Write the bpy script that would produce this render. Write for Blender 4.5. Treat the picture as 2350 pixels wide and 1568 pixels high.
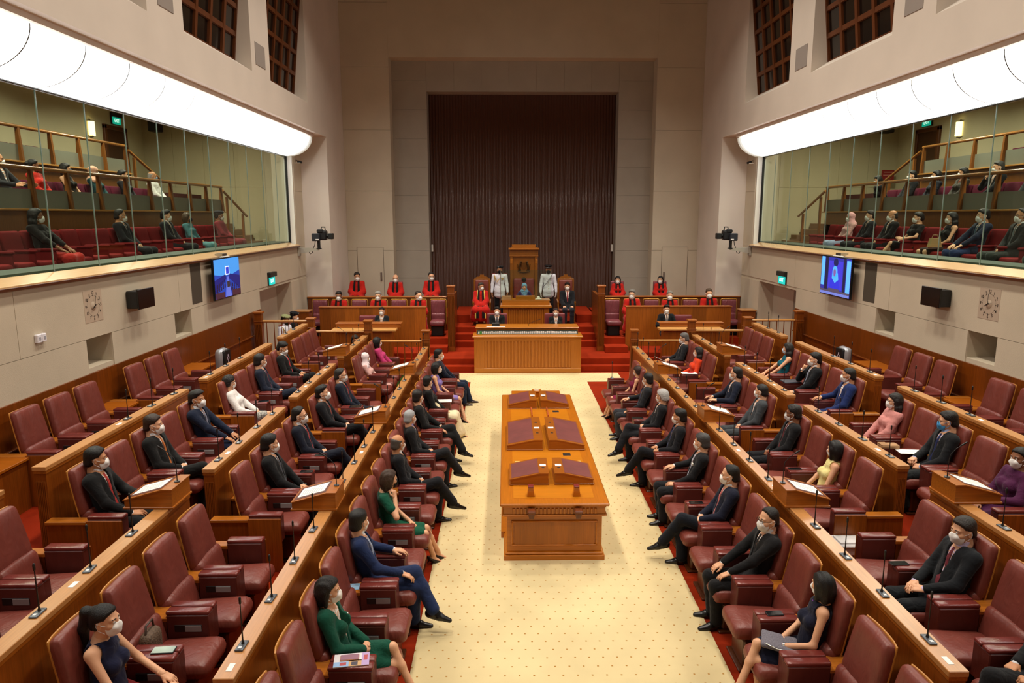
import bpy, bmesh, math, random
import numpy as np
from mathutils import Vector, Matrix, Euler
random.seed(7)
S = bpy.context.scene
COL = S.collection
for o in list(bpy.data.objects): bpy.data.objects.remove(o)
PI = math.pi
R = math.radians
# ------------------------------------------------------------------ camera
F_PX = 1650.0; PSI = R(0.9)
cam_d = bpy.data.cameras.new('camera'); cam = bpy.data.objects.new('camera', cam_d); COL.objects.link(cam)
cam_d.sensor_width = 36.0; cam_d.lens = 36.0 * F_PX / 2350.0
PX = 1160.0 + F_PX * math.tan(PSI)
cam_d.shift_x = -(PX - 1175.0) / 2350.0
cam.location = (-0.593, 0.0, 4.2)
cam.rotation_euler = (PI / 2 - math.atan((784 - 495) / F_PX), 0, -PSI)
cam_d.clip_start = 0.05; cam_d.clip_end = 200
S.camera = cam
# ------------------------------------------------------------------ world, exposure
w = bpy.data.worlds.new('world'); S.world = w; w.use_nodes = True
w.node_tree.nodes['Background'].inputs[0].default_value = (1.0, 0.86, 0.7, 1)
w.node_tree.nodes['Background'].inputs[1].default_value = 0.0
S.view_settings.view_transform = 'Standard'; S.view_settings.look = 'None'
S.view_settings.exposure = 0.0; S.view_settings.gamma = 1.0
S.view_settings.use_curve_mapping = False
COVE = 4.5          # strength of the luminous coves
# ceiling downlights of the chamber (soft, warm)
def area(name, loc, sx, sy, power, color, rot=(0, 0, 0), spread=PI):
    d = bpy.data.lights.new(name, 'AREA'); d.shape = 'RECTANGLE'; d.size = sx; d.size_y = sy
    d.energy = power; d.color = color; d.spread = spread
    o = bpy.data.objects.new(name, d); COL.objects.link(o); o.location = loc; o.rotation_euler = rot
    return o
WARM = (1.0, 0.9, 0.77)
for iy, yy in enumerate((5.5, 9.5, 13.5, 17.5)):
    for xx in (-2.6, 2.6):
        area('ceiling_downlight', (xx, yy, 11.6), 0.9, 0.9, 165, WARM, spread=R(125))
for xx in (-2.6, 2.6):
    area('ceiling_downlight', (xx, 21.0, 11.6), 0.9, 0.9, 75, WARM, spread=R(62))
for s in (-1, 1):
    for yy in (8.5, 12.5, 16.5, 20.0):
        area('gallery_fill_light', (s * 9.2, yy, 7.72), 0.8, 0.8, 165, (1, 0.9, 0.74), spread=R(150))  # added lamps on the unseen gallery ceilings, to brighten the interiors
# ------------------------------------------------------------------ materials
def lin(h):
    if isinstance(h, str):
        h = h.lstrip('#'); v = [int(h[i:i + 2], 16) / 255 for i in (0, 2, 4)]
    else: v = h
    return tuple(c / 12.92 if c <= 0.04045 else ((c + 0.055) / 1.055) ** 2.4 for c in v) + (1.0,)
MC = {}
def newmat(n):
    m = bpy.data.materials.new(n); m.use_nodes = True
    return m, m.node_tree, m.node_tree.nodes['Principled BSDF']
def mat(h, rough=0.6, spec=0.5, metal=0.0, coat=0.0, bump=0.0, bscale=200.0, var=0.0, vscale=6.0, name=None):
    k = (h, rough, spec, metal, coat, bump, bscale, var, vscale)
    if k in MC: return MC[k]
    m, t, b = newmat(name or 'mat')
    c = lin(h)
    b.inputs['Base Color'].default_value = c; b.inputs['Roughness'].default_value = rough
    b.inputs['Specular IOR Level'].default_value = spec; b.inputs['Metallic'].default_value = metal
    b.inputs['Coat Weight'].default_value = coat
    if bump or var:
        tc = t.nodes.new('ShaderNodeTexCoord')
    if var:
        n = t.nodes.new('ShaderNodeTexNoise'); n.inputs['Scale'].default_value = vscale; n.inputs['Detail'].default_value = 4
        t.links.new(tc.outputs['Object'], n.inputs['Vector'])
        r = t.nodes.new('ShaderNodeValToRGB')
        r.color_ramp.elements[0].position = 0.3; r.color_ramp.elements[1].position = 0.7
        r.color_ramp.elements[0].color = tuple(x * (1 - var) for x in c[:3]) + (1,)
        r.color_ramp.elements[1].color = tuple(min(1, x * (1 + var)) for x in c[:3]) + (1,)
        t.links.new(n.outputs['Fac'], r.inputs['Fac']); t.links.new(r.outputs['Color'], b.inputs['Base Color'])
    if bump:
        n2 = t.nodes.new('ShaderNodeTexNoise'); n2.inputs['Scale'].default_value = bscale; n2.inputs['Detail'].default_value = 3
        t.links.new(tc.outputs['Object'], n2.inputs['Vector'])
        bp = t.nodes.new('ShaderNodeBump'); bp.inputs['Strength'].default_value = bump; bp.inputs['Distance'].default_value = 0.01
        t.links.new(n2.outputs['Fac'], bp.inputs['Height']); t.links.new(bp.outputs['Normal'], b.inputs['Normal'])
    MC[k] = m
    return m
def emit(h, st, rough=0.5):
    k = ('e', h, st)
    if k in MC: return MC[k]
    m, t, b = newmat('emit')
    b.inputs['Base Color'].default_value = lin(h); b.inputs['Emission Color'].default_value = lin(h)
    b.inputs['Emission Strength'].default_value = st; b.inputs['Roughness'].default_value = rough
    MC[k] = m
    return m
def wood(h, axis='y', rough=0.34, var=0.22, coat=0.25, band=0.0, bandw=0.6, baxis='x'):
    """oak / teak veneer: fine streaks along axis, optional broad veneer bands"""
    k = ('w', h, axis, rough, var, coat, band, bandw, baxis)
    if k in MC: return MC[k]
    m, t, b = newmat('wood'); c = lin(h)
    tc = t.nodes.new('ShaderNodeTexCoord'); mp = t.nodes.new('ShaderNodeMapping')
    sc = {'x': (1.2, 26, 26), 'y': (26, 1.2, 26), 'z': (26, 26, 1.2)}[axis]
    mp.inputs['Scale'].default_value = sc
    t.links.new(tc.outputs['Object'], mp.inputs['Vector'])
    n = t.nodes.new('ShaderNodeTexNoise'); n.inputs['Scale'].default_value = 2.2; n.inputs['Detail'].default_value = 5
    n.inputs['Roughness'].default_value = 0.62
    t.links.new(mp.outputs['Vector'], n.inputs['Vector'])
    r = t.nodes.new('ShaderNodeValToRGB')
    r.color_ramp.elements[0].position = 0.32; r.color_ramp.elements[1].position = 0.68
    r.color_ramp.elements[0].color = tuple(x * (1 - var) for x in c[:3]) + (1,)
    r.color_ramp.elements[1].color = tuple(min(1, x * (1 + var)) for x in c[:3]) + (1,)
    t.links.new(n.outputs['Fac'], r.inputs['Fac'])
    out = r.outputs['Color']
    if band:
        sx = t.nodes.new('ShaderNodeSeparateXYZ'); t.links.new(tc.outputs['Object'], sx.inputs[0])
        mm = t.nodes.new('ShaderNodeMath'); mm.operation = 'MULTIPLY'; mm.inputs[1].default_value = 1 / bandw
        t.links.new(sx.outputs['XYZ'.index(baxis.upper())], mm.inputs[0])
        fl = t.nodes.new('ShaderNodeMath'); fl.operation = 'FLOOR'; t.links.new(mm.outputs[0], fl.inputs[0])
        wn = t.nodes.new('ShaderNodeTexWhiteNoise'); wn.noise_dimensions = '1D'; t.links.new(fl.outputs[0], wn.inputs['W'])
        mr = t.nodes.new('ShaderNodeMapRange'); mr.inputs['To Min'].default_value = 1 - band; mr.inputs['To Max'].default_value = 1 + band * 0.4
        t.links.new(wn.outputs['Value'], mr.inputs['Value'])
        mx = t.nodes.new('ShaderNodeMix'); mx.data_type = 'RGBA'; mx.blend_type = 'MULTIPLY'; mx.inputs['Factor'].default_value = 1
        cmb = t.nodes.new('ShaderNodeCombineColor')
        for i in range(3): t.links.new(mr.outputs['Result'], cmb.inputs[i])
        t.links.new(out, mx.inputs['A']); t.links.new(cmb.outputs[0], mx.inputs['B']); out = mx.outputs['Result']
    t.links.new(out, b.inputs['Base Color'])
    b.inputs['Roughness'].default_value = rough; b.inputs['Coat Weight'].default_value = coat
    b.inputs['Coat Roughness'].default_value = 0.25; b.inputs['Specular IOR Level'].default_value = 0.4
    MC[k] = m
    return m
def leather(h, rough=0.36, crease=0.5):
    k = ('l', h, rough, crease)
    if k in MC: return MC[k]
    m, t, b = newmat('leather'); c = lin(h)
    tc = t.nodes.new('ShaderNodeTexCoord')
    n = t.nodes.new('ShaderNodeTexNoise'); n.inputs['Scale'].default_value = 5; n.inputs['Detail'].default_value = 3
    t.links.new(tc.outputs['Object'], n.inputs['Vector'])
    r = t.nodes.new('ShaderNodeValToRGB'); r.color_ramp.elements[0].position = 0.3; r.color_ramp.elements[1].position = 0.75
    r.color_ramp.elements[0].color = tuple(x * 0.82 for x in c[:3]) + (1,); r.color_ramp.elements[1].color = tuple(x * 1.12 for x in c[:3]) + (1,)
    t.links.new(n.outputs['Fac'], r.inputs['Fac']); t.links.new(r.outputs['Color'], b.inputs['Base Color'])
    mp = t.nodes.new('ShaderNodeMapping'); mp.inputs['Scale'].default_value = (9, 9, 3.0); mp.inputs['Rotation'].default_value = (0.5, 0, 0)
    t.links.new(tc.outputs['Object'], mp.inputs['Vector'])
    n2 = t.nodes.new('ShaderNodeTexNoise'); n2.inputs['Scale'].default_value = 1.3; n2.inputs['Detail'].default_value = 2
    n2.inputs['Distortion'].default_value = 1.2
    t.links.new(mp.outputs['Vector'], n2.inputs['Vector'])
    bp = t.nodes.new('ShaderNodeBump'); bp.inputs['Strength'].default_value = crease; bp.inputs['Distance'].default_value = 0.03
    t.links.new(n2.outputs['Fac'], bp.inputs['Height']); t.links.new(bp.outputs['Normal'], b.inputs['Normal'])
    b.inputs['Roughness'].default_value = rough; b.inputs['Specular IOR Level'].default_value = 0.45
    MC[k] = m
    return m
def carpet(h, var=0.16):
    k = ('c', h, var)
    if k in MC: return MC[k]
    m = mat(h, rough=0.95, spec=0.1, bump=0.5, bscale=260, var=var, vscale=2.3)
    MC[k] = m
    return m
def dotted(h, dot, px=0.165, py=0.165, r=0.013):
    """cream carpet woven with a staggered grid of small dots"""
    m, t, b = newmat('dotted_carpet')
    tc = t.nodes.new('ShaderNodeTexCoord'); sp = t.nodes.new('ShaderNodeSeparateXYZ'); t.links.new(tc.outputs['Object'], sp.inputs[0])
    def M(op, a, bb=None):
        n = t.nodes.new('ShaderNodeMath'); n.operation = op
        for i, v in enumerate((a, bb)):
            if v is None: continue
            if isinstance(v, (int, float)): n.inputs[i].default_value = v
            else: t.links.new(v, n.inputs[i])
        return n.outputs[0]
    yy = M('DIVIDE', sp.outputs[1], py); row = M('FLOOR', yy)
    odd = M('MODULO', M('ABSOLUTE', row), 2.0)
    xx = M('ADD', M('DIVIDE', sp.outputs[0], px), M('MULTIPLY', odd, 0.5))
    fx = M('MULTIPLY', M('SUBTRACT', M('FRACT', xx), 0.5), px); fy = M('MULTIPLY', M('SUBTRACT', M('FRACT', yy), 0.5), py)
    d = M('MAXIMUM', M('ABSOLUTE', fx), M('ABSOLUTE', fy)); isdot = M('LESS_THAN', d, r)
    n = t.nodes.new('ShaderNodeTexNoise'); n.inputs['Scale'].default_value = 1.1; n.inputs['Detail'].default_value = 5
    t.links.new(tc.outputs['Object'], n.inputs['Vector'])
    cr = t.nodes.new('ShaderNodeValToRGB'); c = lin(h)
    cr.color_ramp.elements[0].color = tuple(x * 0.86 for x in c[:3]) + (1,); cr.color_ramp.elements[1].color = tuple(x * 1.08 for x in c[:3]) + (1,)
    cr.color_ramp.elements[0].position = 0.3; cr.color_ramp.elements[1].position = 0.7
    t.links.new(n.outputs['Fac'], cr.inputs['Fac'])
    mx = t.nodes.new('ShaderNodeMix'); mx.data_type = 'RGBA'; t.links.new(isdot, mx.inputs['Factor'])
    t.links.new(cr.outputs['Color'], mx.inputs['A']); mx.inputs['B'].default_value = lin(dot)
    t.links.new(mx.outputs['Result'], b.inputs['Base Color']); b.inputs['Roughness'].default_value = 0.95
    b.inputs['Specular IOR Level'].default_value = 0.1
    n2 = t.nodes.new('ShaderNodeTexNoise'); n2.inputs['Scale'].default_value = 300
    t.links.new(tc.outputs['Object'], n2.inputs['Vector'])
    bp = t.nodes.new('ShaderNodeBump'); bp.inputs['Strength'].default_value = 0.4; bp.inputs['Distance'].default_value = 0.004
    t.links.new(n2.outputs['Fac'], bp.inputs['Height']); t.links.new(bp.outputs['Normal'], b.inputs['Normal'])
    return m
def glass(tint=(0.86, 0.92, 0.86)):
    m = bpy.data.materials.new('glass'); m.use_nodes = True; t = m.node_tree; t.nodes.clear()
    o = t.nodes.new('ShaderNodeOutputMaterial'); tr = t.nodes.new('ShaderNodeBsdfTransparent'); gl = t.nodes.new('ShaderNodeBsdfGlossy')
    tr.inputs[0].default_value = tint + (1,); gl.inputs['Roughness'].default_value = 0.02
    lw = t.nodes.new('ShaderNodeLayerWeight'); lw.inputs[0].default_value = 0.5
    pw = t.nodes.new('ShaderNodeMath'); pw.operation = 'POWER'; t.links.new(lw.outputs['Facing'], pw.inputs[0]); pw.inputs[1].default_value = 4.0
    fr = t.nodes.new('ShaderNodeMath'); fr.operation = 'MULTIPLY_ADD'; t.links.new(pw.outputs[0], fr.inputs[0]); fr.inputs[1].default_value = 0.35; fr.inputs[2].default_value = 0.03
    mx = t.nodes.new('ShaderNodeMixShader'); t.links.new(fr.outputs[0], mx.inputs[0])
    t.links.new(tr.outputs[0], mx.inputs[1]); t.links.new(gl.outputs[0], mx.inputs[2]); t.links.new(mx.outputs[0], o.inputs[0])
    return m
# ------------------------------------------------------------------ mesh helpers
class MB:
    def __init__(s): s.v = []; s.f = []; s.mi = []; s.sm = []; s.cur = 0
    def add(s, vs, fs, smooth=False, T=None):
        o = len(s.v)
        if T is not None: vs = [T @ Vector(v) for v in vs]
        s.v.extend(tuple(v) for v in vs)
        for f in fs: s.f.append(tuple(i + o for i in f)); s.mi.append(s.cur); s.sm.append(smooth)
        return s
    def box(s, x0, x1, y0, y1, z0, z1, c=0.0, T=None):
        if x0 > x1: x0, x1 = x1, x0
        if y0 > y1: y0, y1 = y1, y0
        if z0 > z1: z0, z1 = z1, z0
        if c <= 0:
            v = [(x, y, z) for x in (x0, x1) for y in (y0, y1) for z in (z0, z1)]
            f = [(0, 1, 3, 2), (4, 6, 7, 5), (0, 4, 5, 1), (2, 3, 7, 6), (0, 2, 6, 4), (1, 5, 7, 3)]
            return s.add(v, f, False, T)
        c = min(c, (x1 - x0) * .49, (y1 - y0) * .49, (z1 - z0) * .49)
        v = []; ix = {}
        for a, X in enumerate((x0, x1)):
            for b, Y in enumerate((y0, y1)):
                for d, Z in enumerate((z0, z1)):
                    sx, sy, sz = (1 - 2 * a), (1 - 2 * b), (1 - 2 * d)
                    for k in range(3):
                        ix[a, b, d, k] = len(v)
                        v.append((X + (0 if k == 0 else sx * c), Y + (0 if k == 1 else sy * c), Z + (0 if k == 2 else sz * c)))
        f = []
        Q = [(0, 0), (1, 0), (1, 1), (0, 1)]
        for a in (0, 1):
            q = [ix[a, p, r, 0] for p, r in Q]; f.append(q[::-1] if a == 0 else q)
            q = [ix[p, a, r, 1] for p, r in Q]; f.append(q if a == 0 else q[::-1])
            q = [ix[p, r, a, 2] for p, r in Q]; f.append(q[::-1] if a == 0 else q)
        for a in (0, 1):
            for b in (0, 1):
                fl = (a == b)
                q = [ix[a, b, 0, 0], ix[a, b, 0, 1], ix[a, b, 1, 1], ix[a, b, 1, 0]]; f.append(q if fl else q[::-1])
                q = [ix[a, 0, b, 0], ix[a, 0, b, 2], ix[a, 1, b, 2], ix[a, 1, b, 0]]; f.append(q[::-1] if fl else q)
                q = [ix[0, a, b, 1], ix[0, a, b, 2], ix[1, a, b, 2], ix[1, a, b, 1]]; f.append(q if fl else q[::-1])
        for a in (0, 1):
            for b in (0, 1):
                for d in (0, 1):
                    q = [ix[a, b, d, k] for k in range(3)]; f.append(q if (a + b + d) % 2 == 1 else q[::-1])
        return s.add(v, f, False, T)
    def prism(s, poly, axis, lo, hi, T=None):
        """poly: 2D points in the two other axes (cyclic order), extruded along axis"""
        n = len(poly); v = []
        for h in (lo, hi):
            for p in poly:
                v.append({'x': (h, p[0], p[1]), 'y': (p[0], h, p[1]), 'z': (p[0], p[1], h)}[axis])
        f = [tuple(range(n))[::-1], tuple(range(n, 2 * n))] + [(i, (i + 1) % n, n + (i + 1) % n, n + i) for i in range(n)]
        return s.add(v, f, False, T)
    def cyl(s, a, b, ra, rb=None, n=10, cap=True, smooth=True):
        rb = ra if rb is None else rb
        a = Vector(a); b = Vector(b); d = (b - a).normalized()
        u = d.orthogonal().normalized(); w_ = d.cross(u)
        v = []
        for c, r in ((a, ra), (b, rb)):
            for i in range(n):
                t = 2 * PI * i / n; v.append(c + (u * math.cos(t) + w_ * math.sin(t)) * r)
        s.add(v, [(i, (i + 1) % n, n + (i + 1) % n, n + i) for i in range(n)], smooth)
        if cap: s.add(v[:n], [tuple(range(n))[::-1]]); s.add(v[n:], [tuple(range(n))])
        return s
    def tube(s, pts, r, n=6, cap=True):
        pts = [Vector(p) for p in pts]; m = len(pts)
        rs = r if isinstance(r, (list, tuple)) else [r] * m
        v = []; u = None
        for i, p in enumerate(pts):
            d = (pts[min(i + 1, m - 1)] - pts[max(i - 1, 0)]).normalized()
            u = d.orthogonal().normalized() if u is None else (u - d * u.dot(d)).normalized()
            w_ = d.cross(u)
            for k in range(n):
                t = 2 * PI * k / n; v.append(p + (u * math.cos(t) + w_ * math.sin(t)) * rs[i])
        f = [(i * n + k, i * n + (k + 1) % n, (i + 1) * n + (k + 1) % n, (i + 1) * n + k) for i in range(m - 1) for k in range(n)]
        s.add(v, f, True)
        if cap: s.add(v[:n], [tuple(range(n))[::-1]]); s.add(v[-n:], [tuple(range(n))])
        return s
    def lathe(s, prof, n=16, c=(0, 0, 0), T=None):
        v = [(c[0] + r * math.cos(2 * PI * k / n), c[1] + r * math.sin(2 * PI * k / n), c[2] + z) for r, z in prof for k in range(n)]
        f = [(i * n + k, i * n + (k + 1) % n, (i + 1) * n + (k + 1) % n, (i + 1) * n + k) for i in range(len(prof) - 1) for k in range(n)]
        return s.add(v, f, True, T)
    def rbox(s, c, h, r, n=5, fn=None, T=None):
        """rounded box cushion: centre c, half size h, corner radius r"""
        v = []; idx = {}; f = []
        r = min(r, *h)
        def key(p):
            k = tuple(round(q, 5) for q in p)
            if k not in idx:
                idx[k] = len(v)
                core = [max(-(h[i] - r), min(h[i] - r, k[i] * h[i])) for i in range(3)]
                full = [k[i] * h[i] for i in range(3)]
                d = Vector([full[i] - core[i] for i in range(3)])
                L = d.length
                q = Vector(core) + (d / L * r if L > 1e-9 else d)
                v.append(q)
            return idx[k]
        g = []
        for i in range(3):
            # denser rows near the corners
            e = 1 - r / h[i]
            t = [-1, -1 + 0.3 * r / h[i], -e] if e > 0.02 else [-1, -0.5]
            m_ = [-e + (2 * e) * q / n for q in range(1, n)] if e > 0.02 else [0]
            g.append(t + m_ + [-q for q in t[::-1]])
        for ax in range(3):
            a1, a2 = [(1, 2), (2, 0), (0, 1)][ax]
            for sg in (-1, 1):
                for i in range(len(g[a1]) - 1):
                    for j in range(len(g[a2]) - 1):
                        q = []
                        for (ii, jj) in ((i, j), (i + 1, j), (i + 1, j + 1), (i, j + 1)):
                            p = [0, 0, 0]; p[ax] = sg; p[a1] = g[a1][ii]; p[a2] = g[a2][jj]; q.append(key(p))
                        f.append(tuple(q) if sg > 0 else tuple(q[::-1]))
        pts = [Vector(c) + p for p in v]
        if fn: pts = [Vector(fn(p)) for p in pts]
        return s.add(pts, f, True, T)
    def mesh(s, name, mats):
        me = bpy.data.meshes.new(name)
        me.from_pydata(s.v, [], s.f); me.update()
        bm = bmesh.new(); bm.from_mesh(me); bmesh.ops.recalc_face_normals(bm, faces=bm.faces); bm.to_mesh(me); bm.free()
        ms = mats if isinstance(mats, (list, tuple)) else [mats]
        for m in ms: me.materials.append(m)
        me.polygons.foreach_set('material_index', s.mi); me.polygons.foreach_set('use_smooth', s.sm)
        return me
    def obj(s, name, mats, parent=None, **kw): return put(name, s.mesh(name, mats), parent, **kw)
def put(name, me, parent=None, loc=None, rot=None, M=None, **kw):
    o = bpy.data.objects.new(name, me); COL.objects.link(o)
    if parent is not None: o.parent = parent
    if loc is not None: o.location = loc
    if rot is not None: o.rotation_euler = rot
    if M is not None: o.matrix_local = M
    for k, v in kw.items(): o[k] = v
    return o
def thing(name, label, cat, loc=(0, 0, 0), rz=0.0, group=None):
    o = bpy.data.objects.new(name, None); COL.objects.link(o); o.empty_display_size = 0.1
    o.location = loc; o.rotation_euler = (0, 0, rz); o['label'] = label; o['category'] = cat
    if group: o['group'] = group
    return o
def tag(o, label, cat, group=None):
    o['label'] = label; o['category'] = cat
    if group: o['group'] = group
    return o
def struct(name, mb, m, parent=None):
    o = mb.obj(name, m, parent)
    if parent is None: o['kind'] = 'structure'
    return o
def dup(root, loc, rz, label, group=None):
    r = root.copy(); COL.objects.link(r); r.location = loc; r.rotation_euler = (0, 0, rz); r['label'] = label
    if group: r['group'] = group
    for ch in list(root.children):
        c = ch.copy(); COL.objects.link(c); c.parent = r
        for g in ch.children:
            d = g.copy(); COL.objects.link(d); d.parent = c
    return r
def text_mesh(txt, size, depth=0.002, align='CENTER'):
    cu = bpy.data.curves.new('text', 'FONT'); cu.body = txt; cu.size = size; cu.align_x = align; cu.align_y = 'CENTER'; cu.extrude = depth
    cu.resolution_u = 3
    o = bpy.data.objects.new('text', cu); COL.objects.link(o)
    dg = bpy.context.evaluated_depsgraph_get()
    me = bpy.data.meshes.new_from_object(o.evaluated_get(dg)); bpy.data.objects.remove(o)
    return me
ORD = ['first', 'second', 'third', 'fourth', 'fifth', 'sixth', 'seventh', 'eighth', 'ninth', 'tenth', 'eleventh', 'twelfth', 'thirteenth',
       'fourteenth', 'fifteenth', 'sixteenth', 'seventeenth', 'eighteenth', 'nineteenth', 'twentieth', 'twenty-first', 'twenty-second', 'twenty-third']
SIDE = {-1: 'left', 1: 'right'}
# ================================================================== SETTING
M_WALL = mat('#C6BAA4', rough=0.85, spec=0.2, bump=0.15, bscale=60, var=0.05, vscale=1.2)
M_WALL_LIT = mat('#D8CDC0', rough=0.85, spec=0.2, var=0.04, vscale=1.0)  # wall plaster made lighter: light on beams and columns put into the colour
M_GREY = mat('#A39A8C', rough=0.8, spec=0.2, bump=0.1, bscale=120, var=0.05, vscale=1.5)
M_RED = carpet('#90280C'); M_CREAM = dotted('#D8C596', '#A87A3C', .135, .135, .0085)
M_WAIN = wood('#743808', 'z', band=0.22, bandw=0.55, baxis='y', rough=0.35)
M_WOOD = wood('#9A5518', 'y'); M_WOODX = wood('#9A5518', 'x'); M_WOODZ = wood('#84430F', 'z', band=0.15, bandw=0.62, baxis='y')
M_TOP = wood('#B98048', 'y', rough=0.3, var=0.12, coat=0.6); M_LEDGE = wood('#A8621C', 'x', rough=0.3)
M_DARKWOOD = wood('#4A2208', 'z', var=0.15); M_BLACK = mat('#0A0908', rough=0.5)
M_JOINT = mat('#5A4C3C', rough=0.9)
M_LATTICE = wood('#5E3010', 'z', rough=0.45, coat=0)
M_PANE = mat('#15110E', rough=0.12, spec=0.6)
M_CHROME = mat('#B8B8B4', rough=0.25, metal=1.0); M_WHITE = mat('#E6E2D8', rough=0.5)
M_MAROON = mat('#4C2A1A', rough=0.38, spec=0.4, coat=0.1)

# floor (red carpet) with platforms and dais steps as its parts
b = MB(); b.box(-7.3, 7.3, -1.5, 26, -0.12, 0.0); FLOOR = struct('floor', b, M_RED)
cc = MB(); cc.box(-1.49, 1.49, -1.2, 17.95, 0.0, 0.012); cc.box(-2.43, 2.43, 17.95, 18.97, 0.0, 0.012)
tag(cc.obj('carpet', M_CREAM), 'cream carpet with a grid of small brown dots down the central aisle', 'carpet')
INNER = {1: 2.43, 2: 3.86, 3: 5.24, 4: 6.62}; LEV = {1: 0.0, 2: 0.27, 3: 0.54, 4: 0.81}; PTOP = {1: 1.13, 2: 1.40, 3: 1.70, 4: 1.93}
for s in (-1, 1):
    for r_ in (2, 3, 4):
        p = MB(); x0 = INNER[r_ - 1] + 0.14; x1 = INNER[r_] + 0.02 if r_ == 4 else INNER[r_] + 0.14
        p.box(s * x0, s * x1, -1.2, 17.0 if r_ < 4 else 17.2, 0.0, LEV[r_]); struct('platform', p, M_RED, FLOOR)
STEPS = [(19.13, 0.17), (19.36, 0.34), (21.03, 0.52), (21.31, 0.70), (21.61, 0.87)]
for i, (yy, zz) in enumerate(STEPS):
    p = MB(); hw = 6.64 if i < 2 else 2.25
    yb = STEPS[i + 1][0] if i < 4 else 25.6
    if i == 1: yb = 22.0
    p.box(-hw, hw, yy, yb, 0.0, zz, c=0.012); struct('step', p, M_RED, FLOOR)
for s in (-1, 1):
    p = MB(); p.box(s * 2.25, s * 6.64, 20.55, 22.02, 0.34, 0.70); struct('platform', p, M_RED, FLOOR)
    p = MB(); p.box(s * 2.25, s * 5.86, 22.02, 24.3, 0.34, 1.12); struct('platform', p, M_RED, FLOOR)
    p = MB(); p.box(s * 2.25, s * 2.9, 20.1, 20.55, 0.34, 0.52, c=0.01); struct('step', p, M_RED, FLOOR)
    p = MB(); p.box(s * 3.0, s * 5.4, 19.5, 20.5, .34, .47, c=.01); struct('platform', p, M_RED, FLOOR)
    p = MB(); p.box(s * 1.65, s * 2.2, 22.5, 24.6, 0.87, 1.12, c=0.01); struct('step', p, M_RED, FLOOR)
# ceiling, rear wall
b = MB(); b.box(-13, 13, -2, 26.5, 12.0, 12.2); CEIL = struct('ceiling', b, mat('#8A7A64', rough=0.9))
for iy, yy in enumerate((5.5, 9.5, 13.5, 17.5, 21.0)):
    for xx in (-2.6, 2.6):
        p = MB()
        for (a0, a1, b0, b1) in ((-.55, -.47, -.55, .55), (.47, .55, -.55, .55), (-.47, .47, -.55, -.47), (-.47, .47, .47, .55)):
            p.box(xx + a0, xx + a1, yy + b0, yy + b1, 11.62, 12.0)
        tag(p.obj('ceiling_light', mat('#7A6A54', rough=0.8)), 'square recessed ceiling downlight housing, %s in the %s line' % (ORD[iy], 'left' if xx < 0 else 'right'), 'light')
b = MB(); b.box(-13, 13, -2.1, -1.6, -0.1, 12.0); struct('wall_front', b, M_WALL)

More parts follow.
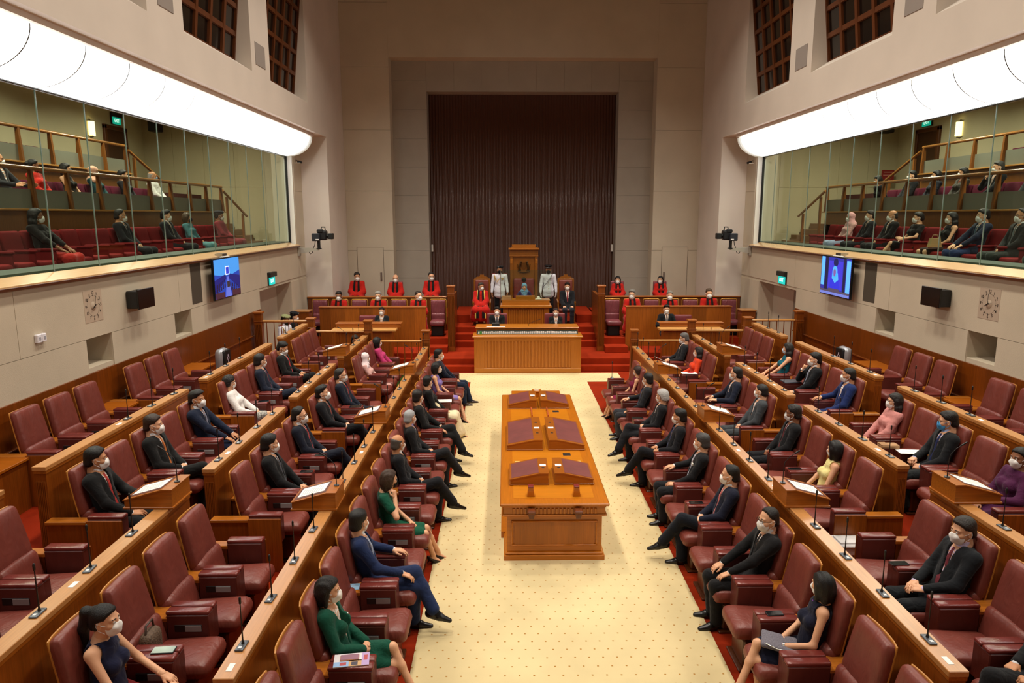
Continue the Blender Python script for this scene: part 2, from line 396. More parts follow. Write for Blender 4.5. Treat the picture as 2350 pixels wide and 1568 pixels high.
def gap(m, x0, x1, y0, y1, z0, z1, s, g=0.006, **kw):
    return m.box(s * x0, s * x1, y0 + g, y1 - g, z0 + g, z1 - g, **kw)
for s in (-1, 1):
    nm = SIDE[s]
    # ---- lower wall: beige slabs with recessed joints
    b = MB(); X = 6.65
    D0, D1 = (17.75, 20.4)
    b.box(s * (X + .015), s * 7.25, -1.6, 10.33, 0, 3.3); b.box(s * (X + .015), s * 7.25, 11.01, 13.14, 0, 3.3)
    b.box(s * (X + .015), s * 7.25, 13.83, D0, 0, 3.3); b.box(s * (X + .015), s * 7.25, D1, 24.3, 0, 3.3)
    b.box(s * (X + .015), s * 7.25, 10.33, 11.01, 0, 2.0); b.box(s * (X + .015), s * 7.25, 10.33, 11.01, 2.43, 3.3)
    b.box(s * (X + .015), s * 7.25, 13.14, 13.83, 0, 1.98); b.box(s * (X + .015), s * 7.25, 13.14, 13.83, 2.43, 3.3)
    b.box(s * (X + .015), s * 7.25, D0, D1, 2.36, 3.3)
    b.box(s * 7.2, s * 7.3, 10.2, 11.1, 1.9, 2.5); b.box(s * 7.2, s * 7.3, 13.0, 13.95, 1.9, 2.5)
    b.box(s * (X + .015), s * 7.25, 21.12, 24.3, 3.3, 6.5)
    WL = struct('wall_' + nm, b, M_WALL)
    for (y0, y1, z0, z1) in ((-1.6, 4.4, 1.9, 2.43), (4.4, 10.33, 1.9, 2.43), (11.01, 13.14, 1.9, 2.43), (13.83, D0, 1.9, 2.43), (D1, 22.0, .3, 2.36),
                             (-1.6, 4.4, 2.43, 3.3), (4.4, 8.9, 2.43, 3.3), (8.9, 13.4, 2.43, 3.3), (13.4, 17.9, 2.43, 3.3), (17.9, 22.0, 2.43, 3.3),
                             (21.2, 22.0, 3.3, 4.9), (21.2, 22.0, 4.9, 6.5)):
        p = MB(); gap(p, X, X + .02, y0, y1, z0, z1, s, 0.004); struct('panel', p, M_WALL, WL)
    # wainscot
    b = MB(); b.box(s * 6.62, s * 6.66, -1.5, 17.7, .81, 1.93); struct('baseboard_' + nm, b, M_WAIN)
    b = MB(); b.box(s * 6.585, s * 6.64, -1.5, 17.7, 1.355, 1.385, c=.006); struct('trim_1' if s < 0 else 'trim_2', b, M_WAIN)
    # door recess
    dn = 1 if s < 0 else 2
    b = MB(); b.box(s * 7.22, s * 7.3, D0 - .1, D1 + .1, 0.2, 2.4); DR = struct('door_%d' % dn, b, M_DARKWOOD)
    p = MB(); p.box(s * 7.12, s * 7.22, D0, D0 + 1.15, .34, 2.36, c=.01); struct('door_leaf', p, wood('#6A3410', 'z'), DR)
    p = MB(); p.box(s * 7.12, s * 7.22, D0 + 1.15, D0 + 1.2, .34, 2.36); struct('door_post', p, M_GREY, DR)
    p = MB(); p.box(s * 7.08, s * 7.22, D0 + 1.2, D1, .34, 2.36); struct('side_lining', p, M_WALL, DR)
    # ---- column at the far end
    b = MB(); b.box(s * 5.865, s * 7.3, 22.0, 24.35, 0, 12.0); struct('wall_%s_column' % nm, b, M_WALL_LIT)
    # ---- fascia beam, piers, sill of the upper openings
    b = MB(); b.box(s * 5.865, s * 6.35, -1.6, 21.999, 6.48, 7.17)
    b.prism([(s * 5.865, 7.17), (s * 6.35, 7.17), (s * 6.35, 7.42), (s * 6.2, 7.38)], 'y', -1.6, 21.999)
    UP = struct('wall_%s_beam' % nm, b, M_WALL_LIT)
    OPEN = [(17.03, 20.08), (12.6, 15.83), (8.2, 11.36), (3.9, 7.05)]
    edges = [21.999] + [e for o in OPEN for e in (o[1], o[0])] + [-1.6]
    for i in range(0, len(edges), 2):
        p = MB(); p.box(s * 5.865, s * 6.5, edges[i + 1], edges[i], 7.17, 12.0); struct('pier', p, M_WALL_LIT, UP)
    b = MB(); b.box(s * 6.52, s * 6.7, -1.6, 22.1, 7.1, 12.0); struct('wall_%s_upper' % nm, b, M_BLACK)
    for (ya, yb) in ((16.08, 16.70), (11.72, 12.25)):
        p = MB(); p.box(s * 5.855, s * 5.87, ya, yb, 7.36, 7.82, c=.004); struct('speaker_panel', p, mat('#9A9088', rough=0.9, bump=.4, bscale=500), UP)
    # lattice windows, leaning inward towards the top
    for oi, (ya, yb) in enumerate(OPEN[:3]):
        n = (4 if s < 0 else 1) + oi if False else oi
        fr = MB(); fr.box(s * 6.0, s * 6.5, ya, yb, 10.55, 10.7)
        WN = struct('window_%d' % (10 + oi + (0 if s < 0 else 3)), fr, M_LATTICE)
        NC, NR = 5, 6; z0, z1 = 7.36, 10.55
        def LX(z): return 6.25 - (z - 7.38) * 0.115
        for c in range(NC + 1):
            y = ya + (yb - ya) * c / NC
            p = MB(); w2 = .05
            p.prism([(s * (LX(z0) - .05), z0), (s * (LX(z0) + .04), z0), (s * (LX(z1) + .04), z1), (s * (LX(z1) - .05), z1)], 'y', max(ya, y - w2), min(yb, y + w2)); struct('mullion', p, M_LATTICE, WN)
        for r in range(NR + 1):
            z = z0 + (z1 - z0) * r / NR
            p = MB(); p.box(s * (LX(z) - .045), s * (LX(z) + .035), ya, yb, z - .05, z + .05); struct('transom', p, M_LATTICE, WN)
        for c in range(NC):
            for r in range(NR):
                y = ya + (yb - ya) * (c + .5) / NC; z = z0 + (z1 - z0) * (r + .5) / NR; hy = (yb - ya) / NC / 2; hz = (z1 - z0) / NR / 2
                p = MB(); xa, xb = LX(z - hz), LX(z + hz)
                p.add([(s * xa, y - hy, z - hz), (s * xa, y + hy, z - hz), (s * xb, y + hy, z + hz), (s * xb, y - hy, z + hz),
                       (s * (xa + .01), y - hy, z - hz), (s * (xa + .01), y + hy, z - hz), (s * (xb + .01), y + hy, z + hz), (s * (xb + .01), y - hy, z + hz)],
                      [(0, 1, 2, 3), (7, 6, 5, 4), (0, 4, 5, 1), (2, 6, 7, 3), (1, 5, 6, 2), (0, 3, 7, 4)])
                struct('pane', p, M_PANE, WN)
    # ---- luminous cove
    L = thing('cove_light', 'long curved white luminous cove above the %s gallery window' % nm, 'light', (0, 0, 0))
    prof = [(6.86 - .76 * math.cos(t), 6.40 - .54 * math.sin(t)) for t in [PI / 2 * q / 12 for q in range(13)]]
    seams = [21.3 - 0.0] + [20.16 - 1.123 * k for k in range(19)]
    for k in range(len(seams) - 1):
        ya, yb = seams[k + 1] + .009, seams[k] - .009
        p = MB(); v = []
        yy = [ya, yb] if k else [ya, yb - .5, yb - .28, yb - .13, yb]
        for y in yy: v += [(s * x, y, z) for x, z in prof]
        n = len(prof)
        for q in range(len(yy) - 1):
            p.cur = max(0, q) if k == 0 else 0
            p.add(v, [(q * n + i, q * n + i + 1, (q + 1) * n + i + 1, (q + 1) * n + i) for i in range(n - 1)], True)
        ms = [emit('#FFFFFF', COVE)] if k else [emit('#FFFFFF', COVE), emit('#FBFFFB', COVE * .35), emit('#F4FAF2', COVE * .16), emit('#EFF4EA', COVE * .09)]
        struct('light_panel', p, ms, L)
    for k in range(1, len(seams) - 1):
        p = MB(); v = [(s * (6.86 + (x - 6.86) * 1.006), y, 6.40 + (z - 6.40) * 1.006) for y in (seams[k] - .011, seams[k] + .011) for x, z in prof]; n = len(prof)
        p.add(v, [(i, i + 1, n + i + 1, n + i) for i in range(n - 1)], True); struct('seam', p, mat('#3A3A38'), L)
    p = MB(); p.prism([(s * x, z) for x, z in prof] + [(s * 6.86, 6.40)], 'y', 21.3, 21.33); struct('end_cap', p, mat('#CFC9B8', rough=.6), L)
    p = MB(); p.box(s * 6.13, s * 6.86, .5, 21.28, 6.395, 6.42); struct('top_tray', p, M_WHITE, L)
    b = MB(); b.box(s * 6.03, s * 6.3, -1.6, 21.2, 6.41, 6.5); struct('trim_%d' % (3 if s < 0 else 4), b, M_WALL_LIT)
    b = MB(); b.box(s * 6.3, s * 7.3, -1.6, 22.0, 6.5, 6.6); struct('trim_%d' % (5 if s < 0 else 6), b, M_WALL_LIT)
    b = MB(); b.box(s * 6.84, s * 6.95, -1.6, 21.2, 5.86, 6.5); struct('trim_%d' % (7 if s < 0 else 8), b, M_WALL_LIT)
    # ---- gallery window: sill, panes, jamb
    b = MB(); b.prism([(s * 6.57, 3.335), (s * 6.57, 3.355), (s * 6.82, 3.44), (s * 6.9, 3.44), (s * 6.9, 3.335)], 'y', -1.6, 21.0)
    b.prism([(s * 6.57, 3.335), (s * 6.57, 3.355), (s * 6.65, 3.385), (s * 6.65, 3.335)], 'y', 21.0, 21.2)
    WG = struct('window_%d' % (1 if s < 0 else 2), b, wood('#D0A878', 'y', rough=.2, var=.08, coat=.8))
    p = MB(); p.box(s * 6.565, s * 6.72, -1.6, 21.2, 3.295, 3.336, c=.004); struct('sill_edge', p, M_DARKWOOD, WG)
    p = MB(); p.box(s * 6.66, s * 6.9, 21.1, 21.14, 3.38, 5.9); struct('jamb', p, M_WHITE, WG)
    p = MB(); p.box(s * 6.79, s * 6.85, 21.06, 21.1, 3.42, 5.9); struct('edge_bead', p, M_BLACK, WG)
    p = MB(); p.box(s * 6.79, s * 6.86, -1.6, 21.1, 5.85, 5.885); struct('head_rail', p, mat('#20241E', rough=.4), WG)
    MG = MC.setdefault('glass', glass())
    MS = mat('#84908A', rough=.3)
    ys = [21.08] + [20.13 - 1.121 * k for k in range(19)]
    for k in range(len(ys) - 1):
        p = MB(); p.box(s * 6.812, s * 6.824, ys[k + 1] + .006, ys[k] - .006, 3.43, 5.86); struct('pane', p, MG, WG)
        if k: p = MB(); p.box(s * 6.81, s * 6.826, ys[k] - .0045, ys[k] + .0045, 3.43, 5.86); struct('pane_joint', p, MS, WG)
    # ---- gallery shell
    b = MB(); b.box(s * 6.9, s * 12.2, 2.0, 23.9, 2.85, 3.05); b.box(s * 8.6, s * 12.2, 2, 20.9, 3.05, 3.95); b.box(s * 10.3, s * 12.2, 2, 23.9, 3.95, 4.85)
    struct('floor_gallery_%s' % nm, b, mat('#4A1A14', rough=.95))
    b = MB(); b.box(s * 6.83, s * 7.42, 2.0, 21.5, 3.05, 3.47); struct('baseboard_gallery_%s' % nm, b, mat('#3E4A40', rough=.6))
    M_GW = mat('#C8BE9C', rough=.85, spec=.2, var=.04, vscale=.8)
    b = MB(); b.box(s * 12.0, s * 12.2, 1.8, 24.0, 2.8, 7.9); struct('wall_gallery_%s_back' % nm, b, M_GW)
    b = MB(); b.box(s * 7.3, s * 12.1, 23.6, 23.9, 2.8, 7.9); b.box(s * 6.9, s * 12.1, 1.8, 2.0, 2.8, 7.9)
    GE = struct('wall_gallery_%s_end' % nm, b, M_GW)
    for i in range(5):
        for (za, zb) in ((3.05, 5.1), (5.1, 7.8)):
            p = MB(); p.box(s * (7.3 + i * .95), s * (7.3 + i * .95 + .942), 23.585, 23.6, za, zb - .008); struct('panel', p, M_GW, GE)
    b = MB(); b.box(s * 6.9, s * 12.2, 1.8, 24.0, 7.78, 7.9); struct('ceiling_gallery_%s' % nm, b, mat('#A89C80', rough=.9))
    # balustrades in front of the two upper tiers
    MWG = wood('#8A5420', 'y', rough=.4); MWGZ = wood('#7A4818', 'z', rough=.4); MGP = mat('#77776A', rough=.45)
    for tn, xx, zf, zt, yend in (('second', 8.6, 3.05, 4.28, 20.85), ('third', 10.3, 3.95, 5.24, 19.15)):
        Bt = thing('gallery_balustrade', 'wooden balustrade with grey panels in front of the %s tier of the %s gallery' % (tn, nm), 'railing', (s * xx, yend, zf))
        def P(m, n, mt): m2 = m.obj(n, mt, Bt); m2.location = (-s * xx, -yend, -zf); return m2
        p = MB(); p.box(s * xx, s * (xx + .05), 2.1, yend, zf, zt); P(p, 'front_wall', MWGZ)
        p = MB(); p.box(s * (xx - .1), s * (xx + .06), 2.1, yend, zt, zt + .035, c=.006); P(p, 'ledge', wood('#B07A38', 'y', rough=.3))
        p = MB(); p.tube([(s * xx, 2.1, zt + .71), (s * xx, yend, zt + .71)], .036, n=10); P(p, 'handrail', wood('#94602A', 'y', rough=.22, coat=.6))
        k = 0; y = yend - .06
        while y > 6:
            p = MB(); p.prism([(s * (xx - .07), zt + .03), (s * (xx + .06), zt + .03), (s * (xx + .03), zt + .69), (s * (xx - .03), zt + .69)], 'y', y - .03, y + .03); P(p, 'post', MWGZ)
            p = MB(); p.box(s * (xx + .005), s * (xx + .02), y - 1.0, y - .03, zt + .035, zt + .36); P(p, 'panel', MGP)
            y -= 1.03
        z1 = zt + .62
        p = MB(); p.tube([(s * xx, yend + .08, z1), (s * xx, yend + 1.9, z1 - .72)], .036, n=10); P(p, 'stair_rail', wood('#94602A', 'y', rough=.22, coat=.6))
        for q in (.35, 1.55):
            p = MB(); p.box(s * (xx - .03), s * (xx + .03), yend + q - .03, yend + q + .03, zf - .0, z1 - q * .4 - .03); P(p, 'stair_post', MWGZ)
    # stairs up the gallery end
    b = MB()
    for q in range(5): b.box(s * (8.1 + q * .3), s * 12.0, 21.2, 23.5, 3.05, 3.05 + .18 * (q + 1))
    struct('floor_gallery_%s_stair' % nm, b, wood('#8A5A26', 'x'))
# ---- back wall
b = MB(); Y = 24.32
b.box(-5.9, -4.33, Y, 24.9, 0, 12); b.box(4.33, 5.9, Y, 24.9, 0, 12); b.box(-4.33, 4.33, Y, 24.9, 9.2, 12)
WB = struct('wall_back', b, M_WALL)
b = MB(); YG = 24.87
b.box(-4.4, -3.19, YG + .01, 25.5, 0, 9.3); b.box(3.19, 4.4, YG + .01, 25.5, 0, 9.3); b.box(-3.19, 3.19, YG + .01, 25.5, 8.24, 9.3)
GF = struct('wall_back_recess', b, M_GREY)
for s in (-1, 1):
    for r in range(10):
        z0 = .22 + r * .93
        p = MB(); p.box(s * 3.195, s * 4.328, YG, YG + .02, z0 + .005, min(9.2, z0 + .93) - .005); struct('panel', p, M_GREY, GF)
for c in range(7):
    x0 = -3.19 + c * 6.38 / 7
    p = MB(); p.box(x0 + .005, x0 + 6.38 / 7 - .005, YG, YG + .02, 8.245, 9.195); struct('panel', p, M_GREY, GF)
for s in (-1, 1):
    for r in range(6):
        z0 = 1.1 + r * 1.95
        p = MB(); p.box(s * 4.335, s * 5.862, Y - .02, Y, z0 + .005, z0 + 1.945); struct('panel', p, M_WALL, WB)
b = MB(); pts = []; NF = 64; wd = 6.38 / NF
for i in range(NF):
    for q in range(6):
        t = q / 6; pts.append((-3.19 + (i + t) * wd, 25.5 - .035 * math.sin(PI * t)))
pts.append((3.19, 25.5))
zz = [0.0, 2.9, 2.905, 7.1, 7.105, 8.3]
v = [(x, y + (.004 if k in (2, 4) else 0), z) for k, z in enumerate(zz) for x, y in pts]; n = len(pts)
b.add(v, [(k * n + i, k * n + i + 1, (k + 1) * n + i + 1, (k + 1) * n + i) for k in range(len(zz) - 1) for i in range(n - 1)], True)
struct('wall_back_fluted', b, M_MAROON)
# flush doors in the back wall
for s, nn in ((-1, 3), (1, 4)):
    b = MB(); b.box(s * 4.68, s * 5.55, Y - .026, Y - .015, 1.12, 3.15); DD = struct('door_%d' % nn, b, M_WALL)
    for (xa, xb, za, zb) in ((4.672, 4.684, 1.12, 3.16), (5.546, 5.558, 1.12, 3.16), (4.672, 5.558, 3.15, 3.162)):
        b = MB(); b.box(s * xa, s * xb, Y - .0275, Y - .015, za, zb); struct('door_gap', b, M_JOINT, DD)
    b = MB(); b.box(s * 4.74, s * 4.80, Y - .05, Y - .026, 2.02, 2.32, c=.008); struct('door_handle', b, M_CHROME, DD)
    b = MB(); b.box(s * 3.12, s * 3.18, 25.38, 25.44, 2.95, 3.2, c=.01)
    tag(b.obj('wall_sensor', M_WHITE), 'small white box on the %s edge of the dark fluted wall' % SIDE[s], 'sensor')
# ================================================================== CHAMBER FURNITURE
M_BURG = leather('#75362C', rough=.42, crease=.26); M_BURG2 = leather('#5C2820', rough=.4, crease=.15); M_PAD = leather('#6C2C26', rough=.25, crease=.1)
M_SHELL = wood('#B87A32', 'z', rough=.3, var=.1); M_STEM = mat('#141414', rough=.4); M_MBASE = mat('#5C6066', rough=.35, metal=.6)
M_PAPER = mat('#EDEBE6', rough=.7); M_INK = mat('#A8A6A2', rough=.8)
def lean(a, x0, z0):
    ca, sa = math.cos(a), math.sin(a)
    def f(p):
        dx, dz = p[0] - x0, p[2] - z0
        return (x0 + dx * ca - dz * sa, p[1], z0 + dx * sa + dz * ca)
    return f
def chair_meshes():
    out = []
    A = R(11.5)
    def shape(p):   # gentle hollow and narrower head
        x, y, z = p
        t = max(0, (z - .62) / .5)
        y2 = y * (1 - .10 * t * t)
        return lean(A, .40, .40)((x - .10 * (.25 - abs(y)) ** 2 * 2, y2, z))
    m = MB(); m.rbox((.345, 0, .875), (.052, .252, .255), .05, 6, fn=shape); out.append(('backrest', m.mesh('backrest', M_BURG)))
    m = MB(); m.rbox((.366, 0, .525), (.07, .25, .16), .06, 5, fn=shape); out.append(('lumbar_cushion', m.mesh('lumbar_cushion', M_BURG)))
    def seat(p):
        x, y, z = p
        t = (x - .42) / .5
        return (x, y, z + .03 * t - .05 * max(0, t - .75) * 4 * max(0, t - .75))
    m = MB(); m.rbox((.655, 0, .375), (.275, .225, .075), .07, 6, fn=seat); out.append(('seat', m.mesh('seat', M_BURG)))
    m = MB(); m.rbox((.307, 0, .76), (.008, .2475, .364), .007, 5, fn=lambda p: shape((p[0] - .02 * (abs(p[1]) < .2), p[1], p[2]))); out.append(('shell', m.mesh('shell', M_SHELL)))
    m = MB(); m.box(.45, .82, -.17, .17, .02, .31, c=.02); m.cur = 0; m.box(.40, .86, -.2, .2, 0, .025, c=.008); out.append(('pedestal', m.mesh('pedestal', M_DARKWOOD)))
    return out
CM = chair_meshes()
def build_chair(label, loc, rz, group=None):
    t = thing('parliament_chair', label, 'chair', loc, rz, group)
    for n, me in CM: put(n, me, t)
    return t
def console_meshes(kind):
    """kind: mid (two pads), near / far (single pad, wooden outer side)"""
    out = []; hw = .1 if kind == 'mid' else .062
    m = MB(); m.box(.42, .77, -hw, hw, .34, .635, c=.008); out.append(('box', m.mesh('box', M_BURG2)))
    if kind == 'mid':
        for y in (-.05, .05):
            m = MB(); m.rbox((.595, y, .648), (.182, .047, .019), .016, 3); out.append(('arm_pad', m.mesh('arm_pad', M_PAD)))
        m = MB(); m.box(.485, .715, -hw - .004, -hw + .01, .485, .55, c=.004); out.append(('slot', m.mesh('slot', M_BLACK)))
        m = MB(); m.box(.575, .71, -hw - .008, -hw - .002, .49, .545, c=.002); out.append(('slot_plate', m.mesh('slot_plate', mat('#8A8888', rough=.4))))
    else:
        m = MB(); m.rbox((.595, 0, .648), (.182, .058, .019), .016, 3); out.append(('arm_pad', m.mesh('arm_pad', M_PAD)))
        sg = -1 if kind == 'near' else 1
        m = MB(); m.box(.41, .775, sg * (hw + .012), sg * hw, 0, .625, c=.004); out.append(('side_panel', m.mesh('side_panel', wood('#8E4C14', 'z', band=.12, bandw=.2, baxis='x'))))
    m = MB(); m.box(-.01, .43, -hw, hw, .575, .612, c=.006); out.append(('ledge', m.mesh('ledge', M_LEDGE)))
    m = MB(); m.box(0.0, .415, -hw + .01, hw - .01, 0, .58); out.append(('support', m.mesh('support', M_WOODZ)))
    m = MB(); m.box(.42, .66, -hw + .02, hw - .02, 0, .35); out.append(('plinth', m.mesh('plinth', M_DARKWOOD)))
    return out
KM = {}
for s_ in (-1, 1):
    for k_ in ('mid', 'near', 'far'):
        kk = k_ if s_ < 0 or k_ == 'mid' else {'near': 'far', 'far': 'near'}[k_]     # rows on the right are turned by 180 degrees
        KM[s_, k_] = console_meshes(kk) if (s_ < 0 or k_ == 'mid') else KM[-1, kk]
def build_console(side, kind, label, loc, rz):
    t = thing('armrest_console', label, 'armrest', loc, rz)
    for n, me in KM[side, kind]: put(n, me, t)
    return t
ROWN = {1: 'front row', 2: 'second row', 3: 'third row', 4: 'rear row'}
S1 = lambda k: 5.60 + .634 * k
SEATS = {}       # (side,row) -> list of y ; consoles -> list of (y, kind)
CONS = {}
for s in (-1, 1):
    SEATS[s, 1] = [S1(k) for k in range(-2, 17 if s < 0 else 16)]
    CONS[s, 1] = [(S1(k) - .317, 'mid') for k in range(-1, 17 if s < 0 else 16)] + [(S1(17 if s < 0 else 16) - .317, 'far')]
    l = []; c = []
    for g in range(4):
        pit = .645 if g < 3 else .61; a = 4.36 + 3.24 * g
        ys = [a + .34 + pit * k for k in range(4)]; l += ys
        c += [(a, 'near')] + [(y + pit / 2, 'mid') for y in ys[:-1]] + [(ys[-1] + .33, 'far')]
    SEATS[s, 2] = l; CONS[s, 2] = c
    l = [4.07, 4.70, 5.33, 5.96]; c = [(4.38, 'mid'), (5.01, 'mid'), (5.64, 'mid'), (6.27, 'far')]
    for a, n, pit in ((6.96, 5, .625), (10.83, 5, .635), (14.74, 3, .62)):
        ys = [a + .32 + pit * k for k in range(n)]; l += ys
        c += [(a, 'near')] + [(y + pit / 2, 'mid') for y in ys[:-1]] + [(ys[-1] + .32, 'far')]
    SEATS[s, 3] = l; CONS[s, 3] = c
    l = []; c = []
    for a, n in ((8.2, 3), (10.77, 3)):
        ys = [a + .315 + .63 * k for k in range(n)]; l += ys
        c += [(a, 'near')] + [(y + .315, 'mid') for y in ys[:-1]] + [(ys[-1] + .315, 'far')]
    if s > 0: l = [6.2, 6.83] + l; c = [(6.52, 'mid'), (7.15, 'far')] + c
    SEATS[s, 4] = l; CONS[s, 4] = c
def seat_loc(s, r, y): return (s * INNER[r], y, LEV[r]), (PI if s > 0 else 0.0)
for (s, r), ys in SEATS.items():
    for i, y in enumerate(ys):
        loc, rz = seat_loc(s, r, y)
        build_chair('burgundy leather chair, %s from the near end of the %s %s' % (ORD[i], SIDE[s], ROWN[r]), loc, rz)
for (s, r), cs in CONS.items():
    for i, (y, k) in enumerate(cs):
        loc, rz = seat_loc(s, r, y)
        build_console(s, k, 'burgundy armrest console, %s from the near end of the %s %s' % (ORD[i], SIDE[s], ROWN[r]), loc, rz)
# side ledge tables in the rear row
for s in (-1, 1):
    for i, (ya, yb) in enumerate(((7.22 if s > 0 else 5.2, 8.12), (10.18, 10.68), (12.74, 13.6))):
        t = thing('ledge_table', 'orange wooden ledge table in the %s rear row, %s from the near end' % (SIDE[s], ORD[i]), 'table', (s * 6.62, ya, .81), PI if s > 0 else 0)
        L = yb - ya; q = -1 if s > 0 else 1
        m = MB(); m.box(0.0, .46, 0, q * L, .575, .612, c=.006); m.obj('table_top', wood('#A0560E', 'x', rough=.3), t)
        m = MB(); m.box(0.02, .44, q * .02, q * (L - .02), 0, .575); m.obj('cabinet', M_WOODZ, t)
# ---- bench partitions
def partition(s, r, ya, yb, idx):
    x, zt = INNER[r], PTOP[r]; z0 = LEV[r]; w_ = .142
    t = thing('bench_partition', 'oak topped wooden bench partition behind the %s %s, %s from the near end' % (SIDE[s], ROWN[r], ORD[idx]), 'bench', (s * x, ya, z0))
    def P(m, n, mt): o = m.obj(n, mt, t); o.location = (-s * x, -ya, -z0); return o
    m = MB(); m.box(s * (x + .012), s * (x + w_ - .012), ya + .012, yb - .012, z0, zt - .045); P(m, 'panel', M_WOODZ)
    m = MB(); m.box(s * x, s * (x + w_), ya, yb, zt - .045, zt, c=.004); P(m, 'top_rail', M_TOP)
    m = MB(); m.box(s * (x + .006), s * (x + w_ - .006), ya + .006, yb - .006, zt - .075, zt - .045); P(m, 'moulding', M_WOOD)
    m = MB()
    n = 6
    for q in range(n):
        xx = x + .02 + (w_ - .04) * (q + .5) / n
        m.cyl((s * xx, ya + .012, z0 + .05), (s * xx, ya + .012, zt - .16), .0085, n=6)
    P(m, 'end_fluting', M_WOODZ)
    return t
PARTS = {1: [(4.40, 16.86)], 2: [(.6, 7.12), (7.74, 10.40), (11.0, 13.61), (14.3, 16.9)], 3: [(.6, 6.4), (7.0, 10.35), (11.0, 14.19), (14.9, 16.8)]}
for s in (-1, 1):
    for r, segs in PARTS.items():
        for i, (a, bb) in enumerate(segs): partition(s, r, a, bb, i)
# ---- newel posts and end railings at the far end
def newel(x, y, z0, zt, label, wd=.17):
    t = thing('newel_post', label, 'post', (x, y, z0)); h = zt - z0
    m = MB(); m.box(-wd / 2, wd / 2, -wd / 2, wd / 2, 0, h - .22, c=.004)
    for q in range(5):
        for sg in (-1, 1): m.cyl((-wd / 2 + wd * (q + .5) / 5, -wd / 2, .15), (-wd / 2 + wd * (q + .5) / 5, -wd / 2, h - .3), .012, n=5)
    m.obj('shaft', M_WOODZ, t)
    m = MB(); m.box(-wd / 2 - .012, wd / 2 + .012, -wd / 2 - .012, wd / 2 + .012, h - .24, h - .22, c=.004); m.box(-wd / 2 + .006, wd / 2 - .006, -wd / 2 + .006, wd / 2 - .006, h - .22, h - .05); m.obj('neck', M_WOODZ, t)
    m = MB(); m.box(-wd / 2 - .008, wd / 2 + .008, -wd / 2 - .008, wd / 2 + .008, h - .05, h - .035); m.box(-wd / 2 - .022, wd / 2 + .022, -wd / 2 - .022, wd / 2 + .022, h - .035, h, c=.006); m.obj('cap', M_WOOD, t)
    return t
def railing(x0, x1, y, z0, zt, label):
    t = thing('end_railing', label, 'railing', (min(x0, x1), y, z0)); L = abs(x1 - x0); h = zt - z0
    m = MB(); m.tube([(0, 0, h - .025), (L, 0, h - .025)], .03, n=10); m.obj('handrail', wood('#C08848', 'x', rough=.2, coat=.6), t)
    n = max(2, int(L / .16)); 
    for q in range(n):
        xx = L * (q + .5) / n
        m = MB(); m.tube([(xx, 0, .04), (xx, 0, h * .35), (xx, 0, h * .6), (xx, 0, h - .05)], [.013, .017, .013, .010], n=6); m.obj('baluster', M_WOODZ, t)
    m = MB(); m.box(0, L, -.03, .03, .0, .06, c=.006); m.obj('bottom_rail', M_WOODX, t)
for s in (-1, 1):
    nm = SIDE[s]
    newel(s * 2.50, 17.0, 0, 1.51, 'square wooden newel post at the far end of the %s front bench rail' % nm)
    newel(s * 3.87, 17.0, 0, 1.75, 'square wooden newel post at the far end of the %s second bench rail' % nm)
    newel(s * 5.22, 17.0, 0, 1.81, 'square wooden newel post at the far end of the %s third bench rail' % nm)
    newel(s * 6.45, 17.0, 0, 1.96, 'square wooden newel post beside the %s doorway' % nm)
    railing(s * 2.6, s * 3.77, 17.0, .27, 1.26, 'wooden balustrade closing the far end of the %s second row' % nm)
    railing(s * 3.97, s * 5.12, 17.0, .54, 1.50, 'wooden balustrade closing the far end of the %s third row' % nm)
    railing(s * 5.32, s * 6.36, 17.0, .81, 1.75, 'wooden balustrade by the %s doorway' % nm)
# ---- gooseneck microphones on the bench tops
def mic_meshes(h=.33):
    m = MB(); m.rbox((0, 0, .006), (.03, .065, .007), .006, 3); m.box(-.012, .012, -.045, -.02, .012, .015, c=.001); a = m.mesh('base', [M_MBASE])
    m = MB(); m.cyl((0, .02, .01), (0, .02, .04), .013, .006, n=8); m.tube([(0, .02, .035), (0, .02, .15), (0, .02, h)], [.0062, .0048, .0042], n=6); b_ = m.mesh('gooseneck', M_STEM)
    m = MB(); m.lathe([(.0, h - .01), (.007, h - .008), (.0095, h + .0), (.0095, h + .035), (.006, h + .046), (0, h + .048)], 8, (0, .02, 0)); c_ = m.mesh('microphone_head', M_STEM)
    m = MB(); m.box(-.012, .012, -.048, -.022, .0125, .0165, c=.001); d = m.mesh('button', mat('#D8DCE0', rough=.3))
    return [('base', a), ('gooseneck', b_), ('microphone_head', c_), ('button', d)]
MM = mic_meshes()
def bent_mic():
    m = MB(); m.cyl((0, 0, 0), (0, 0, .012), .028, n=10); a = m.mesh('base', M_MBASE)
    m = MB(); m.tube([(0, 0, .01), (0, 0, .16), (-.01, 0, .24), (-.06, 0, .30), (-.11, 0, .335)], [.005, .0045, .0042, .004, .004], n=6); b_ = m.mesh('gooseneck', M_STEM)
    m = MB(); m.tube([(-.105, 0, .332), (-.12, 0, .341), (-.165, 0, .37)], [.006, .0095, .0085], n=8); c_ = m.mesh('microphone_head', M_STEM)
    return [('base', a), ('gooseneck', b_), ('microphone_head', c_)]
BM = bent_mic()
MICY = {1: [4.77 + 3.27 * g + .653 * k for g in range(4) for k in range(4)],
        2: [4.77, 5.42, 6.08] + [8.05 + .655 * k for k in range(4)] + [11.32 + .65 * k for k in range(4)] + [14.95 + .62 * k for k in range(3)],
        3: [5.2, 5.85] + [8.75, 9.37, 10.02, 11.31, 11.96, 12.62, 15.3, 15.9]}
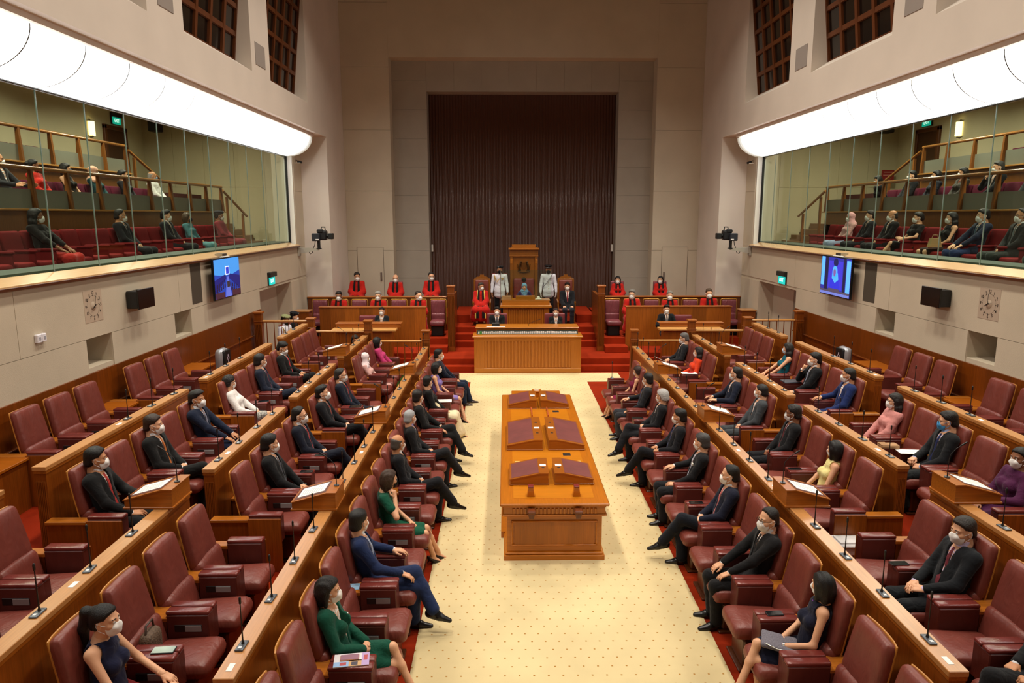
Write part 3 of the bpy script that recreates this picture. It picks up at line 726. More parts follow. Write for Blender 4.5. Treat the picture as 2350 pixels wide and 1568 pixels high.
for s in (-1, 1):
    for r in (1, 2, 3):
        for i, y in enumerate(MICY[r]):
            if r == 2 and 6.3 < y < 7.1: continue
            t = thing('microphone', 'gooseneck microphone on the bench top behind the %s %s, %s from the near end' % (SIDE[s], ROWN[r], ORD[i]), 'microphone',
                      (s * (INNER[r] + .075), y, PTOP[r] + .0005), R(random.uniform(-6, 6)))
            for n, me in MM: put(n, me, t)
    # small white name labels stuck on the bench tops
    for r, ys in ((1, [4.62, 7.9, 11.15, 14.4, 9.2]), (2, [5.28, 8.4, 11.8, 13.1]), (3, [8.62, 11.2])):
        for i, y in enumerate(ys):
            m = MB(); m.box(s * (INNER[r] + .045), s * (INNER[r] + .085), y - .05 - .09, y + .0 - .05, PTOP[r], PTOP[r] + .002)
            tag(m.obj('name_label', M_PAPER), 'white label on the bench top behind the %s %s, %s from the near end' % (SIDE[s], ROWN[r], ORD[i]), 'label')
# mic on the far armrest of the right front row
t = thing('microphone', 'black gooseneck microphone on the farthest armrest of the right front row', 'microphone', (1.75, S1(16) - .3, .667))
for n, me in MM: put(n, me, t)
# ---- lecterns on the benches
LECT_B = wood('#A05A16', 'x', rough=.3)
def lectern(s, r, y, label, paper=True, ylen=.40):
    """local: +x towards the hall centre (front), low side towards the speaker"""
    x = INNER[r] + .02; z = PTOP[r]
    t = thing('lectern', label, 'lectern', (s * x, y, z + .001), PI if s > 0 else 0)
    h = ylen / 2
    prof = [(-.40, .02), (.06, .02), (.06, .185), (-.03, .185), (-.40, .085)]
    # low side faces the speaker standing behind the bench (local -x)
    m = MB(); m.prism(prof, 'y', -h, h); m.obj('body', LECT_B, t)
    m = MB(); m.box(-.415, .072, -h - .012, h + .012, 0, .022, c=.004); m.obj('base_moulding', LECT_B, t)
    m = MB(); m.prism([(-.41, .083), (-.03, .186), (.068, .186), (.068, .198), (-.032, .198), (-.41, .095)], 'y', -h - .01, h + .01); m.obj('top_frame', LECT_B, t)
    sl = (.185 - .085) / .37
    def zz(x_): return .197 + sl * (x_ + .03)
    m = MB(); m.prism([(-.385, zz(-.385) - .004), (-.05, zz(-.05) - .004), (-.05, zz(-.05) + .003), (-.385, zz(-.385) + .003)], 'y', -h + .03, h - .03); m.obj('leather_inlay', M_BURG2, t)
    mic = thing('microphone', 'bent microphone on the ' + label.replace('sloping wooden ', ''), 'microphone', t.location + Vector((s * -.0, -.02 * s, .198)), PI if s > 0 else 0)
    mic.location = (s * x + (.03 if s < 0 else -.03), y, z + .2)
    for n, me in BM: put(n, me, mic)
    if paper:
        m = MB(); a, bb = -.36, -.075
        m.prism([(a, zz(a) + .003), (bb, zz(bb) + .003), (bb, zz(bb) + .006), (a, zz(a) + .006)], 'y', -.12, .13)
        m.cur = 1
        for q in range(9):
            xx = a + .03 + q * .026
            m.prism([(xx, zz(xx) + .0062), (xx + .006, zz(xx + .006) + .0062), (xx + .006, zz(xx + .006) + .0068), (xx, zz(xx) + .0068)], 'y', -.09, .1 - .03 * (q % 3))
        p = m.obj('paper', [M_PAPER, M_INK]); p.location = t.location; p.rotation_euler = t.rotation_euler
        tag(p, 'printed white sheet on the ' + label.replace('sloping wooden ', ''), 'paper')
    return t
for s, r, y, d in ((-1, 1, 7.40, 'second from the near end on the left front bench'), (-1, 1, 10.62, 'third from the near end on the left front bench'),
                (-1, 1, 13.95, 'farthest on the left front bench'), (-1, 2, 6.83, 'nearest on the left second bench'), (-1, 2, 14.52, 'farthest on the left second bench'),
                (1, 1, 7.40, 'nearest on the right front bench'), (1, 1, 10.62, 'second from the near end on the right front bench'), (1, 1, 13.95, 'farthest on the right front bench'),
                (1, 2, 6.83, 'nearest on the right second bench'), (1, 2, 14.52, 'farthest on the right second bench')):
    lectern(s, r, y, 'sloping wooden lectern ' + d)
# ================================================================== CENTRAL TABLE
TW = wood('#B8690C', 'y', rough=.3, var=.12, coat=.5); TWX = wood('#B8690C', 'x', rough=.3, var=.12, coat=.4); TWZ = wood('#A85C0C', 'z', rough=.3, var=.14, band=.15, bandw=.17, baxis='x')
T = thing('council_table', 'long orange wooden council table in the middle of the cream carpet', 'table', (0, 8.26, .013))
def TP(m, n, mt): o = m.obj(n, mt, T); o.location = (0, -8.26, -.013); return o
m = MB(); m.box(-.667, .667, 8.24, 13.66, .715, .755, c=.012); TP(m, 'table_top', TW)
m = MB(); m.box(-.5, .5, 8.42, 13.48, .7552, .7575); TP(m, 'top_inlay', wood('#C67812', 'x', rough=.3, var=.1, coat=.5))
m = MB(); m.box(-.63, .63, 8.275, 13.625, .69, .715, c=.004); m.box(-.62, .62, 8.285, 13.615, .60, .69); TP(m, 'frieze', TWX)
m = MB(); m.box(-.64, .64, 8.265, 13.635, .585, .602, c=.005); m.box(-.615, .615, 8.29, 13.61, .57, .587, c=.004); TP(m, 'frieze_moulding', TWX)
for sx in range(22):
    if 4 <= sx <= 5 or 16 <= sx <= 17: pass
    m = MB(); xx = -.5 + sx * 1.0 / 21; m.box(xx - .015, xx + .015, 8.27, 8.29, .61, .682, c=.004); TP(m, 'dentil', TWX)
m = MB(); m.box(-.585, .585, 8.31, 13.59, .09, .58); TP(m, 'body', TWX)
m = MB(); m.box(-.49, .49, 8.298, 8.312, .20, .50); TP(m, 'end_panel', TWZ)
for (a, bb, c_, d) in ((-.53, .53, .495, .515), (-.53, .53, .185, .205)):
    m = MB(); m.box(a, bb, 8.285, 8.315, c_, d, c=.008); TP(m, 'panel_moulding', TWX)
for xx in (-.52, .52):
    m = MB(); m.box(xx - .01, xx + .01, 8.285, 8.315, .205, .495, c=.008); TP(m, 'panel_moulding', TWX)
m = MB(); m.box(-.622, .622, 8.26, 13.64, 0, .075, c=.006); m.box(-.605, .605, 8.275, 13.625, .075, .105, c=.012); TP(m, 'plinth', TWX)
for s in (-1, 1):
    m = MB(); m.box(s * .66, s * .58, 8.9, 13.0, 0, .1); TP(m, 'side_plinth', TWX)
# mace brackets at the near end
MRED = mat('#7A2420', rough=.35)
for s in (-1, 1):
    nm = SIDE[s]
    t = thing('mace_bracket', 'small burgundy topped wooden bracket on the near end of the table top, %s one' % nm, 'bracket', (.0 + s * .285, 8.5, .757))
    m = MB(); m.prism([(-.048, 0), (.048, 0), (.03, .12), (-.03, .12)], 'y', -.045, .045); m.obj('block', TWX, t)
    m = MB(); m.box(-.034, .034, -.05, .05, .12, .135, c=.004); m.obj('pad', MRED, t)
    m = MB(); m.box(s * .285 - .05, s * .285 + .05, 8.14, 8.26, .655, .70, c=.012)
    m.prism([(s * .285 - .045, .655), (s * .285 + .045, .655), (s * .285 + .028, .575), (s * .285 - .028, .575)], 'y', 8.205, 8.268)
    tag(m.obj('mace_hook', wood('#6A3418', 'z', rough=.25)), 'dark wooden hook bracket under the near table edge, %s one' % nm, 'bracket')
DBX = wood('#9C5612', 'x', rough=.3, var=.14, coat=.4)
def dispatch(x, y, sx, sy, label, screens=2, blotter=True):
    """slanted box: sx half depth across the table (slopes outward), sy half length"""
    s = -1 if x < 0 else 1
    t = thing('dispatch_box', label, 'box', (x, y, .757), 0)
    prof = [(s * -sx, 0), (s * sx, 0), (s * sx, .07), (s * -sx * .55, .15), (s * -sx, .15)]
    m = MB(); m.prism(prof, 'y', -sy, sy); m.obj('body', DBX, t)
    m = MB(); m.box(-sx - .012, sx + .012, -sy - .012, sy + .012, 0, .016, c=.004); m.obj('base_moulding', DBX, t)
    m = MB(); m.prism([(s * (sx + .01), .066), (s * -sx * .55, .148), (s * (-sx - .008), .148), (s * (-sx - .008), .16), (s * -sx * .55, .16), (s * (sx + .01), .078)], 'y', -sy - .008, sy + .008); m.obj('lid', DBX, t)
    a = (.15 - .07) / (1.55 * sx)
    def z(u): return .079 + a * (sx - u)       # u measured outward
    u0, u1 = sx * .95, -sx * .50
    m = MB(); m.prism([(s * u0, z(u0) - .004), (s * u1, z(u1) - .004), (s * u1, z(u1) + .003), (s * u0, z(u0) + .003)], 'y', -sy * .9, sy * .9); m.obj('leather_inlay', leather('#743A36', rough=.5, crease=.05), t)
    for q in range(screens):
        yy = (-.45 + .9 * q) * sy if screens > 1 else -.1
        m = MB(); m.cyl((s * -sx * .76, yy, .158), (s * -sx * .76, yy, .166), .022, n=10); m.obj('socket', M_CHROME, t)
    m = MB(); m.box(s * -sx * .93, s * -sx * .6, -.035, .04, .159, .163); m.obj('card', M_PAPER, t)
    return t
for s in (-1, 1):
    nm = SIDE[s]
    dispatch(s * .29, 9.16, .245, .30, 'small slanted desk box with burgundy leather lid, nearest %s on the table' % nm, 1)
    dispatch(s * .31, 10.88, .26, .62, 'large slanted desk box with burgundy leather lid, middle %s on the table' % nm, 2)
    dispatch(s * .29, 12.95, .25, .36, 'small slanted desk box with burgundy leather lid, farthest %s on the table' % nm, 1)
    for yy in (9.47, 11.52):
        m = MB(); m.box(s * .14, s * .47, yy, yy + .3, .7578, .763, c=.002)
        tag(m.obj('writing_board', wood('#E2BC70', 'x', rough=.35, var=.06)), 'pale wooden writing board behind the %s %s desk box' % ('nearest' if yy < 10 else 'large middle', nm), 'board')
    m = MB(); m.tube([(s * .14, 12.0, .80), (s * .14, 12.5, .81)], .012, n=6); m.box(s * .13, s * .15, 12.0, 12.04, .757, .80); m.box(s * .13, s * .15, 12.46, 12.5, .757, .80)
    tag(m.obj('mace_rest', mat('#B0552A', rough=.4)), 'thin red brown rest rail at the middle of the table, %s one' % nm, 'rail')
for i, (xx, yy) in enumerate(((.30, 10.06), (.30, 12.4))):
    m = MB(); m.box(xx - .06, xx + .05, yy - .05, yy + .05, .7576, .764, c=.003)
    tag(m.obj('table_socket', M_BLACK), 'black power socket plate on the table top, %s from the near end' % ORD[i], 'socket')
t = thing('table_stand', 'small wooden box stand at the far end of the table', 'box', (.0, 13.5, .757))
m = MB(); m.box(-.075, .075, -.08, .08, 0, .10, c=.004); m.obj('body', TWX, t)
m = MB(); m.box(-.09, .09, -.09, .09, .10, .125, c=.006); m.obj('lid', TWX, t)
m = MB(); m.box(-.045, .045, -.05, .02, .125, .129); m.obj('card', M_PAPER, t)
m = MB(); m.box(-.45, .45, 13.67, 13.95, 0.013, .72, c=.01); m.box(-.48, .48, 13.66, 13.98, .72, .755, c=.008)
tag(m.obj('side_table', TWX), 'narrow wooden table set against the far end of the council table', 'table')
# ================================================================== CLERKS' DESK
CD = wood('#A8621A', 'z', rough=.35, var=.12); CDX = wood('#B46E1E', 'x', rough=.3, var=.12)
T = thing('clerks_desk', 'wide fluted wooden desk of the clerks at the far end of the carpet', 'desk', (0, 19.0, 0))
def DP(m, n, mt): o = m.obj(n, mt, T); o.location = (0, -19.0, 0); return o
m = MB(); m.box(-1.42, 1.42, 19.02, 19.1, .0, .98); m.box(-1.42, -1.36, 19.1, 20.0, 0, .98); m.box(1.36, 1.42, 19.1, 20.0, 0, .98); DP(m, 'body', CD)
m = MB(); m.box(-1.44, 1.44, 18.995, 19.04, 0, .14, c=.008); DP(m, 'plinth', CDX)
for s in (-1, 1):
    m = MB(); m.box(s * 1.16, s * 1.44, 18.995, 19.04, .14, .9, c=.008); DP(m, 'stile', CD)
for q in range(26):
    xx = -1.13 + 2.26 * q / 25
    m = MB(); m.box(xx - .034, xx + .034, 19.0, 19.04, .15, .90, c=.012); DP(m, 'flute', CD)
m = MB(); m.box(-1.44, 1.44, 18.99, 19.06, .89, .975, c=.006); DP(m, 'frieze', CDX)
m = MB(); m.box(-1.48, 1.48, 18.94, 19.62, .975, 1.02, c=.008); DP(m, 'desk_top', CDX)
m = MB(); m.box(-1.40, 1.40, 19.50, 19.56, 1.02, 1.16, c=.006); m.box(-1.42, 1.42, 19.45, 20.1, 1.155, 1.185, c=.006); DP(m, 'upper_shelf', CDX)
t = thing('card_rack', 'long dark rack of small white cards along the clerks desk', 'rack', (0, 19.3, 1.02))
m = MB(); m.box(-1.38, 1.38, -.03, .12, 0, .02, c=.003); m.box(-1.38, 1.38, .1, .12, .02, .09); m.obj('tray', mat('#3A4038', rough=.5), t)
m = MB()
for q in range(52):
    xx = -1.32 + 2.64 * q / 51; hh = .045 + .015 * random.random()
    m.box(xx - .02, xx + .02, .0, .012, .02, .02 + hh, T=Matrix.Rotation(R(random.uniform(-4, 4)), 4, 'Z') if False else None)
    m.box(xx - .021, xx + .014, .03, .04, .02, .02 + hh)
o = m.obj('cards', M_PAPER, t); o['kind'] = 'stuff'
m = MB(); m.box(-1.30, -1.24, 19.25, 19.31, 1.02, 1.10, c=.008); tag(m.obj('green_box', mat('#3E8A3A')), 'small green box at the left end of the card rack', 'box')
m = MB(); m.tube([(.05, 19.7, 1.185), (.05, 19.7, 1.25), (.2, 19.66, 1.32), (.34, 19.62, 1.38)], .005, n=6)
m.tube([(.34, 19.62, 1.38), (.37, 19.61, 1.39)], .012, n=6)
tag(m.obj('microphone', M_STEM), 'thin slanting gooseneck microphone in the middle of the clerks desk', 'microphone')
m = MB(); m.box(-.97, -.76, 19.58, 19.72, 1.186, 1.285, c=.01, T=None)
tag(m.obj('monitor', mat('#16181A', rough=.3)), 'small black monitor on the clerks desk before the man in the black gown', 'monitor')
m = MB(); m.box(-1.12, -.6, 19.48, 19.57, 1.186, 1.2, c=.003); tag(m.obj('paper_stack', M_PAPER), 'white papers in front of the small black monitor on the clerks desk', 'paper')
# ================================================================== SPEAKER'S DESK AND THRONE
T = thing('speakers_desk', 'tall fluted wooden speaker desk on the dais in front of the throne', 'desk', (.02, 21.6, .87))
def SP(m, n, mt): o = m.obj(n, mt, T); o.location = (-.02, -21.6, -.87); return o
m = MB(); m.box(-.66, .72, 21.62, 21.7, .70, 1.45); m.box(-.66, -.6, 21.7, 22.2, .70, 1.45); m.box(.66, .72, 21.7, 22.2, .7, 1.45); SP(m, 'body', CD)
for q in range(15):
    xx = -.47 + 1.0 * q / 14
    m = MB(); m.box(xx - .028, xx + .028, 21.6, 21.63, .72, 1.42, c=.01); SP(m, 'flute', CD)
for s in (-1, 1):
    m = MB(); m.box(.03 + s * .54, .03 + s * .70, 21.59, 21.64, .70, 1.45, c=.006); SP(m, 'stile', CD)
m = MB(); m.box(-.76, .80, 21.52, 22.25, 1.45, 1.53, c=.015); SP(m, 'desk_top', CDX)
m = MB(); m.box(-.70, .74, 21.66, 21.72, 1.53, 1.66, c=.006); m.box(-.72, .76, 21.66, 22.2, 1.655, 1.68, c=.006); SP(m, 'upper_shelf', CDX)
m = MB(); m.box(-.28, .30, 21.75, 21.95, 1.681, 1.79, c=.006); tag(m.obj('reading_stand', CDX), 'low wooden reading stand in front of the woman in the blue headscarf', 'stand')
m = MB(); m.box(-.70, -.42, 21.74, 21.9, 1.681, 1.79, c=.006); tag(m.obj('box_file', mat('#C89068', rough=.6)), 'tan box file at the left end of the speaker desk', 'box')
m = MB(); m.box(.33, .50, 21.74, 21.86, 1.681, 1.72, c=.01); m.rbox((.41, 21.8, 1.74), (.05, .04, .03), .03, 3); tag(m.obj('tissue_box', M_WHITE), 'white tissue box at the right end of the speaker desk', 'box')
for s, xx in ((-1, -.44), (1, .32)):
    m = MB(); m.lathe([(.0, 0), (.028, 0), (.033, .11), (.03, .11), (.026, .006), (0, .006)], 12, (xx, 21.98, 1.681)); tag(m.obj('water_glass', MG), 'clear drinking glass on the %s of the speaker desk' % SIDE[s], 'glass')
# clear protective screens standing on the desk
for s in (-1, 1):
    m = MB(); m.cyl((s * .76 + .02, 21.6, 1.53), (s * .76 + .02, 21.6, 2.62), .008, n=6); tag(m.obj('screen_post', M_CHROME), 'thin metal post of the clear screen, %s side of the speaker desk' % SIDE[s], 'post')
m = MB(); m.box(-.74, .78, 21.597, 21.603, 1.69, 2.6); tag(m.obj('clear_screen', MG), 'large clear protective screen standing on the speaker desk', 'screen')
T = thing('throne', 'tall panelled wooden speaker throne with burgundy leather back and crest', 'chair', (.02, 24.2, .87))
def HP(m, n, mt): o = m.obj(n, mt, T); o.location = (-.02, -24.2, -.87); return o
TH1 = wood('#8A5010', 'z', rough=.35, var=.15); TH2 = wood('#A8641C', 'x', rough=.3)
m = MB(); m.box(-.44, .48, 24.0, 24.5, .87, 3.02); HP(m, 'back_panel', TH1)
for s in (-1, 1):
    m = MB(); m.box(.02 + s * .36, .02 + s * .46, 23.95, 24.02, .87, 2.9, c=.01); HP(m, 'pilaster', TH1)
    m = MB(); m.box(.02 + s * .37, .02 + s * .46, 23.94, 23.99, 2.62, 2.78, c=.012); HP(m, 'pilaster_block', TH2)
m = MB(); m.box(-.46, .50, 23.93, 24.5, 2.86, 2.9, c=.008); m.box(-.45, .49, 23.96, 24.5, 2.9, 3.08); HP(m, 'frieze', TH1)
m = MB(); m.box(-.49, .53, 23.88, 24.5, 3.08, 3.14, c=.015); m.prism([(-.42, 3.14), (.46, 3.14), (.38, 3.22), (-.34, 3.22)], 'y', 23.95, 24.45); m.box(-.38, .42, 23.98, 24.42, 3.215, 3.25, c=.01); HP(m, 'cornice', TH2)
m = MB(); m.rbox((.02, 23.93, 1.65), (.34, .06, .49), .05, 5); HP(m, 'leather_back', leather('#82383A', rough=.35, crease=.1))
m = MB(); m.rbox((.02, 23.6, 1.25), (.33, .32, .08), .06, 5); HP(m, 'seat', M_BURG)
for s in (-1, 1):
    m = MB(); m.box(.02 + s * .36, .02 + s * .46, 23.3, 24.0, .87, 1.55, c=.02); HP(m, 'arm', TH1)
m = MB(); m.lathe([(0, 0), (.05, .01), (.075, .0), (.085, -.02), (.0, -.03)], 18, T=Matrix.Translation((.02, 23.86, 2.1)) @ Matrix.Rotation(PI / 2, 4, 'X')); HP(m, 'round_badge', mat('#1E1610', rough=.3, metal=.4))
# carved crest: shield between two rampant beasts above a ribbon
M_CR = mat('#4A3214', rough=.35, metal=.5)
m = MB(); m.prism([(-.055, 2.66), (.095, 2.66), (.095, 2.52), (.06, 2.45), (.02, 2.42), (-.02, 2.45), (-.055, 2.52)], 'y', 23.975, 24.0); HP(m, 'crest_shield', mat('#6A4012', rough=.35, metal=.4))
for s in (-1, 1):
    m = MB(); c0 = .02
    def q(a, z): return (c0 + s * a, 23.965, z)
    m.tube([q(.13, 2.41), q(.15, 2.47), q(.145, 2.55), q(.125, 2.61), q(.105, 2.65)], [.026, .036, .030, .032, .022], n=8)      # trunk
    m.tube([q(.12, 2.64), q(.10, 2.68), q(.075, 2.675), q(.062, 2.665)], [.022, .032, .02, .012], n=7)                          # head
    m.tube([q(.125, 2.61), q(.095, 2.60), q(.078, 2.625)], [.016, .013, .010], n=6); m.tube([q(.14, 2.55), q(.10, 2.535), q(.08, 2.55)], [.016, .012, .01], n=6)
    m.tube([q(.14, 2.45), q(.105, 2.43), q(.10, 2.385)], [.024, .017, .012], n=6); m.tube([q(.155, 2.45), q(.185, 2.42), q(.17, 2.385)], [.024, .016, .012], n=6)
    m.tube([q(.165, 2.46), q(.205, 2.49), q(.195, 2.56), q(.215, 2.60)], [.011, .010, .010, .014], n=6)                         # tail
    HP(m, 'crest_beast', M_CR)
m = MB(); m.tube([(.02 - .2, 23.975, 2.38), (.02 - .1, 23.97, 2.345), (.02, 23.97, 2.335), (.02 + .1, 23.97, 2.345), (.02 + .2, 23.975, 2.38)], [.014, .02, .022, .02, .014], n=6); HP(m, 'crest_ribbon', M_CR)
# chairs beside the throne, behind the clerks
def carved_chair(x, y, z, label, tall=1.38, w_=.26, arch=True):
    t = thing('carved_armchair', label, 'chair', (x, y, z))
    m = MB(); m.box(-w_, w_, .0, .06, .5, tall, c=.012); 
    if arch: m.prism([(-w_, tall - .01), (w_, tall - .01), (w_ * .6, tall + .06), (.07, tall + .075), (.06, tall + .13), (-.06, tall + .13), (-.07, tall + .075), (-w_ * .6, tall + .06)], 'y', .005, .055)
    m.obj('back_frame', TH1, t)
    m = MB(); m.rbox((0, -.02, (tall + .55) / 2), (w_ - .05, .035, (tall - .55) / 2 - .04), .03, 4); m.obj('back_pad', M_BURG, t)
    m = MB(); m.rbox((0, -.27, .43), (w_ - .01, .26, .06), .05, 4); m.obj('seat', M_BURG, t)
    for sx in (-1, 1):
        m = MB(); m.tube([(sx * w_, .02, .72), (sx * w_, -.3, .70), (sx * w_, -.46, .66)], .028, n=7); m.tube([(sx * w_, -.44, .66), (sx * w_, -.46, .4)], .022, n=6); m.obj('arm', TH1, t)
        for sy in (-.48, .02):
            m = MB(); m.box(sx * (w_ - .03) - .025, sx * (w_ - .03) + .025, sy - .025, sy + .025, 0, .42, c=.006); m.obj('leg', TH1, t)
    return t
carved_chair(-1.33, 22.55, .87, 'carved wooden armchair with burgundy back, left of the speaker desk')
carved_chair(1.30, 22.55, .87, 'carved wooden armchair with burgundy back, right of the speaker desk')
def low_chair(x, y, z, label, top=1.06, w_=.30, rz=0):
    t = thing('low_chair', label, 'chair', (x, y, z), rz)
    m = MB(); m.rbox((0, .03, (top + .5) / 2), (w_, .05, (top - .5) / 2), .04, 4); m.obj('backrest', leather('#7A3236', crease=.15), t)
    m = MB(); m.rbox((0, -.23, .42), (w_ - .02, .25, .06), .05, 4); m.obj('seat', M_BURG, t)
    m = MB(); m.cyl((0, -.22, .04), (0, -.22, .38), .04, n=8); m.box(-.24, .24, -.25, -.19, .02, .05, c=.01); m.box(-.03, .03, -.46, .02, .02, .05, c=.01); m.obj('pedestal', M_BLACK, t)
    return t
low_chair(-.84, 20.75, .34, 'low burgundy chair behind the man in the black gown'); low_chair(.84, 20.75, .34, 'low burgundy chair behind the woman in the black gown')
# ================================================================== JUDGES' BENCHES
MJ = wood('#9A5416', 'z', rough=.35, band=.35, bandw=.40, baxis='x')
for s in (-1, 1):
    nm = SIDE[s]
    t = thing('judges_bench', 'long banded wooden front bench before the row of judges on the %s' % nm, 'bench', (s * 4.4, 20.5, .34))
    def JP(m, n, mt): o = m.obj(n, mt, t); o.location = (-s * 4.4, -20.5, -.34); return o
    m = MB(); m.box(s * 2.88, s * 5.92, 20.5, 20.56, .34, 1.60); JP(m, 'front_panel', MJ)
    m = MB(); m.box(s * 2.86, s * 5.94, 20.48, 20.72, 1.60, 1.63, c=.006); JP(m, 'top_rail', M_WOODX)
    t = thing('rear_bench', 'dark wooden rear bench rail behind the row of judges on the %s' % nm, 'bench', (s * 4.4, 22.0, .7))
    def JP(m, n, mt): o = m.obj(n, mt, t); o.location = (-s * 4.4, -22.0, -.7); return o
    m = MB(); m.box(s * 2.42, s * 6.63, 21.93, 21.99, .70, 1.73); JP(m, 'front_panel', wood('#6A3410', 'z', var=.15))
    m = MB(); m.box(s * 2.40, s * 6.64, 21.90, 22.15, 1.73, 1.76, c=.006); JP(m, 'top_rail', M_WOODX)
    newel(s * 2.15, 20.5, .34, 2.24, 'tall square wooden post at the inner end of the %s judges bench' % nm, wd=.2)
    b_ = MB(); b_.box(s * 2.1, s * 2.2, 20.6, 22.3, .6, 1.9, c=.006); tag(b_.obj('side_screen', wood('#7A4010', 'y')), 'wooden side screen at the inner end of the %s judges bench' % nm, 'screen')
    t = thing('bench_end', 'square wooden bench end beside the outermost chair of the %s judges' % nm, 'post', (s * 6.4, 20.5, .34))
    m = MB(); m.box(-.2, .2, -.1, .25, 0, 1.15, c=.006); m.obj('body', M_WOODZ, t); m = MB(); m.box(-.22, .22, -.12, .27, 1.15, 1.19, c=.006); m.obj('cap', M_TOP, t)
    for i in range(7):
        xx = s * (2.60 + .565 * i * 1.033)
        t = thing('judge_chair', 'burgundy chair with gilt frame, %s from the centre in the %s judges row' % (ORD[i], nm), 'chair', (xx, 21.3, .70))
        m = MB(); m.rbox((0, .02, .80), (.215, .05, .22), .035, 5); m.obj('backrest', leather('#7E4046', crease=.7), t)
        m = MB(); m.rbox((0, 0, .52), (.215, .06, .12), .05, 4); m.obj('lumbar_cushion', leather('#7E4046', crease=.3), t)
        m = MB(); m.tube([(-.235, .06, .3), (-.235, .06, 1.02), (-.215, .06, 1.045), (.215, .06, 1.045), (.235, .06, 1.02), (.235, .06, .3)], .012, n=6); m.obj('gilt_frame', mat('#C8923A', rough=.3, metal=.3), t)
        m = MB(); m.rbox((0, -.24, .38), (.22, .25, .075), .06, 4); m.obj('seat', leather('#7E4046', crease=.3), t)
        m = MB(); m.box(-.18, .18, -.35, .0, 0, .3, c=.02); m.obj('pedestal', M_BLACK, t)
    for i, xx in enumerate((-5.32, -4.10, -2.96) if s < 0 else (3.01, 4.39)):
        t = thing('judge_chair', 'burgundy chair behind the rear bench, %s from the left on the %s side' % (ORD[i], nm), 'chair', (xx, 23.1, 1.12))
        m = MB(); m.rbox((0, .02, .72), (.215, .05, .28), .035, 4); m.obj('backrest', leather('#7E4046', crease=.7), t)
        m = MB(); m.rbox((0, -.24, .38), (.22, .25, .075), .06, 4); m.obj('seat', leather('#7E4046', crease=.3), t)
        m = MB(); m.box(-.18, .18, -.35, .0, 0, .3, c=.02); m.obj('pedestal', M_BLACK, t)
    # recorder's desk in front of the bench
    t = thing('recorder_desk', 'wooden recorder desk with a pale top in front of the %s judges bench' % nm, 'desk', (s * 4.3, 18.6, .34))
    m = MB(); m.box(-.84, .84, -.02, .34, .88, .93, c=.006); m.obj('desk_top', wood('#D09A58', 'x', rough=.3), t)
    m = MB(); m.box(-.78, .92, .30, .36, .93, 1.03, c=.006); m.box(-.80, .94, .28, .62, 1.025, 1.05, c=.006); m.obj('upper_shelf', M_WOODX, t)
    m = MB(); m.box(-.70, .70, .06, .12, -.34, .88); m.box(-.74, -.66, .04, .3, -.34, .88); m.box(.66, .74, .04, .3, -.34, .88); m.obj('body', M_WOODZ, t)
    low_chair(s * 4.45 if s < 0 else 4.42, 20.05, .47, 'empty low burgundy chair beside the recorder in front of the %s judges bench' % nm, top=.97, w_=.25)
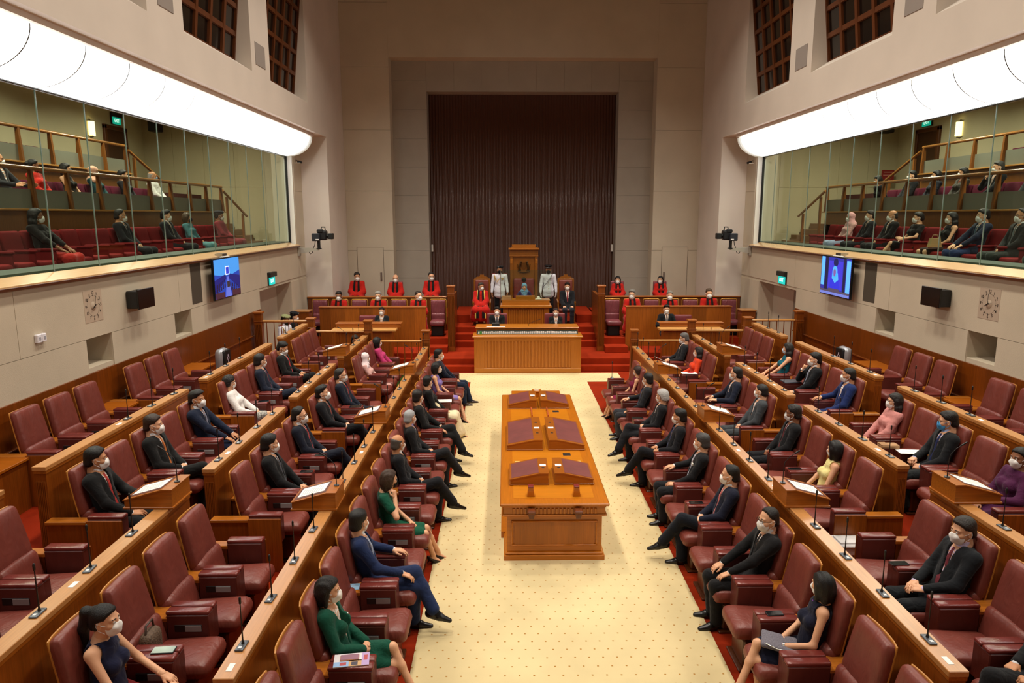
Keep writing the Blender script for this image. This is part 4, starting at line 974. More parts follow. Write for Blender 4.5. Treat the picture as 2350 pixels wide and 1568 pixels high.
# ================================================================== PEOPLE
# Figures are grown as smooth unions of tapered limbs sampled on a grid and skinned as one continuous surface.
class Field:
    def __init__(s, lo, hi, h):
        s.h = h; s.lo = np.array(lo, float); n = np.ceil((np.array(hi) - s.lo) / h).astype(int) + 1
        s.n = n; s.D = np.full(tuple(n), 0.5, np.float32)
        s.ax = [(s.lo[i] + h * np.arange(n[i])).astype(np.float32) for i in range(3)]
    def sub(s, lo, hi):
        sl = []
        for i in range(3):
            a = int(max(0, math.floor((lo[i] - s.lo[i]) / s.h))); b = int(min(s.n[i], math.ceil((hi[i] - s.lo[i]) / s.h) + 1))
            if b <= a: return None
            sl.append(slice(a, b))
        return tuple(sl), (s.ax[0][sl[0]][:, None, None], s.ax[1][sl[1]][None, :, None], s.ax[2][sl[2]][None, None, :])
    def cap(s, a, b, ra, rb=None, k=.02, flat=None, neg=False):
        """tapered capsule; flat=(axis, factor) squashes it along axis"""
        rb = ra if rb is None else rb
        a = np.array(a, float); b = np.array(b, float); m = max(ra, rb) * 1.05 + k * 2 + .02
        r = s.sub(np.minimum(a, b) - m, np.maximum(a, b) + m)
        if r is None: return
        sl, (X, Y, Z) = r
        px, py, pz = X - a[0], Y - a[1], Z - a[2]; ba = b - a
        if flat is not None:
            n = np.array(flat[0], float); n /= np.linalg.norm(n); q = 1 / flat[1] - 1
            dn = (px * n[0] + py * n[1] + pz * n[2]) * q
            px, py, pz = px + dn * n[0], py + dn * n[1], pz + dn * n[2]
            ba = ba + n * (ba @ n) * q
        L = float(ba @ ba)
        t = np.clip((px * ba[0] + py * ba[1] + pz * ba[2]) / L, 0, 1) if L > 1e-9 else 0.0
        d = np.sqrt((px - t * ba[0]) ** 2 + (py - t * ba[1]) ** 2 + (pz - t * ba[2]) ** 2) - (ra + (rb - ra) * t)
        if flat is not None and flat[1] < 1: d = d * (flat[1] * .5 + .5)
        D = s.D[sl]
        if neg:
            s.D[sl] = np.maximum(D, -d); return
        h = np.maximum(k - np.abs(D - d), 0) / max(k, 1e-6)
        s.D[sl] = np.minimum(D, d) - h * h * k * .25
    def ell(s, c, r, k=.02, neg=False, R3=None):
        c = np.array(c, float); m = max(r) + k * 2 + .02
        q = s.sub(c - m, c + m)
        if q is None: return
        sl, (X, Y, Z) = q
        p = [X - c[0], Y - c[1], Z - c[2]]
        if R3 is not None: p = [p[0] * R3[0][i] + p[1] * R3[1][i] + p[2] * R3[2][i] for i in range(3)]
        u = np.sqrt((p[0] / r[0]) ** 2 + (p[1] / r[1]) ** 2 + (p[2] / r[2]) ** 2)
        d = (u - 1) * min(r) * (1 + .0 * u)
        g = np.sqrt((p[0] / r[0] ** 2) ** 2 + (p[1] / r[1] ** 2) ** 2 + (p[2] / r[2] ** 2) ** 2) + 1e-6
        d = u * (u - 1) / g
        D = s.D[sl]
        if neg: s.D[sl] = np.maximum(D, -d); return
        h = np.maximum(k - np.abs(D - d), 0) / max(k, 1e-6)
        s.D[sl] = np.minimum(D, d) - h * h * k * .25
    def cut(s, fn):
        """intersect with fn(X,Y,Z) < 0"""
        v = fn(s.ax[0][:, None, None], s.ax[1][None, :, None], s.ax[2][None, None, :])
        s.D = np.maximum(s.D, v).astype(np.float32)
    def mesh(s):
        D = s.D; h = s.h
        D[0, :, :] = D[-1, :, :] = .5; D[:, 0, :] = D[:, -1, :] = .5; D[:, :, 0] = D[:, :, -1] = .5
        I = D < 0
        c = np.zeros(tuple(s.n - 1), np.int8)
        sh = lambda A, i, j, k: A[i:A.shape[0] - 1 + i, j:A.shape[1] - 1 + j, k:A.shape[2] - 1 + k]
        for i in (0, 1):
            for j in (0, 1):
                for k in (0, 1): c += sh(I, i, j, k)
        act = (c > 0) & (c < 8)
        idx = np.argwhere(act)
        if len(idx) == 0: return np.zeros((0, 3)), np.zeros((0, 4), int)
        cs = [(i, j, k) for i in (0, 1) for j in (0, 1) for k in (0, 1)]
        V = np.stack([D[idx[:, 0] + i, idx[:, 1] + j, idx[:, 2] + k] for i, j, k in cs], 1)
        acc = np.zeros((len(idx), 3)); cnt = np.zeros(len(idx))
        for a in range(8):
            for b in range(a + 1, 8):
                ca, cb = np.array(cs[a]), np.array(cs[b])
                if np.abs(ca - cb).sum() != 1: continue
                m = (V[:, a] < 0) != (V[:, b] < 0)
                t = V[m, a] / (V[m, a] - V[m, b])
                acc[m] += ca + t[:, None] * (cb - ca); cnt[m] += 1
        vs = (idx + acc / cnt[:, None]) * h + s.lo
        mp = np.full(act.shape, -1, np.int64); mp[act] = np.arange(len(idx))
        F = []
        for ax in range(3):
            o1, o2 = (ax + 1) % 3, (ax + 2) % 3
            A = np.moveaxis(I, (ax, o1, o2), (0, 1, 2)); P = np.moveaxis(mp, (ax, o1, o2), (0, 1, 2))
            x = A[:-1] != A[1:]
            q = np.argwhere(x[:, 1:-1, 1:-1]) ; q[:, 1:] += 1
            if len(q) == 0: continue
            i, j, k = q.T
            f = np.stack([P[i, j - 1, k - 1], P[i, j, k - 1], P[i, j, k], P[i, j - 1, k]], 1)
            fl = A[i, j, k]
            f[~fl] = f[~fl][:, ::-1]
            F.append(f)
        F = np.concatenate(F); F = F[(F >= 0).all(1)]
        return vs, F
def np_mesh(name, parts, mats):
    """parts: list of (verts, quads, material index)"""
    V = np.concatenate([p[0] for p in parts]); off = 0; Fs = []; mi = []
    for v, f, m in parts:
        Fs.append(f + off); mi.append(np.full(len(f), m)); off += len(v)
    Fq = np.concatenate(Fs).astype(np.int32); mi = np.concatenate(mi).astype(np.int32)
    me = bpy.data.meshes.new(name)
    me.vertices.add(len(V)); me.vertices.foreach_set('co', V.astype(np.float32).ravel())
    n = len(Fq); me.loops.add(n * 4); me.loops.foreach_set('vertex_index', Fq.ravel())
    me.polygons.add(n); me.polygons.foreach_set('loop_start', np.arange(0, n * 4, 4, dtype=np.int32)); me.polygons.foreach_set('loop_total', np.full(n, 4, np.int32))
    me.polygons.foreach_set('use_smooth', np.ones(n, bool))
    for m in mats: me.materials.append(m)
    me.polygons.foreach_set('material_index', mi)
    me.update(calc_edges=True)
    return me
def xf(v, M):
    M = np.array(M); return v @ M[:3, :3].T + M[:3, 3]
# ---------------------------------------------------------------- head templates (x forward, y left, z up; origin in the middle of the head)
TC = {}
def head_geo(h):
    if ('head', h) in TC: return TC['head', h]
    f = Field((-.13, -.11, -.16), (.14, .11, .14), h)
    f.ell((-.012, 0, .028), (.096, .076, .088), .0)
    f.ell((.028, 0, -.045), (.062, .058, .072), .04)
    f.ell((.062, 0, -.098), (.024, .026, .018), .03)
    f.cap((.088, 0, .012), (.103, 0, -.022), .009, .013, .012); f.cap((.092, -.012, -.026), (.092, .012, -.026), .009, .009, .01)
    f.cap((.074, -.04, .022), (.074, .04, .022), .012, .012, .02)
    for sy in (-1, 1):
        f.ell((.098, sy * .031, .004), (.018, .017, .010), 0, neg=True)
        f.ell((.055, sy * .042, -.028), (.028, .022, .022), .02)
        f.ell((-.005, sy * .078, -.012), (.016, .010, .031), .008); f.ell((.0, sy * .088, -.012), (.009, .006, .018), 0, neg=True)
    f.cap((.082, -.022, -.062), (.082, .022, -.062), .010, .010, .012)
    f.cap((-.02, 0, -.05), (-.035, 0, -.14), .056, .054, .03)          # neck stub
    sk = f.mesh()
    g = Field((.05, -.07, -.03), (.13, .07, .05), min(h, .006))
    for sy in (-1, 1): g.ell((.081, sy * .031, .004), (.012, .0125, .010), 0)
    ew = g.mesh()
    g = Field((.05, -.07, -.03), (.13, .07, .06), min(h, .005))
    for sy in (-1, 1):
        g.ell((.0905, sy * .031, .003), (.0045, .006, .006), 0)
        g.cap((.090, sy * .016, .026), (.080, sy * .050, .027), .0052, .004, 0)
    br = g.mesh()
    g = Field((.05, -.05, -.09), (.12, .05, -.04), min(h, .006))
    g.cap((.0905, -.018, -.066), (.0905, .018, -.066), .006, .006, 0)
    lp = g.mesh()
    TC['head', h] = (sk, ew, br, lp)
    return TC['head', h]
HL = {  # hairline height along the head, from nape (x<0) to forehead (x>0)
    'short': ((-.12, -.085, -.055, -.032, .0, .028, .045, .07, .11), (-.078, -.074, -.05, .010, .022, .036, .060, .078, .084)),
    'recede': ((-.12, -.085, -.055, -.032, .0, .025, .04, .06, .11), (-.078, -.074, -.05, .010, .024, .055, .085, .105, .12)),
    'balding': ((-.12, -.085, -.055, -.032, .0, .02, .03, .06, .11), (-.078, -.074, -.05, .010, .024, .06, .12, .2, .2)),
    'bob': ((-.12, -.01, .004, .022, .045, .07, .11), (-.4, -.4, -.12, .015, .045, .068, .076)),
}
TH = {'short': .015, 'crop': .007, 'recede': .011, 'balding': .008, 'bob': .016, 'long': .014, 'pony': .014, 'curly': .022, 'tallshort': .016, 'bun': .014}
def hair_geo(style, h):
    if (style, h) in TC: return TC[style, h]
    f = Field((-.26, -.22, -.46), (.2, .22, .19), h)
    th = TH[style]; wom = style in ('bob', 'long')
    hl = HL['bob' if wom else style if style in ('recede', 'balding') else 'short']
    g = Field((-.26, -.22, -.46), (.2, .22, .19), h)
    g.ell((-.012, 0, .028), (.096, .076, .088), 0); g.ell((-.03, 0, -.03), (.083, .070, .072), .02); g.ell((.03, 0, .02), (.058, .062, .07), .02)
    X, Y, Z = g.ax[0][:, None, None], g.ax[1][None, :, None], g.ax[2][None, None, :]
    zh = np.interp(g.ax[0], *hl).astype(np.float32)[:, None, None] + (.0 if wom else -.12 * np.maximum(0, np.abs(Y) - .03) * (X > .02)) + 0 * Z
    bnd = Z - zh                                          # positive inside the hair
    if style == 'balding': bnd = np.minimum(bnd, .052 + .35 * np.maximum(0, -X - .03) - Z)
    k_ = np.clip(bnd / .022, 0, 1)
    side = 1.0 if wom or style == 'curly' else .42 + .58 * np.clip((Z - .0) / .085, 0, 1)
    t = th * np.sqrt(k_) * side - .006 * (bnd <= 0)
    if style == 'tallshort': t = t + .020 * k_ * np.clip((Z - .06) / .04, 0, 1) * np.clip((X + .04) / .08, 0, 1)
    if style in ('short', 'recede'): t = t + .006 * k_ * np.clip((Z - .05) / .05, 0, 1) * (1 + .5 * np.sin(Y * 60 + X * 30))
    if style == 'curly': t = t + .004 * k_ * np.sin(X * 170) * np.sin(Y * 160 + 1) * np.sin(Z * 150)
    if wom: t = t + .003 * k_ * np.sin(Y * 130 + X * 40)
    f.D = (g.D - t).astype(np.float32)
    if wom:
        zb = -.115 if style == 'bob' else -.12
        for sy in (-1, 1): f.cap((-.025, sy * .072, .01), (-.014, sy * .076, zb), .026, .021, .03)
        f.cap((-.065, -.03, 0), (-.065, -.03, zb), .042, .036, .03); f.cap((-.065, .03, 0), (-.065, .03, zb), .042, .036, .03)
        if style == 'long':
            for yy in (-.06, 0, .06): f.cap((-.075, yy, -.1), (-.085, yy * 1.1, -.30), .042, .022, .03)
            for sy in (-1, 1): f.cap((-.02, sy * .08, -.1), (.0, sy * .09, -.25), .024, .014, .03)
        f.cap((.0, 0, -.03), (-.01, 0, -.16), .05, .045, 0, neg=True)
    if style == 'pony':
        f.cap((-.09, 0, .07), (-.14, 0, .06), .034, .04, .02); f.cap((-.14, 0, .06), (-.165, .0, -.08), .044, .04, .02); f.cap((-.165, 0, -.08), (-.15, .0, -.24), .04, .018, .02)
    if style == 'bun': f.ell((-.115, 0, .03), (.042, .05, .045), .015)
    TC[style, h] = f.mesh()
    return TC[style, h]
def hijab_geo(h):
    if ('hijab', h) in TC: return TC['hijab', h]
    f = Field((-.24, -.26, -.42), (.26, .26, .18), h)
    f.ell((-.015, 0, .032), (.112, .094, .106), 0)
    f.ell((-.01, 0, -.06), (.088, .086, .09), .03)
    f.cap((-.02, 0, -.10), (-.02, 0, -.19), .085, .12, .05)
    f.cap((.02, -.05, -.17), (.085, -.03, -.30), .075, .05, .05, flat=((1, 0, .3), .6)); f.cap((.02, .05, -.17), (.085, .03, -.30), .075, .05, .05, flat=((1, 0, .3), .6))
    f.cap((-.05, -.08, -.19), (-.06, .08, -.19), .085, .085, .05); f.cap((-.02, -.15, -.22), (-.02, .15, -.22), .05, .05, .05)
    for q in range(4): f.cap((.06 - .01 * q, -.07, -.13 - .035 * q), (.075, .07, -.15 - .04 * q), .028, .024, .015)
    f.ell((.105, 0, -.022), (.085, .056, .078), 0, neg=True)
    f.ell((.05, 0, -.03), (.062, .058, .08), 0, neg=True)
    TC['hijab', h] = f.mesh()
    return TC['hijab', h]
def mask_geo(h):
    if ('mask', h) in TC: return TC['mask', h]
    f = Field((-.02, -.09, -.14), (.15, .09, .03), h)
    f.ell((.028, 0, -.045), (.070, .064, .078), 0); f.ell((.055, 0, -.075), (.045, .046, .045), .03)
    f.cap((.098, 0, -.004), (.104, 0, -.075), .014, .016, .03, flat=((0, 1, 0), 1.0))
    f.cap((.09, -.03, -.04), (.09, .03, -.04), .02, .02, .03)
    f.cut(lambda X, Y, Z: np.maximum(np.maximum(.028 + .25 * np.abs(Z + .045) - X + 0 * Y, Z - .002 + .35 * np.abs(Y)), -Z - .118 + 0 * Y))
    a = f.mesh()
    m = MB()
    for sy in (-1, 1):
        m.tube([(.045, sy * .060, -.02), (.015, sy * .079, -.004), (-.018, sy * .084, .014), (-.026, sy * .082, -.01), (-.012, sy * .080, -.045), (.03, sy * .066, -.075)], .0028, n=4)
    v = np.array(m.v); q = np.array([x for x in m.f if len(x) == 4])
    TC['mask', h] = (a, (v, q))
    return TC['mask', h]
def glasses_mesh():
    if 'glasses' in TC: return TC['glasses']
    m = MB()
    for sy in (-1, 1):
        pts = [(.104 - .006 * abs(math.cos(t)), sy * (.033 + .024 * math.cos(t)), .004 + .018 * math.sin(t)) for t in [2 * PI * q / 10 for q in range(11)]]
        m.tube(pts, .0024, n=4, cap=False)
        m.tube([(.098, sy * .057, .008), (.06, sy * .074, .010), (-.015, sy * .083, .008), (-.03, sy * .082, -.01)], .0024, n=4)
    m.tube([(.104, -.009, .006), (.108, 0, .009), (.104, .009, .006)], .0024, n=4)
    TC['glasses'] = m
    return m
# ---------------------------------------------------------------- hand templates (right hand: wrist at origin, fingers +x, palm -z, thumb +y)
def hand_geo(pose, h):
    if (pose, h) in TC: return TC[pose, h]
    f = Field((-.05, -.09, -.12), (.22, .10, .07), h)
    curl = {'relax': (12, 22, 18), 'flat': (4, 6, 4), 'curl': (42, 55, 30), 'fist': (75, 90, 40), 'claw': (25, 40, 25)}[pose]
    f.cap((-.04, 0, 0), (.01, 0, 0), .027, .027, .01, flat=((0, 0, 1), .8))
    f.cap((.015, -.012, 0), (.075, -.022, .0), .026, .022, .015, flat=((0, 0, 1), .62)); f.cap((.015, .012, 0), (.08, .02, .0), .026, .022, .015, flat=((0, 0, 1), .62))
    for i, (y, L, r) in enumerate(((.031, (.042, .026, .021), .0098), (.011, (.047, .030, .022), .0102), (-.010, (.044, .028, .021), .0098), (-.030, (.034, .021, .018), .0088))):
        p = np.array([.084 - .006 * abs(i - 1.2), y, .0]); a = 0.0; sp = (.10 - .055 * i) * (1.0 if pose != 'fist' else .3)
        for s_ in range(3):
            a -= R(curl[s_] * (1 + .08 * i))
            q = p + L[s_] * np.array([math.cos(a) * math.cos(sp), math.cos(a) * math.sin(sp), math.sin(a)])
            f.cap(p, q, r * (1 - .10 * s_), r * (1 - .10 * (s_ + 1)), .004); p = q
    cl = {'fist': 1.0, 'curl': .7}.get(pose, .25)
    p0 = np.array([.018, .022, -.004]); p1 = p0 + np.array([.032, .026, -.010 - .012 * cl]); p2 = p1 + np.array([.028, .012 - .022 * cl, -.006 - .008 * cl]); p3 = p2 + np.array([.022, .003 - .016 * cl, -.004])
    f.cap(p0, p1, .017, .0125, .010); f.cap(p1, p2, .0118, .0108, .004); f.cap(p2, p3, .0105, .0088, .004)
    TC[pose, h] = f.mesh()
    return TC[pose, h]
# ---------------------------------------------------------------- shoes (ankle at origin, toe +x, sole at z=-.075)
def shoe_geo(kind, h):
    if (kind, h) in TC: return TC[kind, h]
    f = Field((-.11, -.08, -.16), (.26, .08, .06), h)
    if kind == 'man':
        f.cap((-.035, 0, -.035), (.06, .002, -.04), .046, .042, .02, flat=((0, 1, 0), .85)); f.cap((.06, .002, -.042), (.165, .006, -.052), .042, .026, .02, flat=((0, 0, 1), .8))
        f.cap((.0, 0, -.03), (-.01, 0, .015), .042, .040, .02)
        f.cut(lambda X, Y, Z: np.maximum(-.075 - Z, Z - .012) + 0 * X + 0 * Y)
    else:
        f.cap((-.04, 0, -.022), (.03, 0, -.055), .043, .045, .02, flat=((0, 1, 0), .9)); f.cap((.03, 0, -.058), (.16, .004, -.092), .045, .016, .02, flat=((0, 0, 1), .75))
        f.cut(lambda X, Y, Z: np.minimum(Z + .030 + .28 * X, .075 + .0 * Y - X))
        f.cap((-.05, 0, -.06), (-.055, 0, -.104), .014, .008, .01)
        f.cut(lambda X, Y, Z: -.106 - Z + 0 * X + 0 * Y)
    TC[kind, h] = f.mesh()
    return TC[kind, h]
# ---------------------------------------------------------------- figure
def ik(a, b, l1, l2, pole):
    a, b, pole = np.array(a, float), np.array(b, float), np.array(pole, float)
    d = b - a; L = np.linalg.norm(d); n = d / L
    L = min(L, (l1 + l2) * .995); b = a + n * L
    x = (l1 * l1 - l2 * l2 + L * L) / (2 * L); y = math.sqrt(max(0, l1 * l1 - x * x))
    p = pole - n * (pole @ n); p /= np.linalg.norm(p)
    return a + n * x + p * y, b
def basis(x, down):
    """matrix whose x axis is x and whose -z axis points along down"""
    x = np.array(x, float); x /= np.linalg.norm(x); z = -np.array(down, float); z = z - x * (z @ x); z /= np.linalg.norm(z); y = np.cross(z, x)
    return np.stack([x, y, z], 1)
def M4(R3, t, sc=1.0, my=1):
    M = np.eye(4); M[:3, :3] = R3 @ np.diag([sc, sc * my, sc]); M[:3, 3] = t
    return M
ARMS = {  # wrist position, hand direction, palm direction, hand pose, for the left hand (y>0); right = mirrored
    'lap': ((.66, .055, .57), (.55, -.80, -.05), (-.6, -.3, -.75), 'curl'),
    'lap2': ((.70, .075, .575), (.80, -.55, -.12), (-.2, -.3, -.9), 'relax'),
    'thigh': ((.69, .125, .575), (.96, -.05, -.25), (0, 0, -1), 'relax'),
    'knee': ((.78, .11, .60), (.90, -.12, -.40), (0, 0, -1), 'relax'),
    'rest': ((.64, .27, .715), (.98, -.05, -.05), (0, 0, -1), 'relax'),
    'chin': ((.53, .07, .95), (-.35, -.05, .9), (-.9, -.3, -.2), 'fist'),
    'face': ((.55, .11, .97), (-.15, -.2, .95), (-.8, -.5, 0), 'curl'),
    'write': ((.66, .10, .64), (.85, -.45, -.15), (0, -.1, -1), 'curl'),
    'lect': ((.70, .13, .70), (.95, -.15, .10), (0, -.2, -1), 'relax'),
    'out': ((.74, .17, .70), (.95, .05, .1), (0, -.8, -.5), 'flat'),
    'hang': ((.08, .26, .86), (0, .0, -1), (0, -1, 0), 'relax'),
    'salute': ((.08, .255, .86), (.05, 0, -1), (0, -1, 0), 'curl'),
    'table': ((.62, .09, .70), (.65, -.75, .0), (-.3, -.3, -.9), 'curl'),
}
def mirror(t): return (t[0], -t[1], t[2])
SKIN = {'l': '#D9A480', 'm': '#BE8660', 'd': '#8A5A3E', 'p': '#E0B496', 'v': '#5E3A28'}
def hairmat(h):
    k = ('hair', h)
    if k in MC: return MC[k]
    m, t, b = newmat('hair'); b.inputs['Base Color'].default_value = lin(h); b.inputs['Roughness'].default_value = .48; b.inputs['Specular IOR Level'].default_value = .4
    tc = t.nodes.new('ShaderNodeTexCoord'); mp = t.nodes.new('ShaderNodeMapping'); mp.inputs['Scale'].default_value = (60, 190, 22); mp.inputs['Rotation'].default_value = (0, .5, 0)
    n = t.nodes.new('ShaderNodeTexNoise'); n.inputs['Scale'].default_value = 1.6; n.inputs['Detail'].default_value = 3; n.inputs['Distortion'].default_value = .6
    t.links.new(tc.outputs['Object'], mp.inputs['Vector']); t.links.new(mp.outputs['Vector'], n.inputs['Vector'])
    bp = t.nodes.new('ShaderNodeBump'); bp.inputs['Strength'].default_value = .55; bp.inputs['Distance'].default_value = .012
    t.links.new(n.outputs['Fac'], bp.inputs['Height']); t.links.new(bp.outputs['Normal'], b.inputs['Normal'])
    c = lin(h); r = t.nodes.new('ShaderNodeValToRGB'); r.color_ramp.elements[0].color = tuple(x * .6 for x in c[:3]) + (1,); r.color_ramp.elements[1].color = tuple(min(1, x * 1.5) for x in c[:3]) + (1,)
    t.links.new(n.outputs['Fac'], r.inputs['Fac']); t.links.new(r.outputs['Color'], b.inputs['Base Color'])
    MC[k] = m
    return m
def cloth(h, rough=.85): 
    k = ('cloth', h, rough)
    if k in MC: return MC[k]
    m, t, b = newmat('cloth'); b.inputs['Base Color'].default_value = lin(h); b.inputs['Roughness'].default_value = rough; b.inputs['Specular IOR Level'].default_value = .18
    b.inputs['Sheen Weight'].default_value = .08
    tc = t.nodes.new('ShaderNodeTexCoord')
    n = t.nodes.new('ShaderNodeTexNoise'); n.inputs['Scale'].default_value = 7; n.inputs['Detail'].default_value = 2; n.inputs['Distortion'].default_value = 1.6
    t.links.new(tc.outputs['Object'], n.inputs['Vector'])
    bp = t.nodes.new('ShaderNodeBump'); bp.inputs['Strength'].default_value = .32; bp.inputs['Distance'].default_value = .05
    t.links.new(n.outputs['Fac'], bp.inputs['Height']); t.links.new(bp.outputs['Normal'], b.inputs['Normal'])
    MC[k] = m
    return m
def person(label, loc, rz, sp, group=None):
    g = sp.get
    near = g('lod', 1)
    hv = {0: .0105, 1: .014, 2: .019}[near]; hh = {0: .005, 1: .007, 2: .010}[near]; hd = {0: .0042, 1: .0055, 2: .008}[near]; hr = {0: .0065, 1: .009, 2: .013}[near]
    fem = g('fem', False); sc = g('sc', 1.0 if not fem else .965)
    root = thing('person', label, 'person', loc, rz, group)
    stand = g('stand', False)
    root.scale = (sc, sc, sc)
    rec = R(g('rec', 14)); kind = g('kind', 'suit')
    # ---- joints
    hip = np.array((.455, 0, .485)) if not stand else np.array((0, 0, .93))
    if stand: rec = R(1)
    side = R(g('side', 0))
    ax = np.array((-math.sin(rec), math.sin(side), math.cos(rec))); ax /= np.linalg.norm(ax); fwd = np.array((math.cos(rec), 0, math.sin(rec)))
    shw = g('shw', .165 if not fem else .142)
    shc = hip + ax * (.485 if not stand else .49); nb = hip + ax * (.538 if not stand else .54); tw = R(g('twist', 0))
    sdir = np.array((-math.sin(tw), math.cos(tw), 0))
    SH = {1: shc + sdir * shw, -1: shc - sdir * shw}
    hc = nb + np.array((.025 * math.cos(R(g('turn', 0))) + g('hx', 0), g('hy', 0) + .01 * math.sin(R(g('turn', 0))), .140))
    HR = np.array((Matrix.Rotation(R(g('turn', 0)), 3, 'Z') @ Matrix.Rotation(R(g('nod', 3)), 3, 'Y') @ Matrix.Rotation(R(g('tilt', 0)), 3, 'X')))
    HM = M4(HR, hc, g('hs', 1.0 if not fem else .96))
    arms = g('arms', ('lap', 'lap')); AR = {}
    for sy, nm in ((1, arms[0]), (-1, arms[1])):
        wp, hd_, pn, hp = ARMS[nm] if isinstance(nm, str) else nm
        wp = np.array(wp)
        if sy < 0: wp, hd_, pn = np.array(mirror(wp)), mirror(hd_), mirror(pn)
        if not stand: wp = wp + np.array((g('ax', 0), 0, g('az', 0) + (.045 if str(g('legs')).startswith('cross') and hp in ('curl', 'relax') and wp[2] < .62 else 0)))
        el, wr = ik(SH[sy], wp, .285, .255, (-.45, sy * .75, -.7) if not stand else (-.6, sy * .3, -.2))
        AR[sy] = (el, wr, np.array(hd_), np.array(pn), hp)
    legs = g('legs', 'flat'); LG = {}
    fz = .078
    def flat(sy, x=.86, dx=0, w=.11): return (np.array((.89 + dx * .4, sy * w, .475)), np.array((x + dx, sy * (w + .0), fz)), np.array((1, sy * .12, 0)))
    if stand:
        for sy in (1, -1): LG[sy] = (np.array((.01, sy * .095, .50)), np.array((-.02, sy * .10, fz)), np.array((1, sy * .25, 0)))
    elif legs in ('crossL', 'crossR'):
        u = 1 if legs == 'crossL' else -1
        LG[-u] = (np.array((.90, -u * .06, .47)), np.array((.88, -u * .03, fz)), np.array((1, -u * .1, 0)))
        LG[u] = (np.array((.90, u * .0, .60)), np.array((1.10, -u * .13, .24)), np.array((.93, -u * .15, -.22 if not fem else -.42)))
    elif legs == 'slantL' or legs == 'slantR':
        u = 1 if legs == 'slantL' else -1
        LG[-u] = (np.array((.90, -u * .05, .47)), np.array((.98, u * .10, .10)), np.array((.9, u * .35, -.25)))
        LG[u] = (np.array((.90, u * .05, .50)), np.array((1.03, u * .20, .10)), np.array((.9, u * .35, -.25)))
    elif legs == 'ext':
        LG[1] = flat(1, .98, .04, .10); LG[-1] = flat(-1, .90, .0, .12)
    else:
        LG[1] = flat(1); LG[-1] = flat(-1, .84)
    HJ = {sy: hip + np.array((0.0, sy * .088, 0)) for sy in (1, -1)}
    pts = [hip, hc, nb] + [p for a in AR.values() for p in a[:2]] + [p for l in LG.values() for p in l[:2]]
    lo = np.min(pts, 0) - .26; hi = np.max(pts, 0) + .24; hi[2] = hc[2] + .02
    fatt = g('fat', 0.0)
    def torso(f, o, k=.05, low=True, bust=True):
        f.cap(hip + (0, -.055, 0), hip + (0, .055, 0), .115 + o + fatt * .3, k=k)
        f.cap(hip + ax * .05, hip + ax * .24, .128 + o + fatt, .122 + o + fatt * .7, k, flat=(fwd, .80))
        w2 = .148 if not fem else .122
        f.cap(hip + ax * .22, hip + ax * .40, (.124 if not fem else .112) + o + fatt * .6, w2 + o, k, flat=(fwd, .70))
        f.cap(shc - sdir * shw * .8 - ax * .01, shc + sdir * shw * .8 - ax * .01, .062 + o, .062 + o, .06)
        f.cap(shc - ax * .02, nb, .075 + o * .6, .052 + o * .6, .05)
        if fem and bust:
            for sy in (1, -1): f.ell(hip + ax * .335 + fwd * .085 + np.array((0, sy * .06, 0)), (.055 + o, .06 + o, .06 + o), .04)
    def arm(f, sy, o, ow=None, t1=1.0, k=.03):
        el, wr = AR[sy][:2]; ow = o if ow is None else ow
        f.cap(SH[sy], el, .051 + o, .041 + o, k)
        if t1 > .0: f.cap(el, el + (wr - el) * t1, .040 + o, (.027 + ow), k)
    def leg(f, sy, o, oa=None, k=.03, t1=1.0):
        kn, an, td = LG[sy]; oa = o if oa is None else oa
        f.cap(HJ[sy], kn, .083 + o, .057 + o, k); f.cap(kn, kn + (an - kn) * .4, .053 + o, .052 + o, k)
        f.cap(kn + (an - kn) * .4, kn + (an - kn) * t1, .050 + o, .034 + oa, k)
    parts = []; skin = mat(SKIN[g('skin', 'l')], rough=.5, spec=.3, name='skin')
    # ---- body: one continuous figure
    bare = g('bare', kind in ('dress', 'sleeveless', 'skirtsuit'))
    f = Field(lo, hi, hv)
    torso(f, -.012, bust=False); f.cap(nb - ax * .03, hc + HR @ np.array((-.02, 0, -.06)), .054 if not fem else .046, k=.03)
    for sy in (1, -1):
        arm(f, sy, -.006 if not fem else -.012, 0)
        if LG:
            leg(f, sy, -.012 if not fem else -.016, 0)
            kn, an, td = LG[sy]; td = td / np.linalg.norm(td)
            Bf = basis(td, (0, 0, -1)); f.cap(an + Bf @ np.array((-.02, 0, -.025)), an + Bf @ np.array((.11, 0, -.07 if fem else -.045)), .034, .022, .02)
    bv, bf = f.mesh(); P = [(bv, bf, 0)]
    sk, ew, br, lp = head_geo(hh)
    P += [(xf(sk[0], HM), sk[1], 0), (xf(ew[0], HM), ew[1], 1), (xf(br[0], HM), br[1], 2), (xf(lp[0], HM), lp[1], 3)]
    gl = g('gloves')
    for sy in (1, -1):
        el, wr, hdr, pn, hp = AR[sy]
        hv_, hf_ = hand_geo(hp, hd); Mh = M4(basis(hdr, pn), wr, .98 if not fem else .88, -1 if sy > 0 else 1)
        P.append((xf(hv_, Mh), hf_[:, ::-1] if sy > 0 else hf_, 4 if gl else 0))
    hcol = g('hair', ('short', '#15110F'))
    me = np_mesh('body', P, [skin, mat('#D8D2C8', rough=.3), mat('#1A1412' if g('brow') is None else g('brow'), rough=.6), mat('#A0604E', rough=.5), mat('#E8E6E2')])
    put('body', me, root)
    def add(name, f, m, **kw):
        v, q = f.mesh()
        if len(q): return put(name, np_mesh(name, [(v, q, 0)], m if isinstance(m, list) else [m]), root, **kw)
    Wt = lambda X, Y, Z: ((X - hip[0]) * ax[0] + (Y - hip[1]) * ax[1] + (Z - hip[2]) * ax[2])
    Wf = lambda X, Y, Z: ((X - hip[0]) * fwd[0] + (Z - hip[2]) * fwd[2]) + 0 * Y
    top = g('top', '#15171C'); bot = g('bot', top); shirt = g('shirt', '#E4E6EA')
